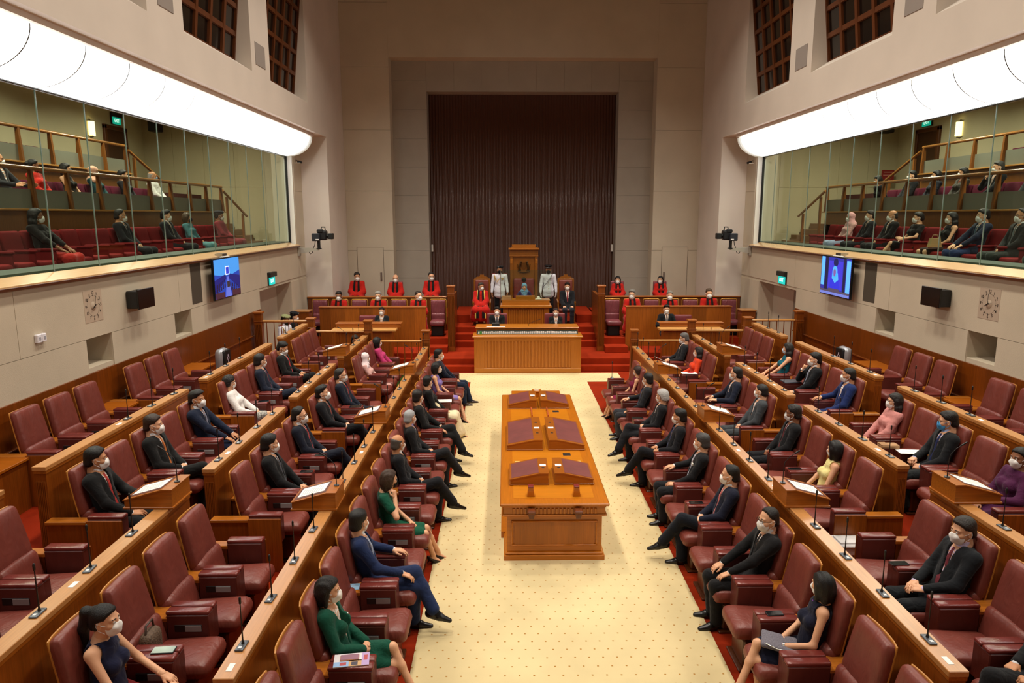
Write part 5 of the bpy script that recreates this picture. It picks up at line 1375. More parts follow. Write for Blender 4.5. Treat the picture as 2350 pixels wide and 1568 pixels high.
    nbs = float((nb - hip) @ ax)
    def vcut(f, s0, hw, ww=0.0):
        sl = hw / (nbs - s0)
        f.cut(lambda X, Y, Z: -(np.maximum(np.abs(Y - ww) - (Wt(X, Y, Z) - s0) * sl, -(Wf(X, Y, Z) - .0))))
    def shirt_part(V=True):
        f = Field(hip + (-.3, -.25, .05), nb + (.25, .25, .12), hv)
        torso(f, -.012, bust=False)
        f.cap(nb - ax * .02, nb + ax * .045 + fwd * .012, .066 if not fem else .058, .060 if not fem else .05, .015)
        f.cut(lambda X, Y, Z: .02 - Wf(X, Y, Z) - .3 * np.maximum(0, Wt(X, Y, Z) - nbs + .03))
        f.cut(lambda X, Y, Z: Wt(X, Y, Z) - nbs - .055)
        add('shirt', f, cloth(shirt, .7))
    def tie(col, w=.027, s0=.10):
        # follow the front of the chest
        m = MB(); rows = []
        for q in range(9):
            s_ = s0 + (nbs - .035 - s0) * q / 8
            c = hip + ax * s_
            r1 = .128 + fatt if s_ < .24 else (.122 if not fem else .11) + (.024 if not fem else .03) * min(1, (s_ - .24) / .16)
            fr = r1 * (.80 - .10 * min(1, max(0, (s_ - .2) / .1))) + .006
            if s_ > .40: fr = fr + (.072 - fr) * min(1, (s_ - .40) / (nbs - .40)) 
            w_ = w * (1 - .45 * q / 8) if q > 0 else w * .2
            p = c + fwd * fr
            rows.append((p + (0, -w_, 0), p + fwd * .007 + (0, 0, 0), p + (0, w_, 0)))
        v = [tuple(x) for r in rows for x in r]
        m.add(v, [(i * 3 + j, i * 3 + j + 1, (i + 1) * 3 + j + 1, (i + 1) * 3 + j) for i in range(8) for j in range(2)], True)
        m.obj('tie', cloth(col, .5), root)
    def shoes(kind_, col):
        for sy in (1, -1):
            if sy not in LG: continue
            kn, an, td = LG[sy]; x = td / np.linalg.norm(td)
            v, q = shoe_geo(kind_, hd if near < 2 else .011)
            # up axis follows the shin partly
            B = basis(x, (0, 0, -1))
            put('shoe', np_mesh('shoe', [(v, q, 0)], [mat(col, rough=.3, spec=.5)]), root, M=Matrix(M4(B, an, 1.06 if kind_ == 'man' else .98).tolist()))
    def trousers(col, o=.013):
        f = Field(lo, hi, hv)
        f.cap(hip + (0, -.055, 0), hip + (0, .055, 0), .117 + o + fatt * .3, k=.04)
        f.cap(hip, hip + ax * .16, .12 + o + fatt, .12 + o + fatt, .04, flat=(fwd, .8))
        for sy in (1, -1):
            leg(f, sy, o, .033, t1=.95)
        add('trousers', f, cloth(col))
    def jacket(col, V=(.17, .075), o=.012, sl=.93, k=.045, skirt=True, flare=0.0, name='jacket', lapel=True):
        f = Field(lo, hi, hv)
        torso(f, o, k)
        if skirt and LG and not stand:
            for sy in (1, -1): f.cap(HJ[sy], HJ[sy] + (LG[sy][0] - HJ[sy]) * .28, .098 + o, .090 + o, .04)
        if stand:
            for yy in (-.06, .06): f.cap(hip - ax * .13 + (0, yy, 0), hip + ax * .1 + (0, yy * .8, 0), .112 + o, .105 + o, .05)
        for sy in (1, -1): arm(f, sy, .012 + (0 if not fem else -.006), .014 + flare, sl)
        f.cut(lambda X, Y, Z: Wt(X, Y, Z) - nbs - .012)
        if V: vcut(f, *V)
        f.cap(hc + (0, 0, -.06), nb - ax * .02, .058, .062, neg=True)
        add(name, f, cloth(col))
    def skirt(col, long=False, o=.010):
        f = Field(lo, hi + (.1, 0, 0), hv)
        f.cap(hip + (0, -.05, 0), hip + (0, .05, 0), .122 + o, k=.04); f.cap(hip, hip + ax * .17, .118 + o, .104 + o, .04, flat=(fwd, .8))
        tk = (1.0 if long else .86) if not g('mini') else .74
        for sy in (1, -1): f.cap(HJ[sy], HJ[sy] + (LG[sy][0] - HJ[sy]) * tk, .092 + o, .062 + o, .05)
        f.cap(hip + (.1, 0, -.01), (LG[1][0] + LG[-1][0]) / 2 + (-.14 if not long else -.08, 0, -.01), .09, .06 + o, .05, flat=((0, 0, 1), .8))
        if long:
            for sy in (1, -1): f.cap(LG[sy][0], LG[sy][1] + (0, 0, .02), .066 + o, .075 + o, .06)
            m_ = (LG[1][0] + LG[-1][0]) / 2; n_ = (LG[1][1] + LG[-1][1]) / 2; f.cap(m_, n_ + (0, 0, .02), .06, .09, .06)
        add('skirt', f, cloth(col))
    # ---- clothes
    if kind in ('suit', 'gown', 'uniform') and LG and near < 2:
        f = Field(lo, hi + (.1, 0, 0), hv * .9)
        for sy in (1, -1):
            kn, an, td = LG[sy]; f.cap(kn + (an - kn) * .62, an, .047, .043, .01); Bf = basis(td / np.linalg.norm(td), (0, 0, -1)); f.cap(an, an + Bf @ np.array((.06, 0, -.03)), .042, .036, .02)
        add('socks', f, cloth('#101012'))
    cu = g('cuff', True)
    if kind in ('suit', 'skirtsuit', 'gown'):
        if kind == 'gown':
            jacket(top, (.15, .07), o=.022, flare=.03, sl=.9, name='gown')
            if LG: trousers(bot)
        else:
            jacket(top, (.20, .058) if kind == 'suit' else (.10, .085))
            trousers(bot) if kind == 'suit' else skirt(bot)
        shirt_part()
        if g('tie'): tie(g('tie'))
        if cu and kind == 'suit' and near < 2:
            f = Field(lo, hi, hv * .8)
            for sy in (1, -1):
                el, wr = AR[sy][:2]; f.cap(el + (wr - el) * .88, el + (wr - el) * .985, .036, .034, 0)
            add('cuffs', f, cloth(shirt, .7))
        shoes('man' if kind != 'skirtsuit' else 'pump', g('shoes', '#0E0D0D'))
        if g('pocket'):
            m = MB(); p = hip + ax * .36 + fwd * .118 + np.array((0, .085, 0)); m.box(p[0] - .01, p[0] + .012, p[1] - .02, p[1] + .02, p[2] - .012, p[2] + .018, c=.004); m.obj('pocket_square', M_WHITE, root)
        if g('brooch'):
            m = MB(); p = hip + ax * .37 + fwd * .128 + np.array((0, .075, 0)); m.rbox(tuple(p), (.012, .014, .02), .01, 3); m.obj('brooch', M_CHROME, root)
    elif kind in ('dress', 'blouse', 'sleeveless'):
        f = Field(lo, hi, hv); torso(f, .006 if kind != 'blouse' else .014, .04)
        sl = {'dress': .0, 'sleeveless': -1, 'blouse': g('sl', .9)}[kind] if 'sl' not in sp else sp['sl']
        if sl >= 0:
            for sy in (1, -1):
                el, wr = AR[sy][:2]
                if sl == 0: f.cap(SH[sy], SH[sy] + (el - SH[sy]) * .55, .062, .060, .03)
                else: arm(f, sy, .010, .014, sl)
        f.cut(lambda X, Y, Z: Wt(X, Y, Z) - nbs + .005)
        if g('vneck'): vcut(f, .33, .07)
        f.cap(hc + (0, 0, -.06), nb - ax * .02, .054, .058, neg=True)
        if sl < 0:
            for sy in (1, -1): f.cap(SH[sy] + sdir * sy * .012, SH[sy] + sdir * sy * .2 - ax * .04, .085, .13, neg=True)
        add('top', f, cloth(top))
        if g('vneck') and g('shirt'): shirt_part()
        if g('sash'):
            f = Field(lo, hi, hv); u = g('sashside', 1)
            f.cap(SH[u] + fwd * .03, hip + ax * .14 + fwd * .10 + np.array((0, -u * .06, 0)), .06, .05, .02); f.cap(hip + ax * .14 + fwd * .10, hip + np.array((.1, 0, .08)), .09, .08, .04)
            add('sash', f, cloth(g('sash')))
        if LG:
            if g('pants'): trousers(bot)
            else: skirt(bot, long=g('longskirt', False))
            if g('pattern'): [c for c in root.children if c.name.startswith('skirt')][0].data.materials[0] = mat(bot, rough=.8, var=.85, vscale=38)
            shoes('pump', g('shoes', '#121110'))
    elif kind == 'robe':
        f = Field(lo - .08, hi + (.1, .08, .02), hv); torso(f, .022, .06)
        for sy in (1, -1):
            el, wr = AR[sy][:2]; f.cap(SH[sy], el, .064, .095, .05); f.cap(el, el + (wr - el) * .85, .095, .10, .05)
            if LG: f.cap(HJ[sy] + (0, sy * .04, 0), LG[sy][0] + (0, sy * .05, 0), .13, .115, .06); f.cap(LG[sy][0] + (0, sy * .05, 0), LG[sy][1] + (-.02, sy * .09, .16), .115, .13, .06)
        if LG: f.cap((LG[1][0] + LG[-1][0]) / 2, (LG[1][1] + LG[-1][1]) / 2 + (0, 0, .16), .11, .13, .06)
        f.cut(lambda X, Y, Z: Wt(X, Y, Z) - nbs - .012)
        f.cap(hc + (0, 0, -.06), nb - ax * .02, .056, .060, neg=True)
        add('robe', f, cloth(top))
        # facings: vertical bands laid on the chest
        def band(y0, y1, col, name, s0=.0, zoff=.006, ww=0.5):
            m = MB(); rows = []
            for q in range(10):
                s_ = s0 + (nbs + .02 - s0) * q / 9; c = hip + ax * s_
                r_ = []
                for y in (y0, (y0 + y1) / 2, y1):
                    y_ = y * (1 - .25 * q / 9)
                    a_ = .152 if s_ < .22 else .165; fr = a_ * (.83 - .08 * min(1, max(0, (s_ - .2) / .1))) + .028
                    if s_ > .40: fr = fr + (.085 - fr) * min(1, (s_ - .40) / (nbs - .38))
                    fr = fr * math.sqrt(max(.05, 1 - (y_ / .26) ** 2)) + zoff
                    r_.append(tuple(c + fwd * fr + np.array((0, y_, 0))))
                rows += r_
            m.add(rows, [(i * 3 + j, i * 3 + j + 1, (i + 1) * 3 + j + 1, (i + 1) * 3 + j) for i in range(9) for j in range(2)], True)
            if LG and s0 <= 0:
                kx = (LG[1][0] + LG[-1][0]) / 2
                v = []
                for (x, z) in ((hip[0] + .16, hip[2] + .125), (kx[0] - .05, kx[2] + .115), (kx[0] + .09, kx[2] + .06), (kx[0] + .115, kx[2] - .1), (kx[0] + .115, .24)):
                    v += [(x, y0 * 1.1, z), (x + .004, (y0 + y1) * .55, z + .004), (x, y1 * 1.1, z)]
                m.add(v, [(i * 3 + j, i * 3 + j + 1, (i + 1) * 3 + j + 1, (i + 1) * 3 + j) for i in range(4) for j in range(2)], True)
            m.obj(name, cloth(col), root)
        for sy in (1, -1):
            band(sy * .045, sy * .12, g('facing', '#16120F'), 'facing')
            if g('trim'): band(sy * .12, sy * .15, g('trim'), 'gold_trim', zoff=.008)
        f = Field(nb + (-.15, -.12, -.1), nb + (.2, .12, .12), hv); f.cap(nb - ax * .04, nb + ax * .05 + fwd * .014, .070 if not fem else .06, .061 if not fem else .053, 0); f.cut(lambda X, Y, Z: .0 - Wf(X, Y, Z) + .03); f.cut(lambda X, Y, Z: Wt(X, Y, Z) - nbs - .06)
        add('collar', f, cloth('#E8E6E2', .7))
        m = MB(); p = nb + fwd * .085 + ax * .01; m.prism([(p[1] - .014, p[2] + .02), (p[1] + .014, p[2] + .02), (p[1] + .02, p[2] - .09), (p[1] - .02, p[2] - .09)], 'x', p[0] - .0, p[0] + .02); m.obj('tie', cloth(g('tie', '#16120F')), root)
        if LG: shoes('man', '#0E0D0D')
    elif kind == 'uniform':
        jacket('#E4E4EC', None, o=.010, sl=.96, name='tunic')
        trousers('#101014'); shoes('man', '#0B0A0A')
        f = Field(nb + (-.15, -.12, -.1), nb + (.2, .12, .12), hv); f.cap(nb - ax * .02, nb + ax * .045, .068, .060, 0); add('collar', f, cloth('#E8E8F0'))
        for sy in (1, -1):
            m = MB(); c = SH[sy] + (0, 0, .068); m.box(c[0] - .03, c[0] + .03, c[1] - .05, c[1] + .05, c[2] - .004, c[2] + .012, c=.005); m.obj('shoulder_board', mat('#1E1614' if g('cap') == 'peak' else '#7A1C18'), root)
        m = MB()
        for q in range(4): m.rbox((.128 + .0 * q, 0, 1.32 - .10 * q), (.006, .009, .009), .006, 2)
        m.obj('buttons', mat('#C8A24A', rough=.3, metal=.6), root)
        if g('cord'):
            m = MB(); sgn = -1
            m.tube([(.05, -.17, 1.46), (.115, -.12, 1.30), (.14, -.05, 1.27), (.145, .0, 1.34), (.135, .03, 1.40)], .009, n=6); m.tube([(.05, -.17, 1.45), (.09, -.15, 1.27), (.13, -.09, 1.22), (.14, -.02, 1.32)], .007, n=6); m.obj('gold_cord', mat('#C8A030', rough=.4), root)
            m = MB(); m.box(.118, .132, .05, .13, 1.345, 1.375, c=.003); m.box(.12, .134, .06, .12, 1.30, 1.34, c=.004); m.obj('medals', mat('#B08A30', rough=.4), root)
        else:
            m = MB(); m.tube([(.04, .14, 1.47), (.13, .05, 1.36), (.145, -.06, 1.20), (.11, -.16, 1.08), (-.02, -.19, 1.0)], .012, n=6); m.obj('shoulder_strap', mat('#8E8E98', rough=.5), root)
            m = MB(); m.rbox((.125, .08, 1.36), (.008, .015, .02), .008, 2); m.obj('badge', mat('#2A2A30'), root)
    # ---- hair, mask, spectacles
    HMx = Matrix(HM.tolist())
    st, hcx = hcol
    def headobj(name, key, geo, m):
        kk = ('me', key, m.name)
        if kk not in TC: TC[kk] = np_mesh(name, [(v, q, 0) for v, q in geo], [m])
        return put(name, TC[kk], root, M=HMx)
    if st == 'hijab': headobj('headscarf', ('hijab', hr), [hijab_geo(hr)], cloth(hcx))
    elif st != 'none': headobj('hair', (st, hr), [hair_geo(st, hr)], hairmat(hcx))
    if g('cap') == 'peak':
        m = MB(); m.lathe([(.0, .155), (.115, .15), (.135, .135), (.10, .105), (.098, .07), (.0, .07)], 18, (-.012, 0, 0)); m.prism([(.07, -.08), (.125, -.05), (.14, 0), (.125, .05), (.07, .08)], 'z', .055, .065); m.obj('peaked_cap', mat('#0C0C10', rough=.4), root, M=HMx)
        m = MB(); m.tube([(.06, -.085, .078), (.098, -.045, .076), (.108, 0, .076), (.098, .045, .076), (.06, .085, .078)], .009, n=6); m.lathe([(0, 0), (.014, .004), (0, .03)], 8, (.10, 0, .1)); m.obj('cap_badge', M_CHROME, root, M=HMx)
    if g('cap') == 'beret':
        f = Field((-.17, -.17, .02), (.16, .17, .2), hr); f.ell((-.015, .01, .088), (.118, .108, .045), 0); f.ell((-.01, .05, .105), (.10, .085, .035), .02); f.cap((.09, -.02, .09), (.09, .02, .12), .02, .02, .02)
        v, q = f.mesh(); put('beret', np_mesh('beret', [(v, q, 0)], [cloth(g('capcol', '#16161A'))]), root, M=HMx)
        m = MB(); m.rbox((.102, -.03, .10), (.008, .012, .015), .008, 2); m.obj('beret_badge', M_CHROME, root, M=HMx)
    if g('mask', '#E9E6E2'):
        a, b_ = mask_geo(hh); mm = mat(g('mask', '#E9E6E2'), rough=.8, spec=.2)
        headobj('face_mask', ('mask', hh), [a, b_], mm)
    if g('glasses'):
        if 'glm' not in TC: TC['glm'] = glasses_mesh().mesh('spectacles', mat('#17120F', rough=.3))
        put('spectacles', TC['glm'], root, M=HMx)
    if g('watch'):
        el, wr = AR[g('watch')][:2]; d = (wr - el) / np.linalg.norm(wr - el); m = MB(); p = wr - d * .015
        m.cyl(tuple(p - d * .008), tuple(p + d * .008), .034, n=12); m.obj('wristwatch', M_CHROME, root)
    if g('necklace'):
        m = MB(); p = nb + fwd * .07 - ax * .03; m.rbox(tuple(p), (.01, .03, .01), .008, 3); m.obj('necklace', mat(g('necklace')), root)
    return root
def seat(s, r, y, label, dz=0, dx=0, **sp):
    loc, rz = seat_loc(s, r, y)
    t = sp.pop('t', 0); sp['turn'] = t * (1 if s < 0 else -1); sp['twist'] = sp.get('twist', t * .22) * (1 if s < 0 else -1)
    if 'lod' not in sp: sp['lod'] = 0 if y < 9.7 else 1
    loc = (loc[0] - s * dx, loc[1], loc[2] + dz)
    return person(label, loc, rz, sp)
BLK = '#121317'; NAVY = '#161B2C'; BLUE = '#1C2A4E'; GREY = '#33363A'; W = '#E9E6E2'
# ---- left front row
seat(-1, 1, S1(0), 'woman in a dark green blazer and skirt, black bob, legs crossed', fem=True, kind='skirtsuit', top='#0E4A38', bot='#0E4A38', shirt='#E8E8E6', hair=('bob', '#120E0D'), t=8, legs='crossL', arms=('lap', 'lap'), rec=13, brooch=True)
seat(-1, 1, S1(2), 'man in a bright navy suit, hands spread on armrest and knee', kind='suit', top=BLUE, bot='#1E2C50', tie='#9AA6BC', hair=('short', '#0F0D0C'), t=62, legs='crossL', arms=('rest', 'knee'), rec=13, skin='l')
seat(-1, 1, S1(4), 'woman in a shiny green dress raising a hand to her black mask', fem=True, kind='dress', top='#0B4A36', bot='#0C5038', hair=('bob', '#3A281C'), t=35, mask='#141414', legs='slantL', arms=('lap2', 'face'), rec=6, shoes='#101010', hx=.05)
seat(-1, 1, S1(6), 'balding man in a black suit with hands clasped, left front row', kind='suit', top=BLK, bot=BLK, tie='#2A2A2C', hair=('balding', '#4A4440'), t=55, legs='crossR', arms=('lap', 'lap'), skin='m', glasses=True, rec=11)
seat(-1, 1, S1(8), 'grey haired man in a black jacket and lilac shirt, left front row', kind='suit', top='#17181A', bot='#1A1B1E', shirt='#9C94C8', hair=('crop', '#9A9C9E'), t=60, legs='crossR', arms=('lap', 'lap'), rec=11)
seat(-1, 1, S1(10), 'man with dark side parted hair in a plain black suit, back turned', kind='suit', top='#141414', bot='#141415', hair=('short', '#171412'), t=62, legs='crossL', arms=('lap2', 'thigh'))
seat(-1, 1, S1(12), 'person in a black top with a long cream draped skirt', fem=True, kind='blouse', top='#141414', bot='#E2D4AE', longskirt=True, sash='#E0D2AA', hair=('short', '#0F0D0D'), t=62, arms=('lap2', 'lap2'), lod=1, legs='ext', rec=9)
seat(-1, 1, S1(14), 'woman in a sleeveless lilac dress with black bobbed hair', fem=True, kind='sleeveless', top='#8470B0', bot='#8A76B6', hair=('bob', '#0F0C0C'), t=25, arms=('lap2', 'thigh'), legs='slantR', rec=8, hx=.03)
seat(-1, 1, S1(16), 'man in a navy suit and brown shoes, farthest in the left front row', kind='suit', top='#151B2B', bot='#182236', tie='#7A2A3A', hair=('short', '#120F0E'), t=25, arms=('lap2', 'lap2'), shoes='#3A2A22', legs='ext')
# ---- right front row
seat(1, 1, S1(0), 'woman in a sleeveless navy dress holding a grey clutch, black bob', fem=True, kind='sleeveless', top='#15182C', bot='#15182C', hair=('bob', '#0D0B0B'), t=72, legs='crossR', arms=('lap2', 'lap'), rec=12, watch=1, necklace='#7A3AA0')
seat(1, 1, S1(2), 'man with thin spectacles in a black suit, hands on both knees', kind='suit', top='#141416', bot='#121214', tie='#1A1A1C', hair=('recede', '#1A1614'), t=-12, arms=('knee', 'knee'), legs='flat', glasses=True, rec=14, fat=.006)
seat(1, 1, S1(4), 'man in a dark navy suit and coral tie, fingers laced over knee', kind='suit', top='#14182A', bot='#12161F', tie='#C06A68', hair=('recede', '#0F0D0C'), t=22, legs='crossL', arms=('lap2', 'lap'))
seat(1, 1, S1(6), 'grey haired man in a black suit with silver tie and pocket square', kind='suit', top='#16171A', bot='#15161A', tie='#B4B4C2', hair=('short', '#3C3A3A'), t=45, arms=('lap2', 'rest'), legs='flat', pocket=True)
seat(1, 1, S1(8), 'bearded looking man in a black suit and blue tie holding spectacles', kind='suit', top='#121318', bot='#121318', tie='#26305E', hair=('short', '#0E0C0C'), t=32, legs='crossL', arms=('write', 'write'), skin='m')
seat(1, 1, S1(10), 'man with wavy silver hair in a black suit, legs crossed', kind='suit', top='#141519', bot='#15161A', hair=('curly', '#A6A4A2'), t=50, legs='crossR', arms=('lap', 'lap'), glasses=True)
seat(1, 1, S1(12), 'man in a charcoal suit, hand on armrest, near the maroon dress', kind='suit', top='#1B1C20', bot='#2C2E33', tie='#2A3054', hair=('short', '#121010'), t=55, arms=('thigh', 'rest'), glasses=True)
seat(1, 1, S1(14), 'woman in a sleeveless maroon dress with short brown hair', fem=True, kind='sleeveless', top='#6A1230', bot='#7A1638', hair=('curly', '#2E1A14'), t=62, legs='slantR', arms=('lap', 'lap'), sc=.9)
# ---- left second row
G = lambda g_, k: 4.70 + 3.24 * g_ + (.645 if g_ < 3 else .61) * k
seat(-1, 2, G(0, 0), 'woman in a sleeveless navy cheongsam with a high ponytail', fem=True, kind='sleeveless', top='#171A34', bot='#7A1A1E', hair=('pony', '#0F0D0D'), t=0, legs='crossR', arms=('knee', 'knee'), rec=6, hx=.03, mini=True)
seat(-1, 2, G(1, 1), 'man in a black suit and grey tie behind the second lectern', kind='suit', top='#131315', bot='#131315', tie='#4A4C54', hair=('short', '#12100F'), t=38, arms=('lap2', 'lap2'))
seat(-1, 2, G(1, 3), 'man with spectacles and receding hair in a navy suit, red tie', kind='suit', top='#131725', bot='#131725', tie='#A0343A', hair=('recede', '#141110'), t=8, legs='crossR', arms=('lap', 'lap'), glasses=True, lod=0)
seat(-1, 2, G(2, 0), 'young man in a black suit looking up, brick red tie', kind='suit', top='#131317', bot='#121215', tie='#8A4038', hair=('tallshort', '#100E0D'), t=5, nod=-8, arms=('lap2', 'lap2'), legs='crossR', lod=0)
seat(-1, 2, G(2, 2), 'man with spectacles and silver streaked hair in a dark navy suit', kind='suit', top='#141A28', bot='#161A26', tie='#9A2A30', hair=('recede', '#2A2826'), t=12, arms=('lap', 'lap'), glasses=True)
seat(-1, 2, G(3, 1) - .15, 'woman in a pale pink headscarf and long pink dress', fem=True, kind='blouse', top='#D8ACA4', bot='#D6A8A0', longskirt=True, hair=('hijab', '#EBDADA'), t=28, arms=('lap2', 'lap2'), sc=.9, dz=-.05)
seat(-1, 2, G(3, 3), 'woman in a hot pink jacket and green skirt, black bob', fem=True, kind='blouse', top='#C03A70', bot='#5E8A3A', longskirt=True, hair=('bob', '#100C0C'), t=45, arms=('lap2', 'lap2'), dz=-.03)
# ---- right second row
seat(1, 2, G(0, 0), 'man at the lower right corner in a black suit using a phone', kind='suit', top='#131316', bot='#131316', hair=('short', '#14110F'), t=20, arms=('write', 'write'), skin='m', legs='crossR')
seat(1, 2, G(0, 2), 'heavy man in a dark suit, lilac shirt and patterned maroon tie', kind='suit', top='#16191D', bot='#15181C', shirt='#CFC2E4', tie='#6A2630', hair=('short', '#2A2522'), t=-6, nod=6, arms=('lap2', 'lap2'), fat=.03, rec=13, az=.05, legs='flat')
seat(1, 2, G(1, 1), 'woman in a sleeveless pale yellow top with straight black hair', fem=True, kind='sleeveless', top='#E2D690', bot='#E2D690', hair=('bob', '#0E0B0B'), t=72, arms=('lap2', 'lap2'), dz=-.07)
seat(1, 2, G(1, 3), 'dark haired man in a black suit with hands clasped, right second row', kind='suit', top='#131316', bot='#131318', tie='#5A2428', hair=('short', '#1A1817'), t=35, skin='d', glasses=True, arms=('lap', 'lap'), lod=0)
seat(1, 2, G(2, 0), 'man in a mid grey suit with close cropped hair', kind='suit', top='#3C4044', bot='#3C4044', hair=('crop', '#181514'), t=45, arms=('lap', 'lap'))
seat(1, 2, G(2, 2), 'man with spectacles in a dark navy suit reaching to the lectern', kind='suit', top='#141A2B', bot='#141A2B', hair=('recede', '#1A1817'), t=35, glasses=True, arms=('lect', 'lect'))
seat(1, 2, G(3, 1), 'woman in an orange red floral jacket with long dark hair', fem=True, kind='blouse', top='#D8401C', bot='#3A2A2A', hair=('long', '#1A1210'), t=35, arms=('write', 'write'), dz=-.05)
seat(1, 2, G(3, 3), 'grey haired man with spectacles reading a white paper', kind='suit', top='#191A1E', bot='#191A1E', hair=('short', '#5A5654'), t=20, nod=10, glasses=True, arms=('write', 'write'))
# ---- left third row
A3 = lambda k: 7.28 + .625 * k
B3 = lambda k: 11.15 + .635 * k
seat(-1, 3, A3(0), 'man in a black suit and red tie at the nearest lectern', kind='suit', top='#121213', bot='#121213', tie='#A02A26', hair=('short', '#100E0D'), t=28, arms=('lect', 'lap2'), skin='m', lod=0)
seat(-1, 3, A3(2), 'brown haired man in a black suit and orange tie', kind='suit', top='#131313', bot='#131313', tie='#B0642E', hair=('short', '#2E2018'), t=15, legs='crossR', arms=('lap', 'lap'), lod=0)
seat(-1, 3, A3(4), 'man in a navy suit and grey tie with hands on his knees', kind='suit', top='#151D31', bot='#18203A', tie='#7A7A8C', hair=('tallshort', '#171412'), t=-2, arms=('knee', 'knee'), lod=0, skin='m')
seat(-1, 3, B3(0), 'woman in a white blouse and black and white patterned skirt', fem=True, kind='blouse', top='#E8E4E0', bot='#9A9690', pattern=True, hair=('curly', '#17110F'), t=58, legs='crossR', arms=('lap2', 'lap2'), rec=20, dz=-.03, glasses=True, lod=0)
seat(-1, 3, B3(2), 'man with spectacles in a navy suit and purple tie', kind='suit', top='#1A2030', bot='#1C2434', tie='#5A2A40', hair=('short', '#1A1614'), t=50, legs='crossR', arms=('lap', 'lap'), glasses=True)
seat(-1, 3, B3(4), 'man in a black suit and red patterned tie writing on a pad', kind='suit', top='#121212', bot='#121213', tie='#C0343A', hair=('short', '#100E0D'), t=0, nod=22, arms=('write', 'write'), legs='crossR', skin='m')
# ---- right third row
seat(1, 3, A3(0), 'dark skinned woman in a purple embroidered sari behind a lectern', fem=True, kind='blouse', top='#4A1A3E', bot='#4A1A3E', hair=('bun', '#17110F'), t=-14, skin='d', arms=('lect', 'lap2'), longskirt=True, lod=0)
seat(1, 3, A3(2), 'young man in a dark suit with a bright blue mask, taking notes', kind='suit', top='#16181B', bot='#16181B', shirt='#A8BCE8', tie='#16204A', mask='#4E9AD0', hair=('short', '#151211'), t=30, nod=8, glasses=True, arms=('lap', 'write'), lod=0)
seat(1, 3, A3(4), 'woman in a dusty pink long sleeved outfit with long dark hair', fem=True, kind='blouse', top='#C88680', bot='#CC8C86', pants=True, hair=('long', '#1A1210'), t=20, glasses=True, arms=('lap2', 'lap2'), dz=-.03, lod=0)
seat(1, 3, B3(0), 'man in a vivid blue suit with hands on the armrest', kind='suit', top='#1A2A5A', bot='#1A2A5A', hair=('crop', '#1A1817'), t=30, arms=('thigh', 'rest'), skin='m')
seat(1, 3, B3(2), 'man in a black suit and grey tie resting his chin on a fist', kind='suit', top='#131519', bot='#16181C', tie='#98A0B4', hair=('short', '#0F0D0C'), t=15, arms=('lap2', 'chin'))
seat(1, 3, B3(4), 'woman in a sleeveless teal top and orange skirt, pale blue mask', fem=True, kind='sleeveless', top='#0E5A6A', bot='#D07A1A', mask='#C4D8EA', hair=('long', '#1C1614'), t=48, arms=('knee', 'knee'))
# ---- galleries
def gal(s, tier, y, label, **sp):
    x = {1: 8.42, 2: 9.78}[tier]; z = {1: 3.05, 2: 4.02}[tier]
    t = sp.pop('t', 12); sp['turn'] = t * (1 if s < 0 else -1); sp['lod'] = sp.get('lod', 2); sp['nod'] = sp.get('nod', 4)
    return person(label, (s * x, y, z), 0 if s < 0 else PI, sp)
gal(-1, 1, 11.75, 'woman in a black top and red wrap leaning forward, left gallery', fem=True, kind='blouse', top='#1A1616', bot='#A8241E', longskirt=True, hair=('long', '#0E0B0B'), t=35, skin='d', sl=.55, arms=('knee', 'knee'), lod=1, sc=1.0)
gal(-1, 1, 14.3, 'man in a black suit with spectacles in the left gallery front row', kind='suit', top='#16181C', bot='#16181C', tie='#2A2A30', hair=('recede', '#1A1614'), t=35, glasses=True, skin='m', lod=1)
gal(-1, 1, 16.2, 'young man in a grey suit in the left gallery front row', kind='suit', top='#1E1F23', bot='#1A1B1F', tie='#8A8078', hair=('tallshort', '#120F0E'), t=25)
gal(-1, 1, 17.3, 'woman in a teal patterned dress, brown hair, left gallery front row', fem=True, kind='dress', top='#4A7A80', bot='#5A868A', longskirt=True, mask='#2A2438', hair=('bob', '#4A3826'), t=30, skin='m', sl=.5)
gal(-1, 1, 19.2, 'man in a maroon shirt and dark cap, far end of left gallery', kind='blouse', top='#8A3038', bot='#7A2A30', longskirt=True, hair=('short', '#17120F'), t=30, cap='beret', capcol='#1A1A22', skin='d', sl=.9)
gal(-1, 2, 13.0, 'bald man in a dark suit gesturing in the upper left gallery', kind='suit', top='#1A1C22', bot='#1C2A2A', hair=('none', '#000'), t=30, arms=('out', 'out'), skin='m')
gal(-1, 2, 14.0, 'woman in a red embroidered blouse with a white hair flower', fem=True, kind='blouse', top='#C02A1E', bot='#1A1A1A', hair=('bun', '#120E0D'), t=40, mask='#2A2420', skin='d')
gal(-1, 2, 15.0, 'woman in a sleeveless black top in the upper left gallery', fem=True, kind='sleeveless', top='#14120F', bot='#14120F', hair=('bob', '#17110F'), t=28, mask='#3A6A86')
gal(-1, 2, 16.0, 'woman in a peach headscarf and dark teal dress', fem=True, kind='blouse', top='#123E42', bot='#123E42', hair=('hijab', '#D8A48C'), t=35)
gal(-1, 2, 17.2, 'person in glossy black with dark hair in the upper left gallery', fem=True, kind='blouse', top='#18181C', bot='#18181C', hair=('curly', '#120E0D'), t=30)
gal(-1, 2, 18.6, 'balding man in a white shirt and red tie, upper left gallery', kind='blouse', top='#E4E2DE', bot='#2A2A2A', pants=True, hair=('balding', '#8A8480'), t=30, skin='m', mask='#8AA8C0')
gal(1, 1, 18.2, 'woman in a pink headscarf and pink top, right gallery front row', fem=True, kind='blouse', top='#C89A94', bot='#8A94B0', longskirt=True, hair=('hijab', '#D09A9A'), t=10)
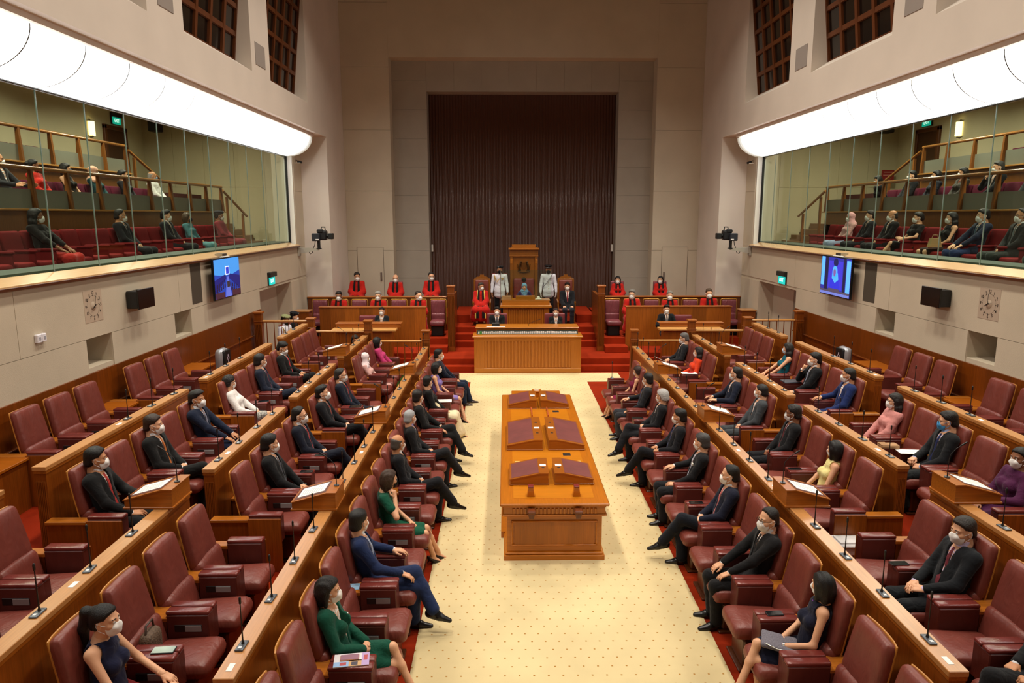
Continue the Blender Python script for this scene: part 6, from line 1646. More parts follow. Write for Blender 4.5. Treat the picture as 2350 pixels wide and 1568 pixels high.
gal(1, 1, 17.2, 'man in a dark suit beside the pink headscarf, right gallery', kind='suit', top='#1A1C20', bot='#1A1C20', tie='#22242A', hair=('short', '#2A221E'), t=10)
gal(1, 1, 16.2, 'bald man in a black suit holding paper, right gallery front row', kind='suit', top='#141416', bot='#16181A', hair=('balding', '#3A3430'), t=12, skin='m')
gal(1, 1, 15.2, 'woman in a short sleeved black dress with short dark hair', fem=True, kind='dress', top='#121212', bot='#141414', hair=('curly', '#17110F'), t=15, arms=('out', 'lap2'), legs='crossL')
gal(1, 1, 14.05, 'woman in black with long hair and a tan handbag', fem=True, kind='sleeveless', top='#121212', bot='#1A1214', hair=('long', '#0F0C0C'), t=18, lod=1)
gal(1, 1, 13.1, 'man in a navy suit and patterned tie, right gallery front row', kind='suit', top='#1A2236', bot='#1C2C50', tie='#4A5A6A', hair=('short', '#1A1614'), t=12, arms=('knee', 'knee'), lod=1)
gal(1, 1, 12.1, 'man with receding hair in a charcoal suit, nearest in right gallery', kind='suit', top='#1A1C1C', bot='#2A2E2C', tie='#6A6E70', hair=('recede', '#1C1814'), t=10, glasses=True, skin='m', lod=1)
gal(1, 1, 11.0, 'person whose grey trousers show at the right edge, right gallery', kind='suit', top='#1A1C1C', bot='#3A403C', hair=('short', '#1C1814'), t=10)
gal(1, 2, 19.1, 'woman bowed low behind the rail at the far end of the upper right gallery', fem=True, kind='blouse', top='#17171A', bot='#17171A', hair=('bob', '#120F0E'), t=10, rec=-18, nod=15)
gal(1, 2, 18.0, 'man in a dark suit, first seated upright in the upper right gallery', kind='suit', top='#16181C', bot='#16181C', tie='#2A2A2A', hair=('short', '#120F0E'), t=12)
gal(1, 2, 17.0, 'woman in navy with short black hair and a red bag handle', fem=True, kind='blouse', top='#181C26', bot='#181C26', hair=('bob', '#100D0C'), t=18)
gal(1, 2, 16.0, 'woman in a grey jacket over an orange red top, long dark hair', fem=True, kind='blouse', top='#3E3A34', bot='#1A1A1A', shirt='#C8331E', vneck=True, hair=('long', '#17110F'), t=15)
gal(1, 2, 14.85, 'grey haired man raising a hand to his face, upper right gallery', kind='suit', top='#15171A', bot='#15171A', hair=('short', '#3A3836'), t=15, arms=('lap2', 'chin'))
gal(1, 2, 13.7, 'man in a black suit with clasped hands at the right edge, upper gallery', kind='suit', top='#151719', bot='#151719', tie='#8A8A8C', hair=('short', '#17130F'), t=12, arms=('lap', 'lap'))
# ---- judges, clerks, officers on the dais (all face the hall)
def far(x, y, z, label, **sp):
    sp['lod'] = sp.get('lod', 2); sp['turn'] = sp.pop('t', 0)
    return person(label, (x, y, z), -PI / 2, sp)
RB = '#B41C12'
JN = dict(kind='robe', top=RB, rec=6, hs=1.14)
far(-5.51, 21.62, .70, 'judge in red robe with dark hair, leftmost of the left front judges', hair=('short', '#120F0E'), skin='d', glasses=True, t=5, **JN)
far(-4.35, 21.62, .70, 'grey haired judge in red robe, middle of the left front judges', hair=('short', '#8A8680'), glasses=True, **JN)
far(-3.17, 21.62, .70, 'judge in red robe looking sideways, innermost of the left front judges', hair=('recede', '#2A1E16'), t=40, **JN)
far(-5.32, 23.4, 1.12, 'dark haired judge in red robe, leftmost of the left rear judges', hair=('short', '#14100E'), skin='m', t=20, **JN)
far(-4.10, 23.4, 1.12, 'bald judge with spectacles in red robe, middle of left rear judges', hair=('none', '#000'), glasses=True, t=5, sc=.95, **JN)
far(-2.96, 23.4, 1.12, 'judge with spectacles in red robe, innermost of left rear judges', hair=('recede', '#17120F'), glasses=True, t=15, **JN)
far(3.16, 21.62, .70, 'grey haired judge in red robe, innermost of the right front judges', hair=('short', '#6A6660'), glasses=True, t=-20, sc=1.03, **JN)
far(4.29, 21.62, .70, 'grey haired judge in red robe, middle of the right front judges', hair=('short', '#7A746C'), t=-10, **JN)
far(5.45, 21.62, .70, 'brown haired judge in red robe, rightmost of the right front judges', hair=('short', '#4A3626'), t=-5, sc=1.05, **JN)
far(3.01, 23.4, 1.12, 'woman judge with parted long hair in red robe, inner of right rear pair', fem=True, sc=.9, hair=('long', '#14100F'), t=-10, **JN)
far(4.39, 23.4, 1.12, 'woman judge with fringe and long hair in red robe, outer of right rear pair', fem=True, sc=.9, hair=('long', '#17110F'), t=-25, **JN)
far(-1.36, 22.75, .87, 'seated judge in gold trimmed red robe, left of the speaker desk', kind='robe', top=RB, trim='#E0B858', hair=('short', '#3A3632'), glasses=True, t=30, legs='flat', lod=1, skin='m')
far(1.34, 22.75, .87, 'seated official in black gown with orange and cream stole', kind='gown', top='#15161A', bot='#22242C', tie='#8A1C26', hair=('tallshort', '#14100E'), t=-5, legs='flat', arms=('thigh', 'thigh'), lod=1)
far(-.84, 20.95, .34, 'clerk in black gown and striped tie, left behind the clerks desk', kind='gown', top='#131416', bot='#131416', tie='#2E3038', hair=('short', '#12100F'), t=0, lod=1)
far(.86, 20.95, .34, 'clerk in black gown and white blouse, right behind the clerks desk', fem=True, kind='gown', top='#131416', bot='#131416', hair=('short', '#2A1A16'), t=-5, lod=1)
far(-.0, 23.0, .87, 'woman in a pale blue headscarf and navy jacket at the speaker desk', fem=True, kind='blouse', top='#242A58', bot='#242A58', longskirt=True, mask=None, hair=('hijab', '#6A9AB8'), t=0, lod=1, rec=4, arms=('table', 'table'))
far(-.78, 23.2, .87, 'officer in white tunic with gold cords and black beret, left guard', stand=True, shw=.185, kind='uniform', cord=True, mask='#141414', hair=('crop', '#14100E'), cap='beret', skin='m', arms=('hang', 'hang'), lod=1, sc=1)
far(.79, 23.2, .87, 'officer in white tunic and peaked cap, right guard', stand=True, shw=.185, kind='uniform', cap='peak', mask='#141414', hair=('crop', '#14100E'), skin='m', arms=('hang', 'hang'), gloves=True, lod=1, sc=1)
far(-4.04, 20.25, .47, 'recorder in black jacket and white shirt, left recorder desk', fem=True, kind='gown', top='#16181C', bot='#16181C', hair=('short', '#14100E'), glasses=True, lod=1)
far(3.91, 20.25, .47, 'young recorder in black suit, hands clasped, right recorder desk', kind='suit', top='#121317', bot='#121317', tie='#17171C', hair=('tallshort', '#100D0C'), arms=('table', 'table'), az=.06, lod=1, t=-5)
person('dark haired woman bent low behind the far left lectern and railing', (-4.75, 17.6, 0.06), 0, dict(fem=True, kind='gown', top='#17171A', bot='#17171A', hair=('bob', '#17130F'), lod=2, turn=-60, nod=20, rec=2))
person('white masked attendant partly hidden behind the right newel post', (5.95, 17.7, 0.1), PI, dict(kind='suit', top='#1E2A60', bot='#1A1A20', hair=('crop', '#5A3A26'), lod=2, turn=60, skin='m'))
person('officer in white uniform with a green beret at the left doorway', (-6.15, 18.0, 0.0), R(-20), dict(stand=True, kind='uniform', cord=True, mask='#2A2420', hair=('crop', '#14100E'), cap='beret', capcol='#8A8E60', skin='d', arms=('hang', 'hang'), lod=1, sc=1.0, turn=10, nod=15, rec=2))
person('usher in black with a black cap and orange pass at the left doorway', (-6.1, 18.6, 0.0), R(10), dict(stand=True, kind='suit', top='#121214', bot='#121214', shirt='#121214', hair=('short', '#0E0C0C'), cap='beret', capcol='#101014', arms=('hang', 'hang'), lod=1, turn=0, nod=12))
# ================================================================== WALL FITTINGS AND GALLERY FURNITURE
def wallM(s, x, y, z):
    """local x to the right as seen from the hall, local y up, local z out of the wall"""
    M = Matrix(((0, 0, -s), (-s, 0, 0), (0, 1, 0))).to_4x4()
    M.translation = (s * x, y, z); return M
def flat_poly(m, pts, z=0):
    m.add([(p[0], p[1], z) for p in pts], [tuple(range(len(pts)))])
def rect(m, x0, y0, x1, y1, z=0): flat_poly(m, [(x0, y0), (x1, y0), (x1, y1), (x0, y1)], z)
def disc(m, cx, cy, rx, ry, z=0, n=14): flat_poly(m, [(cx + rx * math.cos(2 * PI * k / n), cy + ry * math.sin(2 * PI * k / n)) for k in range(n)], z)
def wthing(name, label, cat, s, x, y, z):
    t = thing(name, label, cat); t.matrix_world = wallM(s, x, y, z); return t
CLK = mat('#17130F', rough=.5); DIG = {n: text_mesh(str(n), .062, .0015) for n in range(1, 13)}
for n in DIG: DIG[n].materials.append(CLK)
EXT = text_mesh('EXIT', .13, .001); EXT.materials.append(emit('#E8FFFA', 1.6))
for s in (-1, 1):
    nm = SIDE[s]
    # clock
    t = wthing('wall_clock', 'square wall clock with black numerals on the %s side wall' % nm, 'clock', s, 6.652, 10.59, 2.895)
    m = MB(); m.box(-.235, .235, -.235, .235, -.002, .006, c=.002); m.obj('plate', mat('#BBA892' if s < 0 else '#B4A28E', rough=.7), t)
    for n in range(1, 13):
        a = PI / 2 - n * PI / 6; put('numeral', DIG[n], t, loc=(.192 * math.cos(a), .192 * math.sin(a), .008))
    m = MB()
    for k in range(60):
        a = 2 * PI * k / 60; big = k % 5 == 0; r0 = .145 if big else .149; r1 = .163 if big else .157; wd = .006 if big else .0022
        d = (math.cos(a), math.sin(a)); e = (-d[1], d[0])
        flat_poly(m, [(d[0] * r0 - e[0] * wd, d[1] * r0 - e[1] * wd), (d[0] * r1 - e[0] * wd, d[1] * r1 - e[1] * wd), (d[0] * r1 + e[0] * wd, d[1] * r1 + e[1] * wd), (d[0] * r0 + e[0] * wd, d[1] * r0 + e[1] * wd)], .008)
    o = m.obj('minute_ticks', CLK, t); o['kind'] = 'stuff'
    m = MB(); m.lathe([(0, .03), (.04, .026), (.068, .008)], 18); m.obj('centre_dome', mat('#B8A690', rough=.5), t)
    for (ang, L, wd, nmh) in ((-8 * 30 + 90, .085, .008, 'hour_hand'), (90 - 2 if s > 0 else 90 - 14, .15, .0035, 'minute_hand'), (90 - 75, .11, .0018, 'second_hand')):
        a = R(ang); m = MB(); d = (math.cos(a), math.sin(a)); e = (-d[1], d[0])
        p = [(-d[0] * .03 + q * e[0] * wd, -d[1] * .03 + q * e[1] * wd) for q in (-1, 1)] + [(d[0] * L + q * e[0] * wd * .7, d[1] * L + q * e[1] * wd * .7) for q in (1, -1)]
        m.prism(p, 'z', .031, .034); m.obj(nmh, CLK, t)
    # exit sign over the door
    t = wthing('exit_sign', 'small illuminated green EXIT sign above the %s doorway' % nm, 'sign', s, 6.66, 18.65, 2.6)
    m = MB(); m.box(-.26, .26, .045, .17, 0, .10, c=.01); m.box(-.26, .26, -.165, .06, 0, .04, c=.006); m.obj('housing', mat('#171A18', rough=.4), t)
    m = MB(); m.box(-.225, .225, -.155, .04, .04, .05); m.obj('lit_panel', emit('#17B8B0', 1.1), t)
    put('lettering', EXT, t, loc=(0, -.055, .053))
    t = wthing('exit_sign', 'illuminated green EXIT sign over the door inside the %s gallery' % nm, 'sign', s, 11.99, 22.0, 6.98)
    m = MB(); m.box(-.26, .26, .045, .17, 0, .10, c=.01); m.box(-.26, .26, -.165, .06, 0, .04, c=.006); m.obj('housing', mat('#171A18', rough=.4), t)
    m = MB(); m.box(-.225, .225, -.155, .04, .04, .05); m.obj('lit_panel', emit('#17A890', 1.0), t)
    put('lettering', EXT, t, loc=(0, -.055, .053))
    # gallery back door and sconce
    b = MB()
    for (a0, a1, z0, z1) in ((-.62, -.5, 0, 1.9), (.5, .62, 0, 1.9), (-.62, .62, 1.8, 1.92)): b.box(s * 11.93, s * 12.02, 21.9 + a0, 21.9 + a1, 4.85 + z0, 4.85 + z1, c=.008)
    GD = struct('door_%d' % (5 if s < 0 else 6), b, wood('#5A2E10', 'z'))
    m = MB(); m.box(s * 11.96, s * 12.02, 21.4, 22.4, 4.85, 6.66); struct('door_leaf', m, wood('#3E1E0C', 'z'), GD)
    t = wthing('wall_sconce', 'glowing half round wall sconce inside the %s gallery' % nm, 'lamp', s, 11.99, 20.65 if s < 0 else 20.4, 6.56)
    m = MB(); n = 10
    v = [(.11 * math.cos(PI * k / n), y, .11 * math.sin(PI * k / n) + .01) for y in (-.19, .19) for k in range(n + 1)]
    m.add(v, [(k, k + 1, n + 1 + k + 1, n + 1 + k) for k in range(n)], True); m.obj('shade', emit('#FFE6A8', 3.2), t)
    m = MB(); m.box(-.12, .12, -.22, -.19, 0, .02, c=.004); m.box(-.12, .12, .19, .22, 0, .02, c=.004); m.box(-.03, .03, -.25, .25, -.005, .01); m.obj('bracket', M_CHROME, t)
    # big screen on its wall arm
    t = wthing('television', ('wall television showing the chamber in blue tones on the left wall' if s < 0 else 'wall television showing a woman in a headscarf on the right wall'), 'television', s, 6.46, 15.28, 2.915)
    m = MB(); m.box(-.71, .71, -.425, .425, -.05, 0, c=.008); m.obj('frame', mat('#0A0B0E', rough=.25), t)
    m = MB(); m.box(-.12, .12, .36, .50, -.19, -.03); m.box(-.25, .25, -.2, .2, -.15, -.05); m.obj('wall_bracket', M_CHROME, t)
    m = MB(); m.box(-.2, .2, .425, .445, -.06, .0, c=.004); m.obj('camera_bar', M_WHITE, t)
    scr = []
    def poly(col, st, fn):
        m = MB(); fn(m)
        for f in m.f:
            k = MB(); k.add([m.v[i] for i in f], [tuple(range(len(f)))]); k.obj('picture', emit(col, st), t)
    if s < 0:
        poly('#1E3FA8', .75, lambda m: rect(m, -.69, -.40, .69, .40, .001))
        poly('#3E8AD8', .9, lambda m: flat_poly(m, [(-.69, .1), (-.25, .05), (.25, .05), (.69, .12), (.69, .40), (-.69, .40)], .002))
        poly('#1C1F78', .55, lambda m: [flat_poly(m, [(-.69, -.30), (-.08, -.02), (-.1, .08), (-.69, -.02)], .003), flat_poly(m, [(.08, -.02), (.69, -.30), (.69, .0), (.1, .08)], .003)])
        poly('#5A6ACB', .8, lambda m: flat_poly(m, [(-.17, -.40), (.17, -.40), (.05, .02), (-.05, .02)], .004))
        poly('#D8E0FF', 1.0, lambda m: rect(m, -.11, .06, .11, .24, .004)); poly('#2A3CC0', .8, lambda m: rect(m, -.08, .08, .08, .22, .005))
        poly('#3A3038', .4, lambda m: rect(m, -.06, -.2, .1, -.08, .006))
        poly('#2A1A3A', .4, lambda m: [rect(m, -.6 + .1 * (k % 5) + .72 * (k // 10), -.28 + .09 * ((k // 5) % 2) + .02 * (k % 5) * (1 if k < 10 else -1), -.55 + .1 * (k % 5) + .72 * (k // 10), -.2 + .09 * ((k // 5) % 2) + .02 * (k % 5) * (1 if k < 10 else -1), .007) for k in range(20)])
        poly('#4A2A3A', .4, lambda m: [rect(m, -.69, -.40, -.2, -.28, .008), rect(m, .2, -.40, .69, -.28, .008)])
    else:
        poly('#2A2F9A', .8, lambda m: rect(m, -.69, -.40, .69, .40, .001))
        poly('#3A36C8', .85, lambda m: rect(m, -.33, -.27, .33, .33, .002)); poly('#1A2258', .6, lambda m: disc(m, 0, .30, .11, .09, .003))
        poly('#1C2046', .5, lambda m: [rect(m, -.5, -.4, -.35, .4, .002), rect(m, .36, -.4, .47, .4, .002)])
        poly('#58A8F0', .95, lambda m: [rect(m, -.68, -.22, -.52, .40, .003), rect(m, .5, -.32, .68, .36, .003)])
        poly('#2A30C8', .9, lambda m: flat_poly(m, [(-.26, -.27), (.22, -.27), (.2, -.1), (.1, .0), (-.12, .0), (-.22, -.1)], .004))
        poly('#4AA0E0', .95, lambda m: [disc(m, -.02, .10, .12, .13, .005), flat_poly(m, [(-.14, .08), (.12, .08), (.16, -.06), (-.0, -.14), (-.15, -.04)], .005)])
        poly('#7A5AA0', .7, lambda m: disc(m, -.03, .08, .06, .085, .006))
        poly('#56506A', .5, lambda m: [rect(m, -.28, -.33, .24, -.26, .007), rect(m, -.69, -.36, .69, -.30, .006)]); poly('#6A7AD0', .8, lambda m: rect(m, -.69, -.40, .69, -.345, .008))
    m = MB(); m.box(s * 6.648, s * 6.655, 13.93 if True else 0, 14.4, 2.5, 3.28)
    tag(m.obj('wall_recess_panel', mat('#4A4236', rough=.8)), 'dark recessed wall panel beside the television on the %s wall' % nm, 'panel')
    # small black monitor
    t = wthing('monitor', 'small black monitor box on the %s side wall beside the clock' % nm, 'monitor', s, 6.42, 11.72, 2.88)
    m = MB(); m.box(-.265, .265, -.16, .16, -.03, 0, c=.006); m.obj('screen', mat('#0C0A0A', rough=.2), t)
    m = MB(); m.box(-.22, .22, -.15, .13, -.22, -.03, c=.01); m.obj('case', mat('#141210', rough=.5), t)
    # broadcast camera on a bracket
    t = thing('broadcast_camera', 'black broadcast camera on a grey bracket high on the %s wall' % nm, 'camera', (s * 6.05, 21.3, 3.25))
    q = -s
    m = MB(); m.prism([(s * .62, -.16), (s * .62, .03), (0, .0), (0, -.05)], 'y', -.05, .05); m.box(s * .56, s * .6, -.12, .12, -.22, .08, c=.01); m.obj('bracket', mat('#A8A294', rough=.6), t)
    m = MB(); m.cyl((0, 0, -.02), (0, 0, .22), .045, n=10); m.cyl((0, 0, -.01), (0, 0, .01), .08, n=10); m.obj('pan_head', M_BLACK, t)
    m = MB(); m.box(s * -.05, s * .17, -.14, .08, .22, .44, c=.02); m.obj('control_box', mat('#252A32', rough=.4), t)
    m = MB(); m.box(s * .02, s * -.22, .0, .24, .24, .52, c=.03); m.box(s * .05, s * -.14, -.02, .1, .44, .56, c=.03); m.tube([(s * -.06, .1, .55), (s * -.07, .1, .62), (s * -.17, .1, .62), (s * -.18, .1, .53)], .018, n=6); m.obj('camera_body', mat('#0E0E10', rough=.45), t)
    m = MB(); m.cyl((s * -.2, .1, .37), (s * -.30, .06, .36), .06, n=10); m.box(s * -.28, s * -.42, -.03, .15, .27, .44, c=.015); m.obj('lens_hood', mat('#0A0B0A', rough=.5), t)
    m = MB(); m.box(s * -.04, s * .05, -.146, -.138, .25, .28); m.obj('sticker', M_PAPER, t)
    m = MB(); m.tube([(s * .1, 0, .22), (s * .12, 0, .1), (s * .16, 0, .02), (s * .2, 0, -.12), (s * .26, 0, -.16), (s * .33, 0, -.04)], .011, n=5); m.obj('cable', M_BLACK, t)
    t = thing('security_camera', 'tiny security camera under the far end of the %s light cove' % nm, 'camera', (s * 6.6, 21.45, 5.74))
    m = MB(); m.box(s * -.09, s * .06, -.05, .05, -.05, -.03, c=.004); m.obj('mount_plate', M_WHITE, t)
    m = MB(); m.cyl((s * -.02, 0, .0), (s * -.14, -.03, -.03), .035, .03, n=8); m.tube([(s * .04, 0, .04), (0, 0, .03), (s * -.02, 0, 0)], .01, n=5); m.obj('camera_body', M_BLACK, t)
    # gadget inside the wall niche
    for (y, w_, lab) in ((10.42, .14, 'nearer'), (13.22, .12, 'farther')):
        if s < 0: continue
        m = MB(); m.box(6.9, 7.18, y - .05, y + w_, 2.03, 2.36, c=.02); m.cyl((6.84, y + .05, 2.22), (6.93, y + .05, 2.22), .08, n=12)
        tag(m.obj('niche_camera', M_BLACK), 'black camera device inside the %s niche of the right wall' % lab, 'camera')
    # loudspeaker under the gallery ceiling
    m = MB(); m.box(s * 11.25, s * 11.55, 23.0, 23.4, 6.75, 7.15, c=.03); m.tube([(s * 11.4, 23.2, 7.1), (s * 11.4, 23.5, 7.5)], .02, n=6)
    tag(m.obj('loudspeaker', M_BLACK), 'black loudspeaker high in the far corner of the %s gallery' % nm, 'speaker')
    # air purifier in the rear row gap
    t = thing('air_purifier', 'black and silver rounded air purifier standing in the %s rear row' % nm, 'appliance', (s * 6.22, 14.1, .81))
    m = MB(); m.rbox((0, 0, .40), (.10, .18, .40), .09, 4); m.obj('casing', mat('#B4B6B8', rough=.3, metal=.5), t)
    m = MB(); m.rbox((s * -.085, 0, .40), (.03, .16, .37), .03, 4); m.obj('front_panel', M_BLACK, t)
    m = MB(); m.box(s * -.12, s * -.112, -.02, .02, .52, .68); m.box(s * -.12, s * -.112, -.05, .05, .58, .63); m.obj('label', mat('#B8A8B4'), t)
# twin switch box on the left wall
t = wthing('switch_box', 'white twin wall switch box low on the left wall', 'switch', -1, 6.65, 9.29, 2.635)
for k in (-1, 1):
    m = MB(); m.box(k * .048 - .044, k * .048 + .044, -.055, .055, 0, .05, c=.008); m.obj('cover', mat('#E6E4EA', rough=.4), t)
    m = MB(); m.box(k * .048 - .015, k * .048 + .015, -.02, .02, .05, .055); m.obj('slot', mat('#A0A0A8'), t)
# red notice in the right gallery
t = thing('notice_board', 'small red notice board on a stand in the right gallery', 'sign', (11.6, 23.3, 4.85))
m = MB(); m.box(-.2, .2, -.02, .02, .42, .78, c=.01); m.obj('board', mat('#8E1A18', rough=.5), t)
m = MB(); m.box(-.02, .02, .02, .06, 0, .5); m.box(-.15, .15, -.1, .15, 0, .03); m.obj('stand', M_CHROME, t)
m = MB()
for k, wd in enumerate((.14, .16, .09)): m.box(-wd, wd, -.024, -.02, .70 - k * .09, .72 - k * .09)
m.obj('text_lines', mat('#D89A90'), t)
# ---- gallery seats
def gs_meshes(col, col2):
    MF = mat(col, rough=.9, spec=.1, bump=.3, bscale=250, var=.08, vscale=4); MF2 = mat(col2, rough=.9, spec=.1)
    out = []
    f = lean(R(12), .32, .40)
    m = MB(); m.rbox((.30, 0, .66), (.05, .235, .27), .045, 4, fn=f); m.box(.355, .36, -.2, .2, .60, .604, T=None); out.append(('backrest', m.mesh('backrest', MF)))
    m = MB(); m.rbox((.56, 0, .41), (.23, .215, .055), .05, 4); out.append(('seat', m.mesh('seat', MF)))
    m = MB(); m.box(.34, .76, -.262, -.24, .15, .61, c=.02); m.rbox((.56, -.25, .62), (.22, .032, .022), .02, 3); out.append(('armrest', m.mesh('armrest', MF2)))
    m = MB(); m.box(.40, .62, -.24, -.225, 0, .42); m.box(.40, .62, .225, .24, 0, .42); out.append(('frame', m.mesh('frame', M_BLACK)))
    return out
GSM = {1: gs_meshes('#7A2022', '#6A1A1C'), 2: gs_meshes('#5A1E30', '#561C2C'), 3: gs_meshes('#5E1E34', '#561C2C')}
GX = {1: (8.42, 3.05, [11.25 + .505 * k for k in range(-6, 17)]), 2: (9.82, 3.95, [11.0 + .51 * k for k in range(0, 17)]), 3: (11.6, 4.85, [13.0 + .51 * k for k in range(0, 9)])}
TN = {1: 'front', 2: 'second', 3: 'top'}
for s in (-1, 1):
    for tr, (x, z, ys) in GX.items():
        for i, y in enumerate(ys):
            t = thing('theatre_chair', 'red upholstered gallery seat, %s from the near end of the %s gallery %s tier' % (ORD[i], SIDE[s], TN[tr]), 'chair', (s * x, y, z), PI if s > 0 else 0)
            for n, me in GSM[tr]: put(n, me, t)
# ================================================================== SMALL LOOSE THINGS
def phone(x, y, z, label, rz=0, sx=.075, sy=.038, screen='#0C0D0F', case='#151516'):
    t = thing('phone', label, 'phone', (x, y, z), rz)
    m = MB(); m.box(-sx, sx, -sy, sy, 0, .009, c=.004); m.obj('case', mat(case, rough=.4), t)
    m = MB(); m.box(-sx * .94, sx * .94, -sy * .9, sy * .9, .009, .0102); m.obj('screen', mat(screen, rough=.1, spec=.7), t)
    return t
def sheet(x, y, z, label, rz=0, sx=.15, sy=.105, col='#EDEBE6', tilt=0, lines=0, name='paper', cat='paper', th=.003):
    m = MB(); m.box(-sx, sx, -sy, sy, 0, th); m.cur = 1
    for k in range(lines): m.box(-sx * .7, sx * (.2 + .5 * ((k * 7) % 3) / 2), -sy * .75 + k * sy * 1.5 / lines, -sy * .75 + k * sy * 1.5 / lines + sy * .06, th, th + .0006)
    o = m.obj(name, [mat(col, rough=.6), M_INK]); o.location = (x, y, z); o.rotation_euler = (0, tilt, rz); tag(o, label, cat); return o
PZ = .668
def con1(k): return S1(k) - .317
# left front row
t = thing('magazine', 'colourful magazine on the nearest armrest of the left front row', 'magazine', (-1.84, con1(0), PZ), R(8))
m = MB(); m.box(-.14, .14, -.085, .085, 0, .008, c=.001); m.obj('pages', M_PAPER, t)
m = MB()
for (x0, y0, x1, y1, c_) in ((-.14, -.085, -.02, -.02, 0), (-.02, -.085, .08, -.01, 1), (.08, -.085, .14, .085, 2), (-.14, -.02, .08, .085, 3), (-.09, -.07, -.04, -.03, 4), (.0, -.075, .05, -.03, 5), (.095, -.02, .125, .05, 4)):
    m.cur = c_; rect(m, x0, y0, x1, y1, .0083 + .0002 * (c_ > 3))
m.obj('cover', [mat(c) for c in ('#8EB0D8', '#C8A070', '#B49AC8', '#D8D4D8', '#B04A50', '#4A4652')], t)
phone(-1.86, con1(0) + .02, PZ + .0088, 'orange backed phone lying on the colourful magazine', R(8), screen='#A07A8A', case='#C88A6A')
t = thing('water_bottle', 'tan steel water bottle on the ledge beside the green blazer', 'bottle', (-2.20, con1(0) - .02, .613))
m = MB(); m.lathe([(0, 0), (.034, .002), (.036, .02), (.036, .16), (.022, .2), (.02, .21)], 16); m.obj('body', mat('#C8964A', rough=.35), t)
m = MB(); m.lathe([(.02, .21), (.025, .212), (.025, .24), (.0, .244)], 14); m.obj('cap', M_CHROME, t)
sheet(-2.12, con1(2), .613, 'blue printed leaflet on the ledge behind the navy suited man', R(5), .09, .06, '#8AB0D0', lines=3, name='leaflet')
sheet(-1.80, con1(13), PZ, 'white printed newspaper on the armrest beside the lilac dress', R(4), .16, .11, lines=6)
# right front row
phone(1.82, con1(1), PZ, 'black phone on the armrest nearest the navy dress', R(4))
phone(1.78, con1(5), PZ, 'black phone on the armrest beside the silver tie man', R(2), .085, .04)
phone(1.74, con1(11), PZ, 'black tablet case on the armrest beside the charcoal suit', R(0), .10, .06)
phone(1.72, con1(15), PZ, 'black phone on the armrest beside the maroon dress', R(0), .08, .04)
# clutch on the lap of the woman in navy
t = thing('clutch_bag', 'grey tweed clutch bag on the lap of the woman in the navy dress', 'bag', (1.74, S1(0) - .02, .60), R(160))
m = MB(); m.rbox((0, 0, .0), (.15, .12, .022), .02, 4); m.obj('body', mat('#6E6A74', rough=.9, bump=.8, bscale=140, var=.3, vscale=90), t); t.rotation_euler = (0, R(-6), R(160))
m = MB(); m.tube([(-.14, .1, .02), (-.1, .16, .04), (.02, .16, .03), (.12, .1, .02)], .005, n=5); m.lathe([(.0, 0), (.014, .006), (0, .014)], 8, (-.14, .1, .02)); m.obj('strap', M_CHROME, t)
# second rows
r2 = .27 + PZ; r3 = .54 + PZ
phone(-3.20, G(0, 0) + .3225, r2, 'grey green screened phone on the armrest beside the ponytailed woman', R(4), .085, .045, '#7E9088')
phone(-3.17, G(1, 1) + .3225, r2, 'black phone on the armrest next to the second lectern man', R(2), .08, .04)
phone(-3.15, G(1, 2) + .3225, r2, 'black phone on the armrest near the man with the red tie', R(2), .08, .04)
phone(-3.2, G(2, 1) + .3, r2, 'dark notebook on the armrest behind the lectern, left second row', R(2), .10, .07)
phone(3.14, G(0, 2) + .3225, r2, 'black phone on the armrest beside the heavy man in lilac shirt', R(2), .085, .04)
phone(3.18, G(1, 1) + .3225, r2, 'black phone on the armrest beside the yellow top', R(2), .085, .04)
sheet(3.25, G(3, 0) + .30, r2, 'large white paper spread on the armrest beside the orange jacket', R(-5), .17, .10, lines=0)
sheet(3.3, G(3, 0) + .32, r2 + .0035, 'red folder corner lying on the white paper by the orange jacket', R(15), .06, .05, '#C04A50', name='folder', cat='folder')
sheet(2.98, G(3, 3) - .0, .27 + .66, 'white sheet held by the grey haired man in spectacles', R(10), .12, .10, tilt=R(25), lines=4)
phone(-4.55, B3(0) + .3175, r3, 'black phone on the armrest beside the white blouse', R(12), .085, .045)
phone(-4.58, B3(3) + .3175, r3, 'black wallet on the armrest beside the writing man', R(0), .09, .035)
sheet(-4.50, B3(4), .54 + .60, 'small white notepad under the pen of the red tied man', R(0), .09, .07, tilt=R(10))
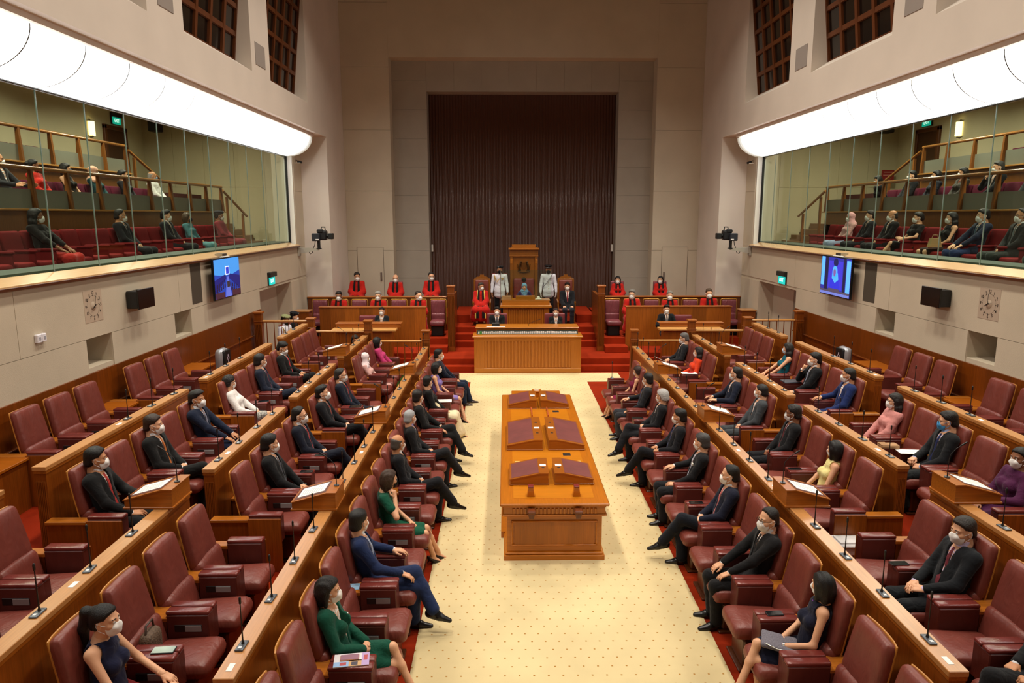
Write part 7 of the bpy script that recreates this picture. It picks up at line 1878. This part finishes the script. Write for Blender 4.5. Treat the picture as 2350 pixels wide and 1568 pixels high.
t = thing('laptop', 'closed grey laptop on the armrest by the chin resting man', 'laptop', (4.62, B3(2) + .3175, r3)); m = MB(); m.box(-.16, .16, -.11, .11, 0, .018, c=.005); m.obj('lid', mat('#4A4E58', rough=.35, metal=.3), t); m = MB(); m.box(-.158, .158, -.108, .108, -.0, .006); m.obj('base', mat('#2A2C30'), t)
sheet(4.60, A3(2) + .25, r3, 'white note sheet under the hand of the blue masked man', R(-6), .15, .09, lines=2)
t = thing('paper_bag', 'folded tan paper bag on the armrest by the blue masked man', 'bag', (4.40, A3(3) - .22, r3)); m = MB(); m.rbox((0, 0, .03), (.12, .07, .028), .02, 3); m.obj('body', mat('#A88058', rough=.8), t); m = MB(); m.box(-.12, -.02, -.06, .06, .056, .064, c=.003); m.obj('flap', mat('#98704A', rough=.8), t)
# round woven bag on the empty seat next to the ponytailed woman
t = thing('handbag', 'small round brown woven handbag on the seat beside the ponytailed woman', 'bag', (-3.40, G(0, 1) - .12, .74))
m = MB(); m.rbox((0, 0, .13), (.06, .11, .12), .06, 4); m.obj('body', mat('#5A4634', rough=.7, bump=.9, bscale=70, var=.3, vscale=60), t)
m = MB(); m.tube([(0, -.07, .22), (0, -.05, .31), (0, .05, .31), (0, .07, .22)], .009, n=6); m.obj('handle', mat('#3A2A1E', rough=.5), t)
# waste bin
t = thing('waste_bin', 'grey waste bin with a white liner at the end of the right second row', 'bin', (3.2, 7.42, .27))
m = MB(); m.box(-.15, .15, -.12, .12, 0, .34, c=.03); m.obj('bin', mat('#6A5A56', rough=.5), t)
m = MB(); m.box(-.17, .17, -.14, .14, .34, .38, c=.015); m.rbox((0, 0, .385), (.13, .10, .015), .012, 3); m.obj('liner_rim', mat('#DAD8D8', rough=.5), t)
m = MB(); m.box(-.162, .162, -.132, .132, .25, .345, c=.02); m.obj('liner', mat('#C8BCB8', rough=.5), t)
# tan handbag in the right gallery
t = thing('handbag', 'tan leather handbag on the lap of the long haired woman, right gallery', 'bag', (7.68, 13.85, 3.60)); m = MB(); m.prism([(-.12, 0), (.12, 0), (.08, .17), (-.08, .17)], 'y', -.05, .05); m.obj('body', mat('#A8885A', rough=.5), t); m = MB(); m.tube([(-.06, 0, .17), (-.045, 0, .23), (.045, 0, .23), (.06, 0, .17)], .008, n=6); m.obj('handle', mat('#8A6A40'), t)
